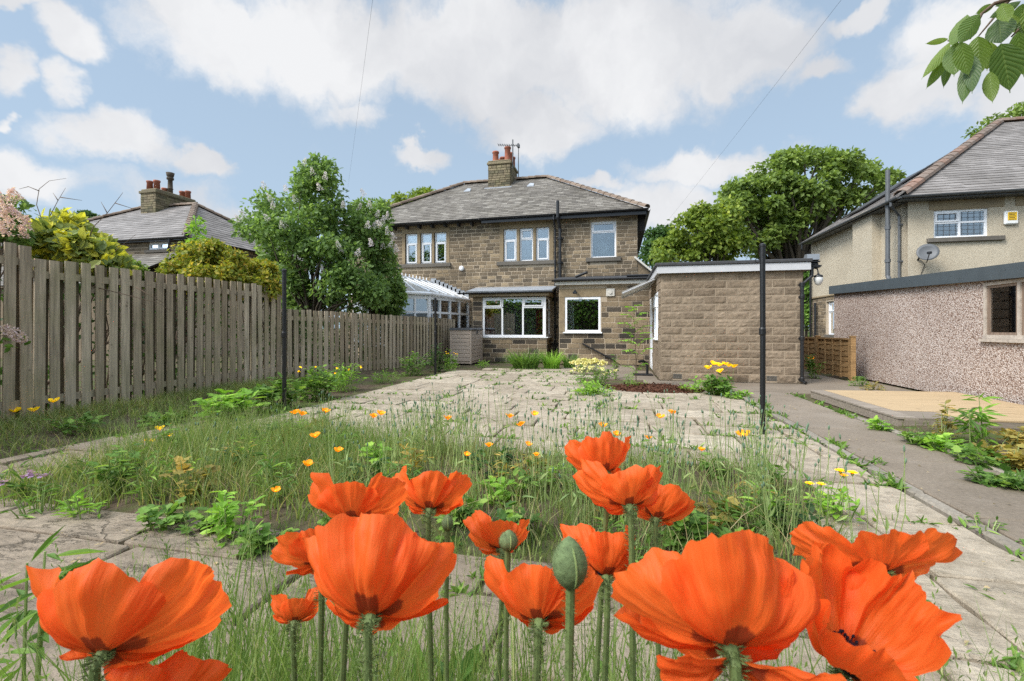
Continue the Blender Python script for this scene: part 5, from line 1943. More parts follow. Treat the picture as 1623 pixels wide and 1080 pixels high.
def make_waney():
    h = thing('waney_panel_fence', 'low orange-brown wavy-edged panel fence beside the pebbledashed garage', 'fence', (5.25, 12.1, 0))
    ps = [(5.28, 12.08), (5.14, 13.6), (5.05, 15.3)]
    for (x, y), z in zip(ps, (1.0, .98, .98)):
        m = MB()
        m.box(x - .05, x + .05, y - .05, y + .05, -.2, z, bev=.006)
        m.box(x - .06, x + .06, y - .06, y + .06, z + .001, z + .03, bev=.01)
        m.build('post', M['waney wood'], h)
    for (a, b) in zip(ps[:-1], ps[1:]):
        a, b = Vector((*a, 0)), Vector((*b, 0))
        L = (b - a).length
        U = (b - a).normalized()
        N = Vector((-U.y, U.x, 0))
        m = MB().on(a, U, N)
        for k in range(7):
            z = .05 + k * .125
            n = 14
            V = []
            ph = random.uniform(0, 9)
            for i in range(n + 1):
                u = .055 + (L - .11) * i / n
                wv = .012 * math.sin(u * 9 + ph) + .008 * math.sin(u * 23 + ph * 2)
                V += [(u, .012, z + wv), (u, .0, z + .16), (u, .02, z + wv)]
            F = []
            for i in range(n):
                q = i * 3
                F += [(q + 2, q + 5, q + 4, q + 1), (q, q + 3, q + 5, q + 2), (q, q + 1, q + 4, q + 3)]
            m.add(V, F)
        for i in range(5):
            u = .055 + (L - .14) * i / 4
            m.box(u, u + .035, .02, .045, .03, .93)
        m.box(.055, L - .055, -.02, .05, .93, .97)
        m.build('panel', M['waney wood'], h)


make_waney()


def make_deck():
    h = thing('plywood_deck', 'low platform of yellow plywood with a grey weathered edge, beside the pebbledashed garage', 'deck', (4.4, 7.9, 0))
    c = [gnd(1283, 628, .0), gnd(1424, 676, .0), Vector((5.62, 6.62, 0)), Vector((5.62, 9.35, 0))]
    A, B, C_, D = c[0], c[1], c[2], c[3]
    def bil(s, t): return A.lerp(B, s).lerp(D.lerp(C_, s), t)
    def plate(mb, s0, s1, t0, t1, z0, z1):
        P = [bil(s0, t0), bil(s1, t0), bil(s1, t1), bil(s0, t1)]
        mb.add([(p.x, p.y, z0) for p in P] + [(p.x, p.y, z1) for p in P], [(0, 1, 2, 3), (7, 6, 5, 4), (0, 4, 5, 1), (1, 5, 6, 2), (2, 6, 7, 3), (3, 7, 4, 0)])
    m = MB()
    plate(m, .003, .80, .10, .995, .092, .112)
    plate(m, .805, .998, .30, .995, .090, .110)
    m.build('boards', M['deck ply'], h)
    m = MB()
    for k in range(4):
        plate(m, k * .25 + .004, k * .25 + .246, 0, .098, .088, .109)
    plate(m, .805, .998, .10, .297, .090, .109)
    m.build('edge_boards', M['deck grey'], h)
    m = MB()
    plate(m, .01, .99, .004, .03, -.02, .087)
    plate(m, .975, .997, .031, .99, -.02, .087)
    plate(m, .003, .03, .031, .99, -.02, .087)
    plate(m, .45, .49, .031, .99, -.02, .087)
    m.build('joists', M['deck grey'], h)


make_deck()


def cable(label, p, q, sag=.25):
    m = MB()
    n = 24
    P = []
    for i in range(n + 1):
        t = i / n
        v = p.lerp(q, t)
        v.z -= sag * 4 * t * (1 - t)
        P.append(v)
    m.tube(P, .0018, 5)
    o = m.build('telephone_wire', M['cable black'], loc=tuple(p))
    tag(o, label, 'wire', 'overhead telephone wires')


a, b = at(553, 285, 17), at(590, 2, 6.5)
cable('thin telephone wire rising from behind the lilac into the clouds', a + (a - b) * .12, b + (b - a) * .25, .05)
a, b = at(1062, 345, 19), at(1329, 2, 7.5)
cable('thin telephone wire rising from the right side of the stone house towards the upper right', a + (a - b) * .12, b + (b - a) * .3, .05)


# ================================================================== TREES AND SHRUBS
def in_poly(P, poly):
    x, y = P[:, 0], P[:, 1]
    inside = np.zeros(len(P), bool)
    dist = np.full(len(P), 1e9)
    n = len(poly)
    for i in range(n):
        x1, y1 = poly[i]; x2, y2 = poly[(i + 1) % n]
        c = ((y1 > y) != (y2 > y)) & (x < (x2 - x1) * (y - y1) / (y2 - y1 + 1e-12) + x1)
        inside ^= c
        ex, ey = x2 - x1, y2 - y1
        t = np.clip(((x - x1) * ex + (y - y1) * ey) / (ex * ex + ey * ey + 1e-9), 0, 1)
        dist = np.minimum(dist, np.hypot(x - x1 - t * ex, y - y1 - t * ey))
    return inside, dist


def lobes_in(poly, d, spread, n, r0, r1):
    """clumps of foliage filling a rounded crown whose outline has this size and place"""
    poly = np.array(poly, float)
    lo, hi = poly.min(0), poly.max(0)
    C, Rr = [], []
    ppm = FPX / d
    half = np.min(hi - lo) / 2
    tries = 0
    while len(C) < n and tries < 4000:
        tries += 1
        p = lo + (hi - lo) * rng.random(2)
        r = rng.uniform(r0, r1)
        ins, ds = in_poly(p[None], poly)
        if not ins[0] or ds[0] < r * ppm * .72: continue
        dd = d + rng.uniform(-1, .8) * spread * math.sqrt(min(1, ds[0] / half))
        C.append(dep(p[0], p[1], dd)); Rr.append(r * dd / d)
    return C, Rr


def clump_leaves(mb, C, Rr, per, tmpl, size, up=.5, flat=.85, out=1.0, droop=-.2):
    for c, r in zip(C, Rr):
        k = int(per * rng.uniform(.7, 1.3))
        dr = rand_dirs(k, up * .6)
        rad = r * (rng.random((k, 1)) ** .45)
        p = np.array(c)[None] + dr * rad * np.array((1, 1, flat))
        nor = dr * out + rand_dirs(k) * .7 + np.array((0, 0, up))
        dirs = rand_dirs(k) + dr * .5 + np.array((0, 0, droop))
        mb.leaves(tmpl, p, dirs, nor, size * rng.uniform(.65, 1.25, k))


def woody(mb, base, C, r0, bend=.3, taper=.25, every=1, up=.45):
    base = Vector(base)
    top = sum((Vector(c) for c in C), Vector()) / max(1, len(C))
    fork = base.lerp(Vector((top.x, top.y, base.z + (top.z - base.z) * up)), .8)
    fork.z = base.z + (top.z - base.z) * up
    mb.tube([base, base.lerp(fork, .5) + Vector((random.uniform(-.1, .1) * r0 * 5, 0, 0)), fork], [r0 * 1.15, r0 * .9, r0 * .75], 10)
    for i, c in enumerate(C):
        if i % every: continue
        c = Vector(c)
        s = fork.lerp(base, random.uniform(0, .35))
        m = s.lerp(c, .5) + Vector((random.uniform(-1, 1), random.uniform(-1, 1), random.uniform(.0, 1))) * bend * (c - s).length * .3
        mb.tube([s, s.lerp(m, .5) + Vector((0, 0, .05 * r0)), m, c], [r0 * .42, r0 * .33, r0 * .24, r0 * .08], 6)


def tree(name, label, cat, poly, d, spread, n, r0, r1, per, tmpl, size, mat, base=None, trunk_r=.3, every=2, group=None, up=.5, flat=.85, extra=None, barkmat='bark', gz=0.0, fork=.45):
    C, Rr = lobes_in(poly, d, spread, n, r0, r1)
    if base is None:
        cx = sum(c.x for c in C) / len(C); cy = sum(c.y for c in C) / len(C)
        base = (cx, cy, gz)
    t = thing(name, label, cat, base, group)
    w = MB()
    woody(w, base, C, trunk_r, every=every, up=fork)
    w.build('trunk', M[barkmat], t, smooth=True)
    f = MB()
    clump_leaves(f, C, Rr, per, tmpl, size, up, flat)
    f.build('crown', M[mat], t)
    if extra: extra(t, C, Rr)
    return t


SYC = [(1138, 310), (1160, 270), (1205, 252), (1245, 229), (1300, 234), (1362, 236), (1402, 258), (1440, 266), (1434, 290), (1405, 312), (1362, 332), (1330, 350), (1296, 372), (1275, 402), (1225, 414), (1180, 414), (1146, 372), (1132, 335)]
tree('sycamore_tree', 'large mid-green round-crowned tree behind the block garage', 'tree', SYC, 40, 5.5, 125, .7, 1.5, 185, L_QUAD, .40, 'sycamore leaf',
     base=tuple(dep(1262, 470, 40).xy) + (0.0,), trunk_r=.55, every=2, up=.8, flat=.7, fork=.42)
tree('lime_tree', 'yellow-green leafy tree behind the left end of the block garage', 'tree',
     [(1030, 400), (1046, 362), (1080, 336), (1115, 312), (1150, 306), (1186, 340), (1196, 380), (1180, 425), (1035, 428)], 33, 4, 75, .6, 1.1, 190, L_QUAD, .30, 'lime leaf', trunk_r=.28, up=.7, flat=.7, gz=0)
tree('ash_tree', 'dark green tree showing between the stone house and the yellow-green tree', 'tree',
     [(1008, 405), (1022, 365), (1046, 350), (1072, 362), (1072, 425), (1008, 430)], 46, 3, 30, .7, 1.2, 150, L_QUAD, .36, 'dark leaf', trunk_r=.3, up=.7)
tree('ash_tree', 'green treetop rising behind the left hip of the stone house roof', 'tree',
     [(600, 335), (622, 312), (655, 297), (688, 300), (702, 320), (690, 350), (610, 352)], 44, 3, 32, .6, 1.1, 130, L_QUAD, .36, 'lime leaf', trunk_r=.3, up=.7)
tree('ash_tree', 'small dark treetop at the left end of the slate-roofed house roof', 'tree',
     [(104, 352), (122, 334), (150, 335), (166, 352), (160, 372), (106, 372)], 44, 2, 22, .5, .9, 120, L_QUAD, .32, 'dark leaf', trunk_r=.25, up=.7)
tree('ash_tree', 'green treetop above the ridge of the cream roughcast house', 'tree',
     [(1528, 222), (1548, 196), (1585, 172), (1625, 158), (1690, 150), (1720, 230), (1600, 240)], 36, 3, 36, .5, 1.0, 150, L_QUAD, .30, 'sycamore leaf', trunk_r=.3, up=.7)


def blossoms(mat, pts, hgt=.2, rad=.055, n=90, cone=True):
    def f(t, C, Rr):
        for p, sc in pts:
            m = MB()
            k = n
            h = rng.random(k)
            a = rng.random(k) * 6.28
            r = rad * sc * (1 - h * .75 if cone else np.sqrt(np.clip(1 - (2 * h - 1) ** 2, 0, 1))) * np.sqrt(rng.random(k)) ** .5
            ax = Vector((random.uniform(-.5, .5), random.uniform(-.7, 0), .8)).normalized()
            s = ax.orthogonal().normalized(); b = ax.cross(s)
            q = np.array(p)[None] + (h * hgt * sc)[:, None] * np.array(ax) + (r * np.cos(a))[:, None] * np.array(s) + (r * np.sin(a))[:, None] * np.array(b)
            m.leaves(L_QUAD, q, rand_dirs(k), rand_dirs(k, .5), rng.uniform(.02, .034, k) * sc)
            m.build('blossom', M[mat], t)
    return f


LIL = [(370, 352), (384, 318), (400, 290), (432, 284), (462, 268), (494, 246), (512, 236), (528, 252), (546, 296), (566, 322), (585, 345), (600, 400), (616, 440), (622, 485), (560, 512), (455, 512), (425, 450), (398, 420), (380, 395)]
lp = [(dep(px, py, 12.0 + random.uniform(-.3, .4)), 1.0) for px, py in [(438, 360), (447, 362), (462, 365), (455, 362), (508, 302), (497, 278), (480, 262), (515, 285), (430, 318), (433, 330), (470, 320), (512, 432), (381, 352), (388, 345), (538, 393), (541, 402), (590, 390), (566, 405), (604, 360), (582, 362), (545, 330), (425, 350), (455, 305), (420, 300)]]
tree('lilac_tree', 'tall lilac with pale mauve blossom rising above the low fence', 'tree', LIL, 13.3, 1.6, 120, .26, .52, 170, L_LEAF, .135, 'lilac leaf', base=(-8.75, 11.6, 0), trunk_r=.10, every=3, up=.35, flat=1.0,
     extra=blossoms('blossom', lp, .20, .085, 120))
lp2 = [(dep(px, py, 13.6 + random.uniform(-.3, .3)), 1.1) for px, py in [(585, 330), (597, 345), (606, 355), (612, 348), (592, 362), (601, 385), (615, 372), (618, 392), (570, 335), (625, 380), (578, 312), (608, 395), (628, 400), (573, 360)]]
tree('lilac_tree', 'smaller lilac with faded pinkish blossom, between the tall lilac and the conservatory', 'tree',
     [(556, 318), (585, 302), (606, 308), (622, 340), (632, 380), (636, 420), (648, 462), (634, 512), (590, 512), (575, 420), (562, 360)], 14.6, 1.0, 60, .2, .4, 150, L_LEAF, .13, 'lilac leaf', base=(-8.1, 13.0, 0), trunk_r=.07, every=3, up=.35, flat=1.0,
     extra=blossoms('blossom', lp2, .22, .085, 120))
tree('spotted_laurel', 'spotted laurel bush with yellow-splashed leaves spilling over the top of the tall fence', 'bush',
     [(38, 372), (62, 344), (96, 336), (128, 346), (160, 378), (188, 402), (216, 436), (196, 452), (130, 440), (40, 425)], 6.9, .5, 66, .13, .26, 70, L_LEAF, .17, 'laurel leaf', base=(-7.9, 4.9, 0), trunk_r=.04, every=3, up=.5, barkmat='twig')
pk = [(dep(px, py, 5.75 + random.uniform(-.2, .2)), 1.0) for px, py in [(6, 318), (20, 322), (14, 340), (30, 345), (5, 355), (22, 362), (38, 352), (12, 375), (44, 365), (34, 318), (2, 335), (40, 378)]]
tree('lilac_bush', 'pink-flowered lilac bush leaning over the fence at the far left edge', 'bush',
     [(-60, 330), (-10, 310), (30, 312), (46, 345), (42, 392), (-60, 400)], 6.1, .4, 36, .10, .2, 70, L_LEAF, .09, 'lilac leaf', base=(-7.7, 3.0, 0), trunk_r=.035, every=3, barkmat='twig', extra=blossoms('pink blossom', pk, .17, .05, 120))
tree('golden_bush', 'bushy shrub with yellow-orange new leaves behind the tall fence, left of the lilac', 'bush',
     [(252, 415), (280, 388), (325, 379), (372, 386), (396, 410), (400, 475), (262, 475), (246, 440)], 9.3, .7, 80, .14, .28, 130, L_QUAD, .085, 'gold leaf', base=(-9.3, 7.1, 0), trunk_r=.04, every=3, barkmat='twig')
tree('golden_bush', 'small bright golden shrub behind the right end of the tall fence', 'bush',
     [(388, 425), (402, 411), (428, 410), (447, 430), (452, 480), (392, 480)], 9.6, .4, 34, .12, .22, 130, L_QUAD, .08, 'gold leaf', base=(-8.3, 8.4, 0), trunk_r=.03, every=3, barkmat='twig')
tree('rounded_shrub', 'small grey-green shrub between the laurel and the golden bush, behind the tall fence', 'bush',
     [(190, 430), (200, 412), (218, 408), (232, 425), (236, 460), (192, 460)], 9.0, .3, 22, .1, .18, 120, L_QUAD, .07, 'sycamore leaf', base=(-10.2, 5.9, 0), trunk_r=.03, every=3, barkmat='twig')
tree('thin_sapling', 'thin sapling with sparse light leaves in front of the slate-roofed house', 'sapling',
     [(288, 400), (292, 372), (305, 345), (322, 340), (330, 365), (335, 400)], 9.6, .3, 18, .08, .16, 16, L_LEAF, .09, 'bright leaf', base=(-9.8, 7.4, 0), trunk_r=.025, every=1, barkmat='twig')


def bare_branches():
    t = thing('bare_shrub', 'leafless twiggy branches arching against the sky above the laurel', 'shrub', (-7.9, 4.3, 0))
    d = 6.6
    for pts in ([(90, 420), (70, 360), (58, 325), (62, 300), (78, 287), (105, 283)], [(70, 400), (78, 345), (92, 318), (104, 298)], [(92, 318), (84, 306)], [(96, 313), (130, 318)],
                [(120, 430), (148, 360), (170, 338), (190, 312), (195, 305)], [(170, 338), (160, 320)], [(182, 322), (214, 332)], [(62, 303), (45, 296), (30, 300)],
                [(215, 455), (240, 470), (262, 482)], [(140, 440), (180, 400), (215, 372)], [(150, 455), (210, 470), (250, 480), (275, 495)]):
        m = MB()
        dd = d if pts[-1][1] < 420 else 6.25
        P = [dep(x, y, dd + .05 * i) for i, (x, y) in enumerate(pts)]
        m.tube(P, list(np.linspace(.007, .002, len(P))), 5)
        m.build('branch', M['twig'], t, smooth=True)


bare_branches()


def back_hedge():
    """the hedge behind us that the ground-floor windows mirror"""
    t = thing('garden_hedge', 'dense dark garden hedge across the bottom of the garden, mirrored in the ground-floor windows', 'hedge', (-2, -9, 0))
    m = MB()
    n = 9000
    p = np.stack([rng.uniform(-22, 18, n), -9 + rng.uniform(-.6, .6, n), 4.2 * rng.random(n) ** .7], 1)
    m.leaves(L_QUAD, p, rand_dirs(n), rand_dirs(n) + np.array((0, .8, .4)), rng.uniform(.2, .4, n))
    m.build('foliage', M['weed leaf'], t)
    m = MB()
    for x in np.arange(-21, 18, 1.5):
        m.tube([(x, -9, 0), (x + .1, -9.1, 2), (x, -9, 3.6)], [.06, .05, .02], 6)
    m.box(-22, 18, -9.5, -9.3, 0, 3.6)
    m.build('stems', M['bark'], t)


back_hedge()


def neighbour_growth():
    """what shows through the gaps of the palings"""
    t = thing('ivy_growth', 'dark green growth seen through the gaps of the tall fence', 'climber', (-7.4, 5, 0))
    m = MB()
    n = 1500
    p = np.stack([-7.3 + rng.uniform(-.15, .1, n), rng.uniform(1.5, 8.4, n), rng.uniform(.1, 1.9, n)], 1)
    m.leaves(L_LEAF, p, rand_dirs(n, -.3), rand_dirs(n) + np.array((1, 0, .3)), rng.uniform(.06, .11, n))
    m.build('leaves', M['dark leaf'], t)
    m = MB()
    for y in np.arange(1.6, 8.4, .5):
        m.tube([(-7.32, y, 0), (-7.3, y + .1, .9), (-7.33, y, 1.7)], [.012, .01, .004], 5)
    m.build('stems', M['twig'], t)


neighbour_growth()


def low_fence_growth():
    t = thing('ivy_growth', 'dark shrubby growth seen through the gaps of the low fence', 'climber', (-7.0, 11, 0))
    m = MB()
    n = 2600
    y = rng.uniform(8.5, 14.2, n)
    p = np.stack([-7.05 + (y - 8.5) * .176 - .35 + rng.uniform(-.12, .1, n), y, rng.uniform(.1, 1.45, n)], 1)
    m.leaves(L_LEAF, p, rand_dirs(n, -.3), rand_dirs(n) + np.array((1, 0, .3)), rng.uniform(.08, .13, n))
    m.build('leaves', M['dark leaf'], t)
    m = MB()
    for q in np.arange(8.6, 14.2, .6):
        x = -7.05 + (q - 8.5) * .176 - .38
        m.tube([(x, q, 0), (x + .02, q + .1, .8), (x, q, 1.4)], [.014, .01, .004], 5)
    m.build('stems', M['twig'], t)


low_fence_growth()
tree('background_bush', 'leafy bush seen through the gap between the block garage and the cream house', 'bush',
     [(1256, 402), (1282, 398), (1300, 430), (1306, 560), (1256, 560)], 27, 1.2, 40, .35, .6, 150, L_QUAD, .2, 'weed leaf', trunk_r=.08)


# ================================================================== GARDEN PLANTS
def leafy(name, label, cat, px, py, hpx, wpx, n, leaf, tmpl, mat, stems=6, group=None, z=None, flower=None, droop=0.0, base_h=.0, d=None, flat=False):
    """a clump: its foot at photo point (px, py) on the ground"""
    b = gnd(px, py, .0)
    b.z = float(ground_h(b.x, b.y))
    dd = -b.x * SY + b.y * CY
    H, W = hpx * dd / FPX, wpx * dd / FPX / 2
    t = thing(name, label, cat, tuple(b), group)
    f, s = MB(), MB()
    tips = []
    for k in range(stems):
        a = random.uniform(0, 6.28); r = W * math.sqrt(random.random()) * .9
        hh = H * random.uniform(.55, 1) * (1 - .45 * (r / (W + 1e-6)) ** 2)
        p0 = b + Vector((r * .5 * math.cos(a), r * .5 * math.sin(a), -.02))
        p1 = b + Vector((r * math.cos(a), r * math.sin(a), hh))
        m = p0.lerp(p1, .55) + Vector((0, 0, hh * .08))
        s.tube([p0, m, p1], [.005, .004, .0025], 5)
        tips.append((p0, m, p1))
    per = max(1, n // stems)
    for (p0, m, p1) in tips:
        tt = base_h + (1 - base_h) * rng.random(per) ** .8
        P = np.array([tuple(p0.lerp(m, x * 2) if x < .5 else m.lerp(p1, x * 2 - 1)) for x in tt])
        dr = rand_dirs(per); dr[:, 2] = dr[:, 2] * .35 + .15 + droop
        sp = W * .22
        P += dr * rng.random((per, 1)) * sp
        f.leaves(tmpl, P, dr, rand_dirs(per) * .35 + np.array((0, 0, 1)), leaf * rng.uniform(.6, 1.2, per))
    s.build('stems', M['stalk green'], t)
    f.build('leaves', M[mat], t)
    if flower:
        fm, cnt, fs, top = flower
        g = MB()
        q = 5 if cnt < 60 else 9
        g.leaves(L_QUAD, rand_dirs(q) * (0 if cnt < 60 else fs * .5), rand_dirs(q, .2), rand_dirs(q) + np.array((0, 0, 1)), fs * rng.uniform(.8, 1.2, q), wid=1.5)
        me = g.mesh('flower', M[fm])
        for k in range(cnt):
            a = random.uniform(0, 6.28); r = W * math.sqrt(random.random()) * .9
            o = bpy.data.objects.new('flower', me)
            COL.objects.link(o)
            o.parent = t
            o.location = (r * math.cos(a), r * math.sin(a), H * top * random.uniform(.85, 1.08) * (1 - .3 * (r / W) ** 2))
            o.rotation_euler = (random.uniform(-.5, .5), random.uniform(-.5, .5), random.uniform(0, 6.28))
    return t


# --- along the left fence
leafy('leafy_border_plant', 'clump of broad bright green leaves under the tall fence, left of the black post', 'plant', 362, 664, 58, 92, 190, .16, L_LOBED, 'bright leaf', 16)
leafy('leafy_border_plant', 'dense green leafy clump just behind the nearer left black post', 'plant', 440, 648, 55, 90, 260, .13, L_LOBED, 'weed leaf', 18)
leafy('leafy_border_plant', 'tallest green leafy clump in the left border, right of the nearer black post', 'plant', 500, 632, 62, 90, 420, .12, L_LEAF, 'weed leaf', 22, flower=('yellow petal', 5, .03, .9))
leafy('leafy_border_plant', 'light green ferny clump at the right end of the left border growth', 'plant', 550, 618, 52, 62, 360, .11, L_LANCE, 'bright leaf', 18, flower=('yellow petal', 4, .03, .9))
leafy('leafy_border_plant', 'low weedy clump at the foot of the low fence, halfway along', 'plant', 612, 605, 26, 60, 220, .10, L_LANCE, 'weed leaf', 14)
leafy('leafy_border_plant', 'green weedy clump against the low fence, left of the farthest black post', 'plant', 655, 594, 44, 56, 300, .11, L_LEAF, 'weed leaf', 16)
leafy('leafy_border_plant', 'dark leafy clump behind the farthest black post', 'plant', 692, 588, 48, 44, 240, .12, L_LEAF, 'dark leaf', 14)
leafy('leafy_border_plant', 'yellow-flowered clump against the low fence next to the storage box', 'plant', 714, 582, 32, 26, 160, .10, L_LEAF, 'bright leaf', 10, flower=('yellow petal', 6, .035, .9))
leafy('leafy_border_plant', 'small green tuft in front of the storage box', 'plant', 712, 588, 18, 30, 120, .09, L_LANCE, 'bright leaf', 10)
leafy('leafy_border_plant', 'small bright tuft at the right foot of the storage box', 'plant', 768, 582, 13, 28, 130, .09, L_LANCE, 'bright leaf', 10)
leafy('trailing_weed', 'low broad-leaved weeds under the palings at the left, beside the grass bank', 'plant', 262, 672, 26, 70, 110, .10, L_LOBED, 'weed leaf', 12)
leafy('trailing_weed', 'pale low weeds under the palings at the far left', 'plant', 120, 690, 30, 90, 100, .09, L_LEAF, 'weed leaf', 12)


def strap_clump(label, px, py, hpx, wpx, n, mat, width=.02, group=None, name='daylily_clump'):
    b = gnd(px, py, 0)
    b.z = float(ground_h(b.x, b.y))
    dd = -b.x * SY + b.y * CY
    H, W = hpx * dd / FPX, wpx * dd / FPX / 2
    t = thing(name, label, 'plant', tuple(b), group)
    m = MB()
    a = rng.random(n) * 6.28
    r0 = W * .45 * np.sqrt(rng.random(n))
    pos = np.stack([b.x + r0 * np.cos(a), b.y + r0 * np.sin(a) * .6, np.full(n, b.z - .01)], 1)
    a2 = a + rng.normal(0, .5, n)
    ln = W * rng.uniform(.35, .85, n)
    m.blades(pos, H * rng.uniform(.85, 1.4, n), np.stack([ln * np.cos(a2), ln * np.sin(a2)], 1), width * rng.uniform(.7, 1.2, n), 5, curl=2.6)
    m.build('leaves', M[mat], t)
    return t


strap_clump('large clump of arching green strap leaves below the bay window', 832, 584, 34, 86, 380, 'weed leaf', .035)
strap_clump('lighter feathery green clump right of the strap-leaved clump, below the downpipe', 874, 584, 32, 54, 260, 'bright leaf', .02)
strap_clump('small rounded clump of strap leaves at the left end of the extension wall', 902, 583, 24, 38, 150, 'weed leaf', .03)
leafy('flowering_shrub', 'rounded shrub covered in cream flowers at the corner of the patio', 'shrub', 940, 610, 34, 84, 420, .07, L_LEAF, 'weed leaf', 26, flower=('cream flower', 48, .042, .95))
leafy('flowering_shrub', 'flatter cream-flowered shrub behind the rounded one, against the extension wall', 'shrub', 932, 590, 22, 66, 260, .07, L_LEAF, 'weed leaf', 20, flower=('cream flower', 80, .05, .95))
leafy('ground_cover_mound', 'low bright green mound of ground cover on the patio edge under the cream shrub', 'plant', 938, 624, 22, 84, 520, .07, L_LEAF, 'bright leaf', 40)
leafy('leafy_border_plant', 'upright green weed right of the cream-flowered shrub, by the handrail', 'plant', 978, 600, 40, 20, 70, .10, L_LEAF, 'weed leaf', 6)
leafy('leafy_border_plant', 'slim fern-like weed at the left edge of the bark mulch', 'plant', 997, 616, 46, 18, 80, .08, L_LANCE, 'bright leaf', 4)
leafy('leafy_border_plant', 'low pale green tuft in the bark mulch below the sapling', 'plant', 1016, 614, 16, 34, 90, .09, L_LANCE, 'bright leaf', 10)


def rowan():
    b = gnd(1008, 612, 0)
    b.z = -.03
    t = thing('sapling', 'slender sapling with light green feathery leaves in front of the dark brick extension', 'sapling', tuple(b))
    dd = -b.x * SY + b.y * CY
    s, f = MB(), MB()
    pt = lambda px, py, o=0: dep(px, py, dd + o)
    s.tube([b, pt(1008, 570), pt(1006, 530), pt(1004, 488)], [.012, .009, .006, .003], 6)
    s.tube([pt(1008, 575), pt(1016, 540), pt(1020, 510)], [.006, .004, .002], 5)
    for (x0, y0, x1, y1) in [(1006, 520, 980, 512), (1006, 526, 1034, 516), (1005, 508, 988, 498), (1005, 505, 1024, 496), (1004, 498, 996, 486), (1004, 492, 1014, 484), (1008, 545, 984, 540), (1008, 548, 1032, 536), (1007, 535, 990, 527), (1008, 538, 1026, 527), (1009, 560, 990, 556), (1012, 562, 1032, 552), (1004, 514, 1018, 506), (1008, 590, 990, 580), (1009, 585, 1026, 576)]:
        P0, P1 = pt(x0, y0), pt(x1, y1, random.uniform(-.3, .3))
        mid = P0.lerp(P1, .5) + Vector((0, 0, .06))
        s.tube([P0, mid, P1], [.003, .0025, .0015], 4)
        k = 26
        tt = rng.random(k)
        P = np.array([tuple(P0.lerp(mid, x * 2) if x < .5 else mid.lerp(P1, 2 * x - 1)) for x in tt])
        ax = np.array((P1 - P0).normalized())
        sd = np.cross(ax, (0, 0, 1)) * np.where(rng.random(k) < .5, 1, -1)[:, None]
        f.leaves(L_LANCE, P, sd + ax * .5 + np.array((0, 0, -.25)), rand_dirs(k) * .3 + np.array((0, 0, 1)), rng.uniform(.07, .12, k), wid=1.7)
    s.build('stem', M['twig'], t)
    f.build('leaves', M['bright leaf'], t)


rowan()


def mulch():
    m = MB()
    n = 2600
    c = gnd(1035, 617, 0)
    a = rng.random(n) * 6.28; r = np.sqrt(rng.random(n))
    p = np.stack([c.x + .95 * r * np.cos(a), c.y + .55 * r * np.sin(a), -.02 + .10 * (1 - r ** 2) * rng.random(n) + .02], 1)
    m.leaves(L_QUAD, p, rand_dirs(n) * np.array((1, 1, .4)), rand_dirs(n, 1), rng.uniform(.03, .09, n), wid=.6)
    V, F = [], []
    for j in range(6):
        for i in range(24):
            rr = 1 - j / 5
            V.append((c.x + .98 * rr * math.cos(i * math.pi / 12), c.y + .58 * rr * math.sin(i * math.pi / 12), -.03 + .09 * (1 - rr ** 2)))
    for j in range(5):
        for i in range(24):
            F.append((j * 24 + i, j * 24 + (i + 1) % 24, (j + 1) * 24 + (i + 1) % 24, (j + 1) * 24 + i))
    m.add(V, F)
    tag(m.build('bark_mulch', M['bark chips'], loc=(c.x, c.y, 0)), 'heap of reddish bark mulch beside the block garage', 'mulch', kind='stuff')


mulch()
leafy('leafy_border_plant', 'leafy clump with yellow poppies above it, against the block garage front wall', 'plant', 1140, 626, 36, 66, 420, .10, L_LOBED, 'weed leaf', 24)
leafy('leafy_border_plant', 'low trailing clump at the left foot of the yellow poppies, by the garage', 'plant', 1100, 621, 24, 46, 160, .08, L_LEAF, 'bright leaf', 12)
leafy('leafy_border_plant', 'low light green leaves in front of the yellow poppies by the garage', 'plant', 1165, 630, 16, 46, 160, .08, L_LEAF, 'bright leaf', 12)
leafy('leafy_border_plant', 'green growth behind the low orange-brown panel fence', 'plant', 1289, 600, 44, 26, 200, .10, L_LEAF, 'weed leaf', 10)
leafy('leafy_border_plant', 'small weeds at the corner post of the orange-brown panel fence', 'plant', 1362, 612, 20, 34, 120, .07, L_LEAF, 'weed leaf', 10)
leafy('leafy_border_plant', 'low weeds along the foot of the pebbledashed wall, right of the panel fence', 'plant', 1386, 618, 16, 40, 100, .07, L_LEAF, 'ochre leaf', 8)
leafy('tall_weed', 'tall upright weed with dry brown seed heads in the right bed', 'weed', 1494, 705, 84, 34, 110, .07, L_LEAF, 'ochre leaf', 7)
leafy('tall_weed', 'tall milk thistle-like weed with drooping leaves, left of the two tallest in the right bed', 'weed', 1540, 712, 92, 40, 46, .16, L_LANCE, 'weed leaf', 3, droop=-.15)
leafy('tall_weed', 'tallest leafy weed in the right bed, against the pebbledashed wall', 'weed', 1566, 708, 90, 46, 56, .16, L_LANCE, 'bright leaf', 3, droop=-.12)
leafy('leafy_border_plant', 'bright green weed tuft at the front corner of the plywood deck', 'plant', 1396, 682, 24, 34, 90, .07, L_LOBED, 'bright leaf', 10)
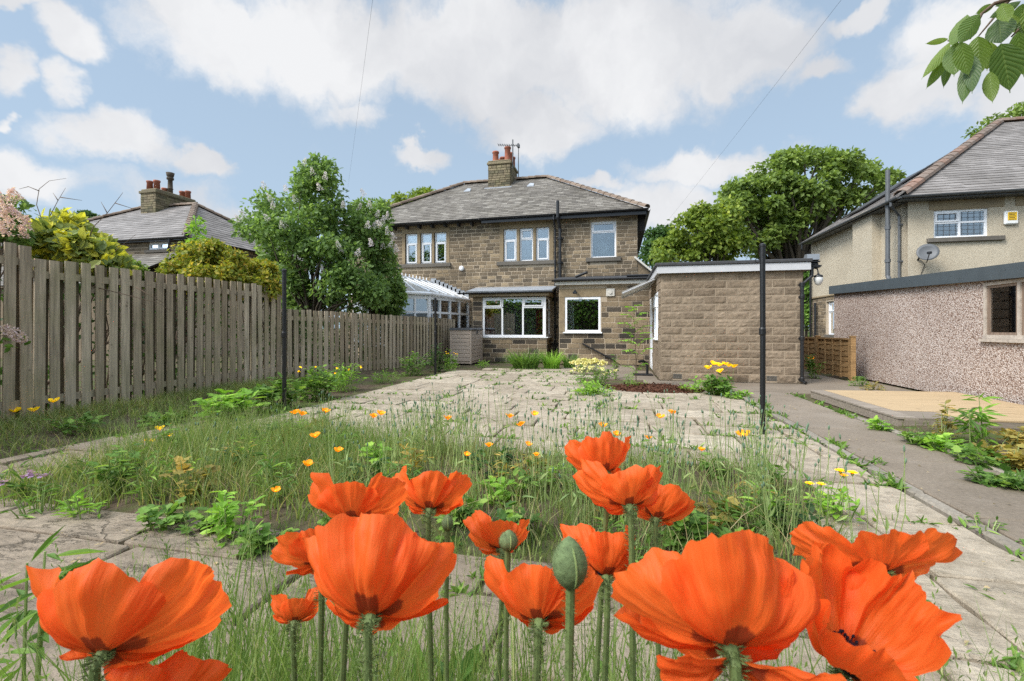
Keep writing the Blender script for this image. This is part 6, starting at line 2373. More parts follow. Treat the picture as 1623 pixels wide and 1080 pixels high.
for px, py, h, w, n, mt, lab in ((1462, 706, 34, 60, 140, 'weed leaf', 'low yellow-green weeds at the near corner of the right bed'), (1500, 716, 36, 66, 150, 'bright leaf', 'bright low weeds at the left of the right bed'), (1548, 735, 40, 80, 170, 'weed leaf', 'mixed green weeds in the middle of the right bed'),
                                 (1600, 742, 44, 80, 170, 'ochre leaf', 'ochre-tinted weeds at the right picture edge in the right bed'), (1582, 770, 34, 80, 150, 'weed leaf', 'low weeds spilling onto the edging in the right bed'), (1614, 716, 36, 60, 130, 'ochre leaf', 'brownish weeds under the window of the pebbledashed garage'), (1640, 780, 40, 70, 120, 'weed leaf', 'weeds cut by the right picture edge')):
    leafy('low_weed', lab, 'weed', px, py, h, w, n, .075, L_LOBED, mt, 14, group='weeds in the right bed')


# ================================================================== GRASS
def scatter(n, x0, x1, y0, y1, ok):
    P = np.stack([rng.uniform(x0, x1, n), rng.uniform(y0, y1, n)], 1)
    return P[ok(P[:, 0], P[:, 1])]


def grass(name, P, h, lean, width, mat, label, segs=4, clump=None, seed_heads=None):
    m = MB()
    n = len(P)
    pos = np.stack([P[:, 0], P[:, 1], ground_h(P[:, 0], P[:, 1]) - .01], 1)
    hh = rng.uniform(h[0], h[1], n) if not callable(h) else h(P)
    a = rng.random(n) * 6.28
    l = rng.uniform(lean[0], lean[1], n) * hh
    L = np.stack([l * np.cos(a), l * np.sin(a)], 1)
    m.blades(pos, hh, L, width * rng.uniform(.7, 1.3, n), segs)
    if seed_heads:
        k = rng.random(n) < seed_heads
        tip = pos[k].copy(); tip[:, :2] += L[k] * .95; tip[:, 2] += hh[k] * .93
        for j in range(7):
            q = tip.copy(); q[:, 2] += .012 * j - .03; q[:, :2] += L[k] * .012 * j
            dr = rand_dirs(len(q)) * .6 + np.array((0, 0, 1))
            m.leaves(L_QUAD, q, dr, rand_dirs(len(q)), .016, wid=.36)
    return tag(m.build(name, M[mat]), label, name.replace('_', ' '), kind='stuff')


def bed_ok(x, y):
    return (x > -4.5 + .15 * np.sin(y * 4)) & (x < 1.25 + .1 * np.sin(y * 5)) & (y > 2.3 + .12 * np.sin(x * 2)) & (y < 4.38 + .1 * np.sin(x * 3))


def patch(x, y, s, lo):
    return np.array([mnoise.noise((a * s, b * s, 3.7)) for a, b in zip(x, y)]) > lo


# the planted bed in the middle
P = scatter(15500, -4.6, 1.3, 2.2, 4.5, lambda x, y: bed_ok(x, y) & ((x < -2.0 + rng.normal(0, .4, len(x))) | (rng.random(len(x)) < .55)) & (patch(x, y, 1.6, -.2)))
grass('bed_grass', P, lambda P: rng.uniform(.06, .21, len(P)) * (1 + .5 * (P[:, 0] < -1.6)), (.15, .7), .007, 'grass blade', 'rough green grass growing through the middle bed')
P = scatter(2200, -4.5, 1.2, 2.3, 4.4, lambda x, y: bed_ok(x, y) & patch(x + 5, y, 2.2, -.05))
grass('broad_grass', P, (.10, .32), (.2, .9), .012, 'grass blade', 'coarse broad-bladed grass tufts in the middle bed', 5)
P = scatter(900, -4.4, 1.2, 2.3, 4.3, bed_ok)
grass('dead_stalks', P, (.08, .42), (.2, 1.6), .005, 'dry grass', 'dead straw-coloured stalks lying through the middle bed', 4)
P = scatter(3000, -4.4, -1.2, 2.9, 4.4, lambda x, y: bed_ok(x, y) & (x + rng.normal(0, .3, len(x)) < -1.8))
grass('feathery_grass', P, (.30, .52), (.12, .5), .0045, 'pale grass', 'fine feathery pale grass in the left half of the middle bed', 4, seed_heads=.25)
# grass on the bank under the fence
P = scatter(15000, -6.95, -5.3, 1.6, 8.6, lambda x, y: (patch(x, y, 1.3, -.12)) & (x < -5.45 - rng.random(len(x)) * .3))
grass('bank_grass', P, (.06, .22), (.3, 1.1), .007, 'grass blade', 'tufted grass on the bank along the foot of the tall fence')
P = scatter(3500, -6.9, -5.4, 1.6, 8.4, lambda x, y: patch(x + 9, y, 1.2, .12))
grass('dry_grass', P, (.05, .12), (.8, 1.8), .006, 'dry grass', 'matted straw-coloured dead grass on the bank under the fence')
# the tall grass at our feet
P = scatter(9500, -1.35, 1.05, .45, 1.25, lambda x, y: (y < 1.2 - .25 * rng.random(len(x))) & (x > -1.0 - .3 * rng.random(len(x))) & (x < .75 + .25 * rng.random(len(x))) & (np.hypot(x, y) > .6) & patch(x, y, 3, -.22))
grass('tall_grass', P, lambda P: .36 + .44 * rng.random(len(P)) ** 1.2, (.06, .38), .0066, 'pale grass', 'tall pale meadow grass with seed heads among the big poppies', 5, seed_heads=.16)
P = scatter(2200, -1.3, 1.1, .5, 1.2, lambda x, y: (np.hypot(x, y) > .6))
grass('bed_grass', P, (.1, .3), (.2, .8), .006, 'grass blade', 'short green grass under the big poppies')
# strip beside the right bed
P = scatter(1800, 3.15, 5.6, 3.0, 6.7, lambda x, y: patch(x, y, 1.5, -.1))
grass('verge_grass', P, (.05, .2), (.2, .9), .007, 'grass blade', 'thin grass among the weeds of the right bed')


# weeds in the joints of the paving
def joint_weeds():
    m, s = MB(), MB()
    P = []
    for (a, b, y0, y1) in JOINTS:
        for _ in range(9):
            if random.random() < .42: continue
            if random.random() < .65: x, y = random.uniform(a, b), y0
            else: x, y = a, random.uniform(y0, y1)
            if mnoise.noise((x * .9, y * .9, 8.1)) < -.05: continue
            if y < 2.3 and x < 1.0 and random.random() < .9: continue
            for _ in range(random.randint(2, 9)):
                P.append((x + random.gauss(0, .05), y + random.gauss(0, .022), random.random()))
    for k in range(170):                                  # along the concrete edging
        y = random.uniform(.3, 9.4)
        x = random.choice((2.06, 2.19, 2.2, 3.07, 3.1))
        if mnoise.noise((x * 3, y * 1.3, 2.2)) < -.1: continue
        for _ in range(random.randint(4, 16)):
            P.append((x + random.gauss(0, .02), y + random.gauss(0, .07), random.random() * 1.3))
    P = np.array(P)
    n = len(P)
    pos = np.stack([P[:, 0], P[:, 1], np.full(n, -.015)], 1)
    dr = rand_dirs(n); dr[:, 2] = np.abs(dr[:, 2]) * .7 + .25
    m.leaves(L_LANCE, pos, dr, rand_dirs(n) * .4 + np.array((0, 0, 1)), .05 + .05 * P[:, 2], wid=1.5)
    tag(m.build('joint_weeds', M['weed leaf']), 'small green weeds sprouting from the joints of the paving', 'weeds', kind='stuff')
    # moss lying in the joints and fallen leaf litter
    n = 900
    Q = np.stack([rng.uniform(-4.6, 3.1, n), rng.uniform(1, 9.4, n)], 1)
    k = np.array([mnoise.noise((x * .7, y * .7, 1.1)) > .0 or x > 2.0 for x, y in Q])
    Q = Q[k & ~bed_ok(Q[:, 0], Q[:, 1])]
    pos = np.stack([Q[:, 0], Q[:, 1], np.full(len(Q), .018)], 1)
    s.leaves(L_LEAF, pos, rand_dirs(len(Q)) * np.array((1, 1, .15)), rand_dirs(len(Q)) * .3 + np.array((0, 0, 1)), rng.uniform(.012, .035, len(Q)))
    tag(s.build('leaf_litter', M['dry grass']), 'tiny dry leaf litter scattered over the paving', 'leaf litter', kind='stuff')


joint_weeds()

# single weeds standing in the joints of the right-hand paving
for i, (px, py, h, w, n, tm, lab) in enumerate((
        (1478, 1030, 44, 40, 26, L_LANCE, 'small upright weed in the right-hand flags, below the rightmost poppy'), (1600, 1062, 22, 46, 22, L_LANCE, 'flat green weed at the bottom right corner of the flags'),
        (1440, 970, 40, 66, 34, L_LOBED, 'leafy weed clump half hidden behind the rightmost poppies'), (1560, 838, 32, 60, 34, L_LANCE, 'leafy weed against the path edging at right'),
        (1410, 762, 26, 60, 40, L_LANCE, 'strap-leaved weed on the path edging, right of the yellow hawkweed'), (1578, 945, 14, 70, 26, L_LANCE, 'low strip of weed in a flag joint, right'),
        (1505, 985, 18, 34, 20, L_LANCE, 'tiny weed tuft in the flags, right of the rightmost poppy'), (1395, 735, 18, 36, 24, L_LANCE, 'small grassy weed on the path edging, halfway to the post'))):
    leafy('paving_weed', lab, 'weed', px, py, h, w, n, .06, tm, 'weed leaf', 7)


# leafy weeds in the middle bed
BEDW = [(60, 815, 60, 70, 60, L_LANCE, 'weed leaf', 'low leafy weed at the left tip of the middle bed'), (140, 818, 62, 80, 80, L_LANCE, 'bright leaf', 'bright narrow-leaved weed near the left tip of the middle bed'),
        (235, 800, 92, 80, 90, L_LANCE, 'weed leaf', 'tall leafy weed on the left side of the middle bed'), (262, 838, 50, 80, 70, L_LOBED, 'weed leaf', 'spreading weed on the front edge of the bed, left'),
        (300, 800, 80, 76, 70, L_LOBED, 'ochre leaf', 'weed with reddish-brown leaves in the left part of the bed'), (365, 855, 105, 66, 100, L_LEAF, 'bright leaf', 'bright green leafy weed standing at the front edge of the bed'),
        (330, 842, 46, 60, 60, L_LOBED, 'weed leaf', 'low weed beside the bright leafy weed at the bed edge'), (410, 868, 50, 90, 90, L_LOBED, 'weed leaf', 'low green weeds at the bed edge left of the small left poppy'),
        (440, 800, 90, 66, 80, L_LANCE, 'weed leaf', 'narrow-leaved weed under the tall grass, left of the first two poppies'), (478, 700, 44, 76, 130, L_LANCE, 'bright leaf', 'feathery green poppy foliage at the back left of the bed'),
        (545, 730, 50, 90, 120, L_LANCE, 'weed leaf', 'green poppy foliage behind the two left poppies'), (720, 850, 60, 100, 90, L_LOBED, 'weed leaf', 'broad weeds in the bed between the left and middle poppies'),
        (842, 790, 60, 90, 60, L_LEAF, 'weed leaf', 'broad-leaved weed in the middle of the bed'), (805, 860, 40, 70, 60, L_LOBED, 'dark leaf', 'dark broad weed leaves behind the middle bud'),
        (930, 800, 60, 80, 70, L_LEAF, 'weed leaf', 'grey-green broad leaves below the upper right poppies'), (1080, 870, 70, 110, 110, L_LOBED, 'weed leaf', 'bushy green weeds right of the upper right poppies'),
        (1175, 850, 66, 110, 120, L_LANCE, 'weed leaf', 'leafy lavender-like foliage at the front right of the bed'), (1250, 858, 60, 80, 100, L_LANCE, 'dark leaf', 'dark lance-leaved weed beside the open right poppy'),
        (1320, 822, 74, 80, 90, L_LEAF, 'bright leaf', 'light green leafy stems under the yellow hawkweed'), (1145, 900, 40, 90, 70, L_LOBED, 'weed leaf', 'low weeds at the front edge of the bed, right'),
        (640, 800, 70, 90, 90, L_LANCE, 'weed leaf', 'lance-leaved weed between the two left poppies'), (1010, 905, 44, 90, 70, L_LANCE, 'weed leaf', 'low leafy weed behind the middle poppies'),
        (180, 792, 70, 60, 70, L_LANCE, 'weed leaf', 'upright weed behind the left tip of the bed'), (560, 845, 60, 90, 80, L_LOBED, 'weed leaf', 'low weeds behind the left poppy cluster')]
for (px, py, h, w, n, tm, mt, lab) in BEDW:
    leafy('bed_weed', lab, 'weed', px, py, h, w, n, .085 if tm is L_LANCE else .075, tm, mt, 9)
for _ in range(34):
    for _t in range(60):
        x_, y_ = random.uniform(-4.2, 1.2), random.uniform(2.45, 4.3)
        if bed_ok(np.array([x_]), np.array([y_]))[0]: break
    d_ = -x_ * SY + y_ * CY
    px_, py_ = CX + FPX * (x_ * CY + y_ * SY) / d_, HORIZON + FPX * EYE / d_
    leafy('leafy_weed', 'small leafy weed among the grass of the middle bed', 'weed', px_, py_, random.uniform(.18, .42) * FPX / d_, random.uniform(.2, .36) * FPX / d_, random.randint(30, 60), random.uniform(.06, .1),
          random.choice((L_LANCE, L_LEAF, L_LOBED)), random.choice(('weed leaf', 'weed leaf', 'bright leaf', 'dark leaf', 'ochre leaf')), 6, group='small leafy weeds in the middle bed')
leafy('chives', 'small patch of chives with purple flower heads at the left edge of the bed', 'plant', 38, 792, 44, 60, 30, .12, L_LANCE, 'weed leaf', 12, flower=('purple flower', 6, .035, 1.0))
leafy('oriental_poppy_leaves', 'dark green leafy plant rising at the bottom left corner', 'plant', 22, 1290, 520, 110, 60, .10, L_LANCE, 'weed leaf', 5, base_h=.4)
leafy('oriental_poppy_leaves', 'hairy lobed poppy leaves at the bottom, left of the largest right poppy', 'plant', 1000, 1400, 380, 200, 46, .14, L_LANCE, 'weed leaf', 9, base_h=.4)
leafy('oriental_poppy_leaves', 'lobed poppy leaves at the bottom centre under the big middle poppies', 'plant', 700, 1400, 340, 240, 46, .14, L_LANCE, 'weed leaf', 9, base_h=.4)


# unopened slender stalks that fill the right half of the bed
HEADS = []
for L_ in (.018, .023, .028, .034):
    m_ = MB()
    m_.lathe([(.001, -.004), (.0046, .004), (.0053, L_ * .5), (.0034, L_ * .85), (.0008, L_)], (0, 0, 0), 6)
    HEADS.append(m_.mesh('bud_head', M['seed head'], True))


def stalk_clump(x, y, n, hmin, hmax, spread):
    z = float(ground_h(x, y))
    t = thing('budding_stalks', 'loose clump of slender green stalks with unopened bud heads in the middle bed', 'plant', (x, y, z), 'clumps of slender budding stalks in the bed')
    s = MB()
    for k in range(n):
        a = random.uniform(0, 6.28); r = spread * math.sqrt(random.random())
        p0 = Vector((x + r * .6 * math.cos(a), y + r * .6 * math.sin(a), z - .01))
        hh = random.uniform(hmin, hmax)
        p1 = Vector((x + r * 1.25 * math.cos(a) + random.gauss(0, .03), y + r * 1.25 * math.sin(a), z + hh))
        m = p0.lerp(p1, .5) + Vector((random.gauss(0, .015), random.gauss(0, .015), .01))
        s.tube([p0, m, p1], [.0026, .0021, .0014], 4, cap=False)
        if random.random() < .85:
            ax = (p1 - m).normalized()
            o = bpy.data.objects.new('bud_head', random.choice(HEADS))
            COL.objects.link(o)
            o.parent = t
            o.location = p1 - Vector((x, y, z))
            o.rotation_mode = 'QUATERNION'
            o.rotation_quaternion = ax.to_track_quat('Z', 'Y')
        if random.random() < .4:
            q = m
            s.leaves(L_LANCE, np.array([tuple(q)]), rand_dirs(1, .7), rand_dirs(1, 1), .08)
    s.build('stems', M['stalk green'], t)


k = 0
for _ in range(600):
    if k >= 66: break
    x, y = random.uniform(-3.0, 1.35), random.uniform(2.55, 4.45)
    if not bed_ok(np.array([x]), np.array([y]))[0]: continue
    if x < -1.9 and random.random() < .55: continue
    stalk_clump(x, y, random.randint(7, 15), .34, .66 if x > -1.5 else .55, .15)
    k += 1


# ================================================================== FLOWERS
def petal(mb, B, ax, R_, phi, A0, b0, b1, seed, ruf=.12, rs=1.0, crinkle=.03, ns=22, nt=44):
    ax = Vector(ax).normalized()
    e1 = (Vector((0, 0, 1)) - ax * ax.z)
    e1 = e1.normalized() if e1.length > 1e-4 else Vector((0, 1, 0))
    e1 = Vector((1, 0, 0)) - ax * ax.x
    e1.normalize()
    e2 = ax.cross(e1)
    L = R_ / (.5 * (math.cos(b0) + math.cos(b1)))
    V, UV = [], []
    for i in range(ns + 1):
        for j in range(nt + 1):
            t = -1 + 2 * j / nt
            smax = (1 - .20 * abs(t) ** 3) * (1 + .13 * mnoise.noise((t * 2.4, seed, 0)) + .06 * mnoise.noise((t * 6.5, seed, 4)) + .03 * mnoise.noise((t * 17, seed, 8))) * rs
            s = i / ns * smax
            # profile
            r = h = 0
            st = 6
            for q in range(st):
                sq = s * (q + .5) / st
                be = b0 + (b1 - b0) * sq
                r += math.cos(be) * s / st * L
                h += math.sin(be) * s / st * L
            be = b0 + (b1 - b0) * s
            nz = mnoise.noise((t * 2.6 + seed * 7.1, s * 1.6, seed))
            n2 = mnoise.noise((t * 8 + seed * 3.1, s * 1.2, seed + 9))
            n3 = mnoise.noise((t * 17 + seed, s * 2.0, seed + 5))
            # crepe: sharp radial folds, cross-crumpling, and a frilled rim
            n4 = abs(mnoise.noise((t * 5.5 + seed * 2.3, s * 3.2, seed + 31))) - .18
            n5 = mnoise.noise((t * 5 + seed * 1.9, s * 6.0, seed + 47))
            off = (ruf * 1.6 * nz * s ** 1.3 + crinkle * 1.5 * n2 * s + crinkle * .8 * n3 * s - crinkle * 2.6 * n4 * s ** .9 + crinkle * 1.0 * n5 * s + .05 * mnoise.noise((t * 11, seed, 60)) * s ** 5) * L
            rr = r - math.sin(be) * off
            hh = h + math.cos(be) * off
            f = phi + t * A0 * (1 - .1 * s) + .06 * mnoise.noise((t * 2, s * 2, seed + 20))
            V.append(tuple(Vector(B) + e1 * (rr * math.cos(f)) + e2 * (rr * math.sin(f)) + ax * hh))
            UV.append((.5 + .5 * t, i / ns))
    F = np.array([(i * (nt + 1) + j, i * (nt + 1) + j + 1, (i + 1) * (nt + 1) + j + 1, (i + 1) * (nt + 1) + j) for i in range(ns) for j in range(nt)])
    mb.add(V, F)
    mb.uv.append(np.array(UV))


def hairs(mb, pts, rad, n, ln):
    P, D = [], []
    for _ in range(n):
        t = random.random() * (len(pts) - 1)
        i = int(t); f = t - i
        p = Vector(pts[i]).lerp(Vector(pts[i + 1]), f)
        d = Vector((random.gauss(0, 1), random.gauss(0, 1), .25)).normalized()
        P.append(tuple(p + d * rad * .9)); D.append(tuple(d))
    if P:
        mb.leaves(L_QUAD, np.array(P), np.array(D), rand_dirs(len(P)), ln, wid=.12)


def poppy(label, px, py, d, hw, b0, b1, right, away, phi0, seed, npet=4, rs=(.78, .92, 1.04, 1.04), A0=1.08, heart=True, stem=True, ruf=.14, droop=()):
    """px, py = where stem meets flower; hw = half width of the bowl in photo pixels"""
    B = dep(px, py, d)
    rt = Vector((CY, SY, 0)); fw = Vector((-SY, CY, 0))
    ax = (Vector((0, 0, 1)) + rt * right + fw * away).normalized()
    R_ = 1.08 * hw * d / FPX
    gx, gy = B.x + random.uniform(-.03, .03) - ax.x * .05, B.y + random.uniform(-.02, .02) - ax.y * .03
    gz = float(ground_h(gx, gy))
    t = thing('oriental_poppy', label, 'poppy', (gx, gy, gz), 'big orange-red poppies in the foreground')
    for i in range(npet):
        m = MB()
        lay = i // 2
        petal(m, B + ax * (.004 + .002 * i), ax, R_ * (1 - .04 * lay), phi0 + i * math.pi + (math.pi / 2 if lay else 0) + random.uniform(-.15, .15), A0 + random.uniform(-.08, .12), R(b0 + 3 * lay), R(b1 + random.uniform(-10, 8)), seed + i * 1.37, ruf, rs[i % len(rs)] * random.uniform(.95, 1.05))
        m.build('petal', M['poppy petal'], t, smooth=True)
    for (f_, q0, q1, ln) in droop:
        m = MB()
        petal(m, B - ax * .002, ax, R_, f_, .85, R(q0), R(q1), seed + f_ * 3.1, ruf * 1.5, ln * .5 * (math.cos(R(q0)) + math.cos(R(q1))) / 1.0, .045)
        m.build('petal', M['poppy petal'], t, smooth=True)
    if heart:
        m = MB()
        m.lathe([(.003, 0), (.010, .005), (.0125, .014), (.012, .020), (.0135, .022), (.008, .025), (.002, .026)], B + ax * .004, 14, ax)
        m.build('seed_capsule', M['poppy heart'], t, smooth=True)
        m = MB()
        o = ax.orthogonal().normalized(); q = ax.cross(o)
        for k in range(60):
            a = random.uniform(0, 6.28); l = random.uniform(.013, .020)
            dv = o * math.cos(a) + q * math.sin(a)
            p0 = B + ax * .008 + dv * .008
            p1 = p0 + (dv * .7 + ax * .8) * l
            m.tube([p0, p1], .0006, 4)
            m.lathe([(.0006, 0), (.0016, .002), (.0006, .004)], p1, 5, ax)
        m.build('stamens', M['poppy heart'], t)
    if stem:
        m = MB()
        G = Vector((gx, gy, gz - .02))
        mid = G.lerp(B, .6) + Vector((B.x - G.x + random.gauss(0, .03), B.y - G.y + random.gauss(0, .018), 0)) * .5
        pts = [G, G.lerp(mid, .5), mid, B.lerp(mid, .12) - ax * .012, B - ax * .008, B + ax * .004]
        m.tube(pts, [.0055, .005, .0046, .0042, .0044, .006], 8)
        hairs(m, pts[1:], .0045, 480, .009)
        m.build('stem', M['poppy stem'], t, smooth=False)
    return t


# label, foot of the bowl (px, py), distance, half width, cup angles, tilt right / away, turn, seed
N2 = -math.pi / 2
poppy('large orange poppy tilted to the right at the lower left, nearest the left edge', 160, 1042, .42, 112, -8, 66, -.22, 1.7, N2 + .15, 1.3, rs=(.86, .92, 1.04, 1.04))
poppy('orange poppy cut by the bottom edge, below the large lower left one', 206, 1156, .44, 68, 0, 76, .05, 1.9, N2, 2.9)
poppy('orange poppy with a wide frilly bowl, uppermost of the left group', 560, 826, .62, 67, -8, 64, -.10, 1.5, N2 + .1, 4.2)
poppy('smaller orange poppy touching the right side of the uppermost left one', 680, 812, .72, 49, 0, 76, -.02, 1.45, N2 + .2, 5.6)
poppy('small side-on orange poppy tucked behind the left edge of the biggest left poppy', 508, 898, .66, 52, 0, 70, -1.0, 1.5, N2 + .5, 6.6)
poppy('biggest of the left poppies, a deep cup in the lower left centre', 586, 984, .44, 96, -4, 80, -.08, 1.7, N2 + .05, 7.9, rs=(.90, .92, 1.02, 1.02))
poppy('smallest poppy bloom, low at the left, under the biggest left poppy', 466, 990, .72, 33, 0, 78, -.4, 1.5, N2 + .4, 8.4)
poppy('small half-hidden orange poppy behind a round green bud, centre', 796, 874, .80, 43, 0, 70, -.3, 1.6, N2 + .3, 9.7)
poppy('orange poppy leaning right with an open frilly cup, in the bottom centre', 854, 990, .50, 76, -4, 76, .25, 1.7, N2 - .2, 10.8, rs=(.76, .85, .96, .96))
poppy('upright cupped orange poppy right of the large green bud', 961, 918, .66, 51, -2, 82, -.08, 1.5, N2 + .3, 11.5)
poppy('topmost orange poppy of the cluster at the right of centre', 960, 752, .76, 44, 0, 76, -.2, 1.3, N2 + .2, 12.6)
poppy('orange poppy overlapping the topmost one, middle of the upper right cluster', 998, 806, .66, 53, -4, 74, .05, 1.5, N2, 13.2)
poppy('small orange poppy leaning right at the lower end of the upper right cluster', 1040, 826, .80, 42, 0, 70, .6, 1.3, N2 + .3, 14.9, rs=(.95, .95, 1.04, 1.04))
poppy('giant orange poppy filling the bottom right of centre, with a drooping left petal', 1160, 1034, .34, 132, -10, 64, .12, 1.4, N2 + .15, 15.8, npet=5, rs=(1.02, 1.05, 1.05, .95, .9), ruf=.18, droop=((3.0, -30, 12, .85), (.35, -34, -8, 1.25)))
poppy('flat wide-open orange poppy with pointed side petals, upper right of the giant one', 1398, 912, .46, 96, -10, 48, .25, 1.5, N2, 16.9, rs=(.76, .72, 1.06, 1.06), A0=.9)
poppy('rightmost low orange poppy showing its dark heart and black stamens', 1336, 1066, .42, 80, 16, 88, .25, -.45, N2 + .8, 18.3, rs=(.62, .95, 1.05, 1.0), ruf=.16)


def bud(label, px, py, d, h, w, tilt=.0, hang=False):
    c = dep(px, py, d)
    H, W = h * d / FPX, w * d / FPX / 2
    rt = Vector((CY, SY, 0))
    ax = (Vector((0, 0, 1)) + rt * tilt).normalized()
    base = c - ax * H / 2
    gx, gy = base.x - .02, base.y + .02
    gz = float(ground_h(gx, gy))
    t = thing('poppy_bud', label, 'poppy bud', (gx, gy, gz), 'green poppy buds on hairy stems')
    m = MB()
    prof = []
    for i in range(15):
        a = i / 14
        prof.append((max(.0006, W * math.sin(math.pi * a ** .92) ** .72), H * a))
    m.lathe(prof, base, 24, ax)
    e1 = ax.orthogonal().normalized(); e2 = ax.cross(e1)
    P = []; D = []
    for _ in range(420):
        i = random.uniform(1.5, 13); a = random.uniform(0, 6.28)
        k = int(i); f = i - k
        r = prof[k][0] * (1 - f) + prof[k + 1][0] * f; hh = prof[k][1] * (1 - f) + prof[k + 1][1] * f
        dv = e1 * math.cos(a) + e2 * math.sin(a)
        P.append(tuple(base + dv * r + ax * hh)); D.append(tuple(dv + ax * .3))
    m.leaves(L_QUAD, np.array(P), np.array(D), rand_dirs(len(P)), .10 * W + .0012, wid=.14)
    m.build('bud_case', M['bud green'], t, smooth=True)
    s = MB()
    fwv = Vector((-SY, CY, 0))
    for sgn in (1,):
        pts = []
        for i in range(2, 13):
            pts.append(base + (-fwv * .93 + rt * .25).normalized() * (prof[i][0] * 1.005) + ax * prof[i][1])
        s.tube(pts, [.0003] + [.0009] * 9 + [.0003], 5)
    s.build('seam', M['stalk green'], t)
    s = MB()
    G = Vector((gx, gy, gz - .02))
    pts = [G, G.lerp(base, .5) + Vector((.006, 0, 0)), base.lerp(G, .12), base + ax * .002]
    s.tube(pts, [.0045, .0040, .0036, .0042], 8)
    hairs(s, pts, .0038, 420, .006)
    s.build('stem', M['poppy stem'], t)


bud('large oval green poppy bud standing tall in front of the centre-right poppies', 903, 893, .40, 86, 56, -.03)
bud('round green poppy bud in front of the small centre poppy', 806, 857, .62, 34, 30, .1)
bud('small brownish-green poppy bud between the left and centre poppies', 709, 829, .70, 27, 18)


def small_poppy(label, px, py, d, size, mat, group, px0=None):
    c = dep(px, py, d)
    R_ = size * d / FPX / 2
    gx, gy = c.x + random.uniform(-.04, .04), c.y + random.uniform(-.04, .06)
    gz = float(ground_h(gx, gy))
    t = thing('small_poppy', label, 'poppy', (gx, gy, gz), group)
    ax = Vector((random.uniform(-.3, .3), random.uniform(-.3, .2), 1)).normalized()
    B = c - ax * R_ * .5
    m = MB()
    for i in range(4):
        petal(m, B, ax, R_, i * math.pi / 2 + random.uniform(0, .4), .85, R(20), R(62), random.uniform(0, 99), .08, random.uniform(.9, 1.05), .02, 5, 6)
    m.uv = []
    m.build('petals', M[mat], t, smooth=True)
    m = MB()
    m.lathe([(R_ * .1, 0), (R_ * .24, R_ * .2), (R_ * .2, R_ * .5), (.0005, R_ * .55)], B, 8, ax)
    m.build('centre', M['yellow petal'], t)
    m = MB()
    mid = Vector((gx, gy, gz)).lerp(B, .55) + Vector((random.uniform(-.02, .02), random.uniform(-.02, .02), 0))
    m.tube([(gx, gy, gz - .01), mid, B], [.003, .0024, .002], 5)
    m.build('stem', M['stalk green'], t)


OR, YE = 'orange petal', 'yellow petal'
SMALL = [
    (467, 653, 4.3, 13, OR, 'leftmost small orange poppy of the pair at the back left of the bed'), (479, 655, 4.25, 13, OR, 'small orange poppy touching the leftmost one at the back of the bed'),
    (516, 651, 4.3, 12, OR, 'small orange poppy at the back of the bed, right of the left pair'), (500, 690, 3.7, 14, OR, 'small orange poppy just below the left pair'),
    (536, 713, 3.3, 13, OR, 'small orange poppy left of the uppermost left big poppy, highest of three'), (488, 735, 3.1, 15, OR, 'small orange poppy above the left end of the left big poppies'),
    (437, 777, 2.7, 12, OR, 'lowest small orange poppy among the weeds at the left'), (592, 659, 4.2, 12, OR, 'left one of a small orange pair at the back of the bed'),
    (604, 655, 4.2, 12, OR, 'right one of a small orange pair at the back of the bed'), (710, 662, 4.1, 12, OR, 'small orange poppy straight above the two touching left big poppies'),
    (740, 720, 3.3, 10, OR, 'tiny orange poppy right of the touching left pair of big poppies'), (775, 705, 3.5, 12, OR, 'small orange poppy in the middle of the bed stalks'),
    (808, 659, 4.1, 12, OR, 'small orange poppy at the back of the bed, below the yellow gap of paving'), (825, 672, 3.9, 14, OR, 'larger of the small orange poppies at the back centre'),
    (838, 704, 3.5, 10, OR, 'tiny orange poppy below the back-centre small poppies'), (850, 720, 3.3, 10, OR, 'lowest tiny orange poppy at the centre of the bed'),
    (847, 656, 4.15, 11, OR, 'small orange poppy right of the back-centre group'), (955, 674, 3.9, 12, OR, 'small orange poppy directly above the topmost big poppy'),
    (978, 688, 3.7, 12, OR, 'small orange poppy peeping over the right side of the topmost big poppy'), (1028, 693, 3.7, 11, OR, 'small orange poppy right of the topmost big poppy'),
    (1046, 660, 4.1, 12, OR, 'left one of two small orange poppies at the back right'), (1066, 653, 4.2, 13, OR, 'right one of two small orange poppies at the back right'),
    (1178, 688, 3.7, 18, OR, 'small orange poppy close to the foot of the right clothes post'), (1112, 712, 3.5, 10, OR, 'tiny orange poppy between the upper right cluster and the post'),
    (237, 699, 4.4, 13, YE, 'yellow poppy above the grass at the left of the bed'), (253, 678, 4.7, 12, YE, 'higher yellow poppy at the back left of the bed grass'),
    (268, 690, 4.5, 8, YE, 'tiny yellow poppy beside the higher yellow one at the left'),
    (24, 650, 5.35, 13, YE, 'leftmost yellow poppy against the tall fence'), (53, 649, 5.4, 13, YE, 'second yellow poppy from the left against the tall fence'), (85, 635, 5.6, 12, YE, 'third yellow poppy from the left against the tall fence, the highest'),
    (1122, 582, 9.9, 11, YE, 'leftmost yellow poppy in front of the block garage'), (1131, 576, 9.95, 10, YE, 'second yellow poppy from the left in front of the block garage'), (1140, 578, 9.9, 10, YE, 'third yellow poppy from the left in front of the block garage'),
    (1141, 588, 9.8, 10, YE, 'lowest yellow poppy in front of the block garage'), (1149, 576, 9.95, 9, YE, 'yellow poppy third from the right in front of the block garage'), (1155, 579, 9.9, 9, YE, 'yellow poppy second from the right in front of the block garage'), (1163, 580, 9.9, 11, YE, 'rightmost yellow poppy in front of the block garage'),
    (1286, 568, 11.2, 9, OR, 'small orange-red poppy behind the low panel fence')]
for (px, py, d, sz, mt, lab) in SMALL:
    small_poppy(lab, px, py, d, sz * 1.1, mt, 'small orange poppies' if mt == OR else 'small yellow poppies')


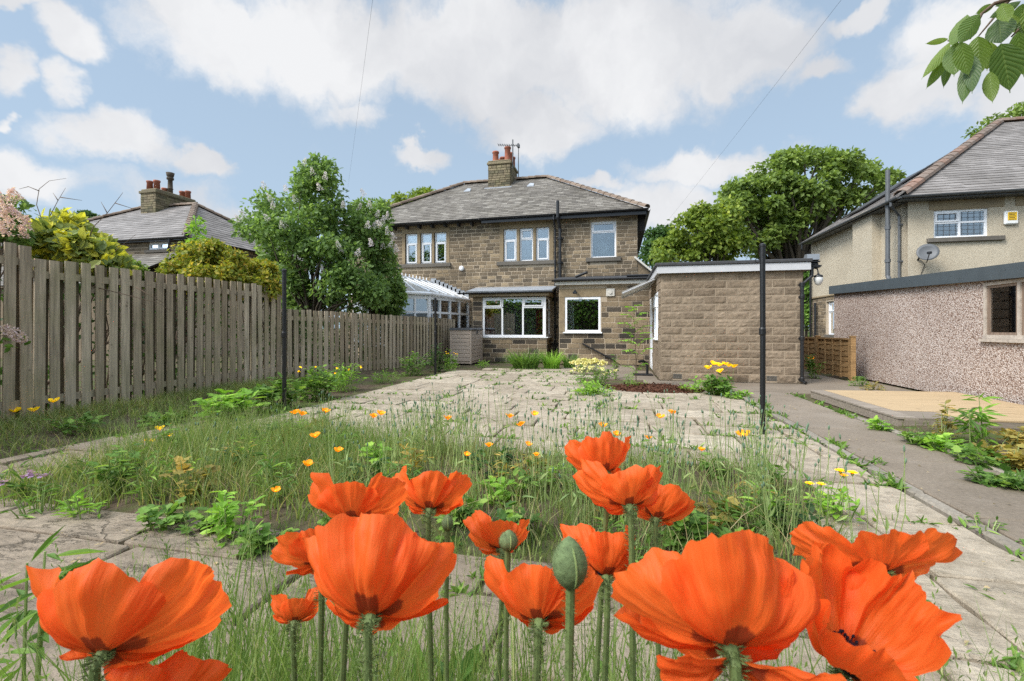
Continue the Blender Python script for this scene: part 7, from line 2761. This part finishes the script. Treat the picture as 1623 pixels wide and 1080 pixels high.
def hawkweed(label, px, py, d, size):
    c = dep(px, py, d)
    gx, gy = c.x + random.uniform(-.03, .03), c.y
    gz = float(ground_h(gx, gy))
    t = thing('hawkweed_flower', label, 'wildflower', (gx, gy, gz), 'yellow daisy-like wildflowers at the right of the bed')
    R_ = size * d / FPX / 2
    m = MB()
    n = 34
    a = np.arange(n) * 2.4
    dr = np.stack([np.cos(a), np.sin(a), np.where(np.arange(n) % 2, .25, .7)], 1)
    m.leaves(L_QUAD, np.repeat(np.array(c)[None], n, 0), dr, np.tile((0, 0, 1.), (n, 1)), R_ * np.where(np.arange(n) % 2, 1.05, .75), wid=.8)
    m.build('petals', M['yellow petal'], t)
    m = MB()
    m.lathe([(.002, -.02), (R_ * .3, -.012), (R_ * .32, -.001)], c, 8)
    m.tube([(gx, gy, gz - .01), ((gx + c.x) / 2 + .01, gy, (gz + c.z) / 2), tuple(c - Vector((0, 0, .018)))], [.003, .0024, .002], 5)
    m.build('stem', M['stalk green'], t)


for (px, py, sz, lab) in ((1283, 767, 14, 'leftmost yellow daisy-like flower at the right of the bed'), (1301, 768, 14, 'second yellow daisy-like flower from the left, lower pair'), (1332, 747, 17, 'large yellow daisy-like flower of the upper pair'),
                          (1351, 750, 16, 'rightmost yellow daisy-like flower of the upper pair'), (1337, 754, 13, 'smaller yellow daisy-like flower just under the upper pair')):
    hawkweed(lab, px, py, 2.95, sz)


# pink lilac spray poking through the palings
def lilac_spray():
    c = dep(22, 530, 5.25)
    t = thing('lilac_spray', 'spray of pale pink lilac blossom poking through the tall fence at the left', 'blossom', tuple(c))
    m = MB()
    n = 420
    h = rng.random(n)
    a = rng.random(n) * 6.28
    r = .095 * np.sqrt(np.clip(1 - (2 * h - 1) ** 2, 0, 1)) * rng.random(n) ** .4
    p = np.array(c)[None] + np.stack([r * np.cos(a) + (h - .5) * .20 * CY, r * np.sin(a) * .8 + (h - .5) * .2 * SY, (.5 - h) * .20 + r * np.sin(a * 2) * .3], 1)
    m.leaves(L_QUAD, p, rand_dirs(n), rand_dirs(n), rng.uniform(.016, .028, n), wid=1.4)
    m.build('blossom', M['pink blossom'], t)
    m = MB()
    q = np.array(c)[None] + np.stack([rng.uniform(-.12, .1, 8), rng.uniform(-.05, .05, 8), rng.uniform(-.16, -.06, 8)], 1)
    m.leaves(L_LEAF, q, rand_dirs(8, -.3), rand_dirs(8, 1), .09)
    m.build('leaves', M['weed leaf'], t)
    m = MB()
    m.tube([c + Vector((-.7, .0, -.05)), c + Vector((-.2, 0, -.02)), c], [.006, .004, .003], 5)
    m.build('twig', M['twig'], t)


lilac_spray()


# ================================================================== CHERRY BRANCH, TOP RIGHT
def cherry():
    d0 = 1.05
    t = thing('cherry_tree', 'cherry tree whose branch of pointed green leaves droops into the top right corner', 'tree', (3.55, .35, 0))
    tw = MB()
    q = lambda x, y, o=0.0: dep(1360 + x / 4.909, y / 4.909, d0 + o)
    for pts, r in (([(1900, -420), (1600, -180), (1290, -40), (1060, 30), (960, 110), (870, 300), (760, 330), (700, 318)], .006), ([(1400, -90), (1330, 60), (1240, 240), (1190, 290)], .004), ([(1200, -20), (1120, 60), (1040, 160), (940, 280)], .004), ([(1500, -140), (1420, 40), (1330, 180), (1300, 260)], .004)):
        tw.tube([q(x, y, .02 * math.sin(i * 2)) for i, (x, y) in enumerate(pts)], list(np.linspace(r, .0015, len(pts))), 6)
    tw.build('twig', M['twig'], t, smooth=True)
    bo = MB()
    e = q(1900, -420)
    bo.tube([(3.55, .35, -.05), (3.52, .36, .8), (3.46, .38, 1.7), (3.3, .42, 2.5)], [.11, .085, .075, .06], 10)
    bo.tube([(3.5, .37, 1.5), (2.7, .55, 2.25), (1.9, .72, 2.35), tuple(e.lerp(Vector((1.9, .72, 2.35)), .4)), tuple(e)], [.05, .036, .022, .012, .006], 8)
    bo.tube([(3.3, .42, 2.5), (3.1, .1, 3.1), (2.9, -.3, 3.5)], [.055, .03, .01], 8)
    bo.tube([(3.3, .42, 2.5), (3.7, .6, 3.1), (4.1, .5, 3.6)], [.05, .03, .01], 8)
    bo.build('trunk', M['bark'], t, smooth=True)
    cr = MB()
    clump_leaves(cr, [Vector(v) for v in ((2.9, -.3, 3.5), (3.4, .1, 3.6), (4.0, .5, 3.5), (3.7, -.2, 3.2), (4.2, .1, 3.2), (3.5, -.5, 3.0))], [.45] * 6, 220, L_LEAF, .12)
    cr.build('crown', M['cherry leaf'], t)
    LV = [(700, 305, 515, 346, 46), (716, 332, 488, 634, 80), (694, 455, 520, 704, 74), (704, 478, 664, 690, 66), (850, 120, 722, 380, 120), (944, 112, 772, 356, 130), (765, 330, 745, 606, 150),
          (862, 470, 815, 824, 108), (884, 430, 890, 742, 100), (930, 285, 952, 594, 170), (1096, 140, 1116, 352, 176), (1026, 560, 1045, 812, 92), (1112, 340, 1190, 722, 200),
          (1060, 40, 905, 112, 60), (1262, 14, 1000, 156, 74), (1240, 250, 1286, 604, 130), (1190, 110, 1215, 270, 120), (1330, 120, 1300, 330, 130), (1380, 200, 1420, 560, 150), (1280, 30, 1250, 240, 110),
          (1340, 20, 1390, 330, 130), (1440, 60, 1500, 420, 150), (1030, 330, 1000, 560, 120), (1120, 30, 1170, 180, 100), (1200, -30, 1060, 60, 70), (1420, -40, 1480, 260, 140), (800, 330, 860, 600, 120)]
    for k, (x0, y0, x1, y1, w) in enumerate(LV):
        o = random.uniform(-.07, .07)
        a, b = q(x0, y0, o), q(x1, y1, o + random.uniform(-.03, .03))
        L = (b - a).length
        dv = (b - a).normalized()
        view = (a.lerp(b, .5) - Vector((0, 0, EYE))).normalized()
        side = dv.cross(view).normalized()
        nrm = side.cross(dv)
        side = (side * math.cos(.3) + nrm * random.uniform(-.5, .5)).normalized()
        nrm = side.cross(dv)
        W = w / 4.909 * d0 / FPX / 2
        m = MB()
        V, UV = [], []
        nl, nw = 16, 8
        for i in range(nl + 1):
            s = i / nl
            prof = (math.sin(math.pi * min(1, s * 1.02) ** .85) ** .8) * (1 - .35 * s ** 3) if s < .93 else .04
            if s > .8: prof = min(prof, max(0.0, .42 * (1 - (s - .8) / .2) ** 1.3 + .02))
            for j in range(nw + 1):
                u = -1 + 2 * j / nw
                ser = 1 + .03 * (i % 2) * (abs(u) == 1)
                cup = .22 * abs(u) ** 1.3 * W * prof - .10 * L * (s - .4) ** 2 + .05 * W * math.sin(s * 26) * abs(u) * (1 - s)
                V.append(tuple(a + dv * (L * s) + side * (u * W * prof * ser) + nrm * cup))
                UV.append((.5 + .5 * u, s))
        F = np.array([(i * (nw + 1) + j, i * (nw + 1) + j + 1, (i + 1) * (nw + 1) + j + 1, (i + 1) * (nw + 1) + j) for i in range(nl) for j in range(nw)])
        m.add(V, F); m.uv.append(np.array(UV))
        m.build('leaf', M['veined leaf'], t, smooth=True)


m_, nt_ = newmat('veined leaf')
_uv = node(nt_, 'ShaderNodeUVMap', uv_map="petal").outputs[0]
_sp = node(nt_, 'ShaderNodeSeparateXYZ', {0: _uv})
_du = mth(nt_, 'ABSOLUTE', mth(nt_, 'SUBTRACT', _sp.outputs[0], .5))
_vn = mth(nt_, 'SINE', mth(nt_, 'MULTIPLY', mth(nt_, 'SUBTRACT', _sp.outputs[1], mth(nt_, 'MULTIPLY', _du, .55)), 62.0))
_vm = node(nt_, 'ShaderNodeMapRange', {0: _vn, 1: .75, 2: 1.0, 3: 0.0, 4: 1.0}).outputs[0]
_mid = node(nt_, 'ShaderNodeMapRange', {0: _du, 1: .03, 2: .012, 3: 0.0, 4: 1.0}).outputs[0]
_all = mth(nt_, 'MAXIMUM', _vm, _mid)
_oi = node(nt_, 'ShaderNodeObjectInfo').outputs['Random']
_c = ramp(nt_, _oi, [(0, (.07, .125, .04)), (.5, (.12, .20, .04)), (1, (.21, .30, .05))])
_c = mixc(nt_, mth(nt_, 'MULTIPLY', _all, .4), _c, (.26, .34, .12))
_p = principled(nt_, _c, .4, bumpn(nt_, _vn, .35, .002), .45)
_t = node(nt_, 'ShaderNodeBsdfTranslucent', {'Color': mixc(nt_, 1.0, _c, (1.5, 1.5, .8), 'MULTIPLY')}).outputs[0]
finish(nt_, node(nt_, 'ShaderNodeMixShader', {0: .5, 1: _p, 2: _t}).outputs[0])
cherry()
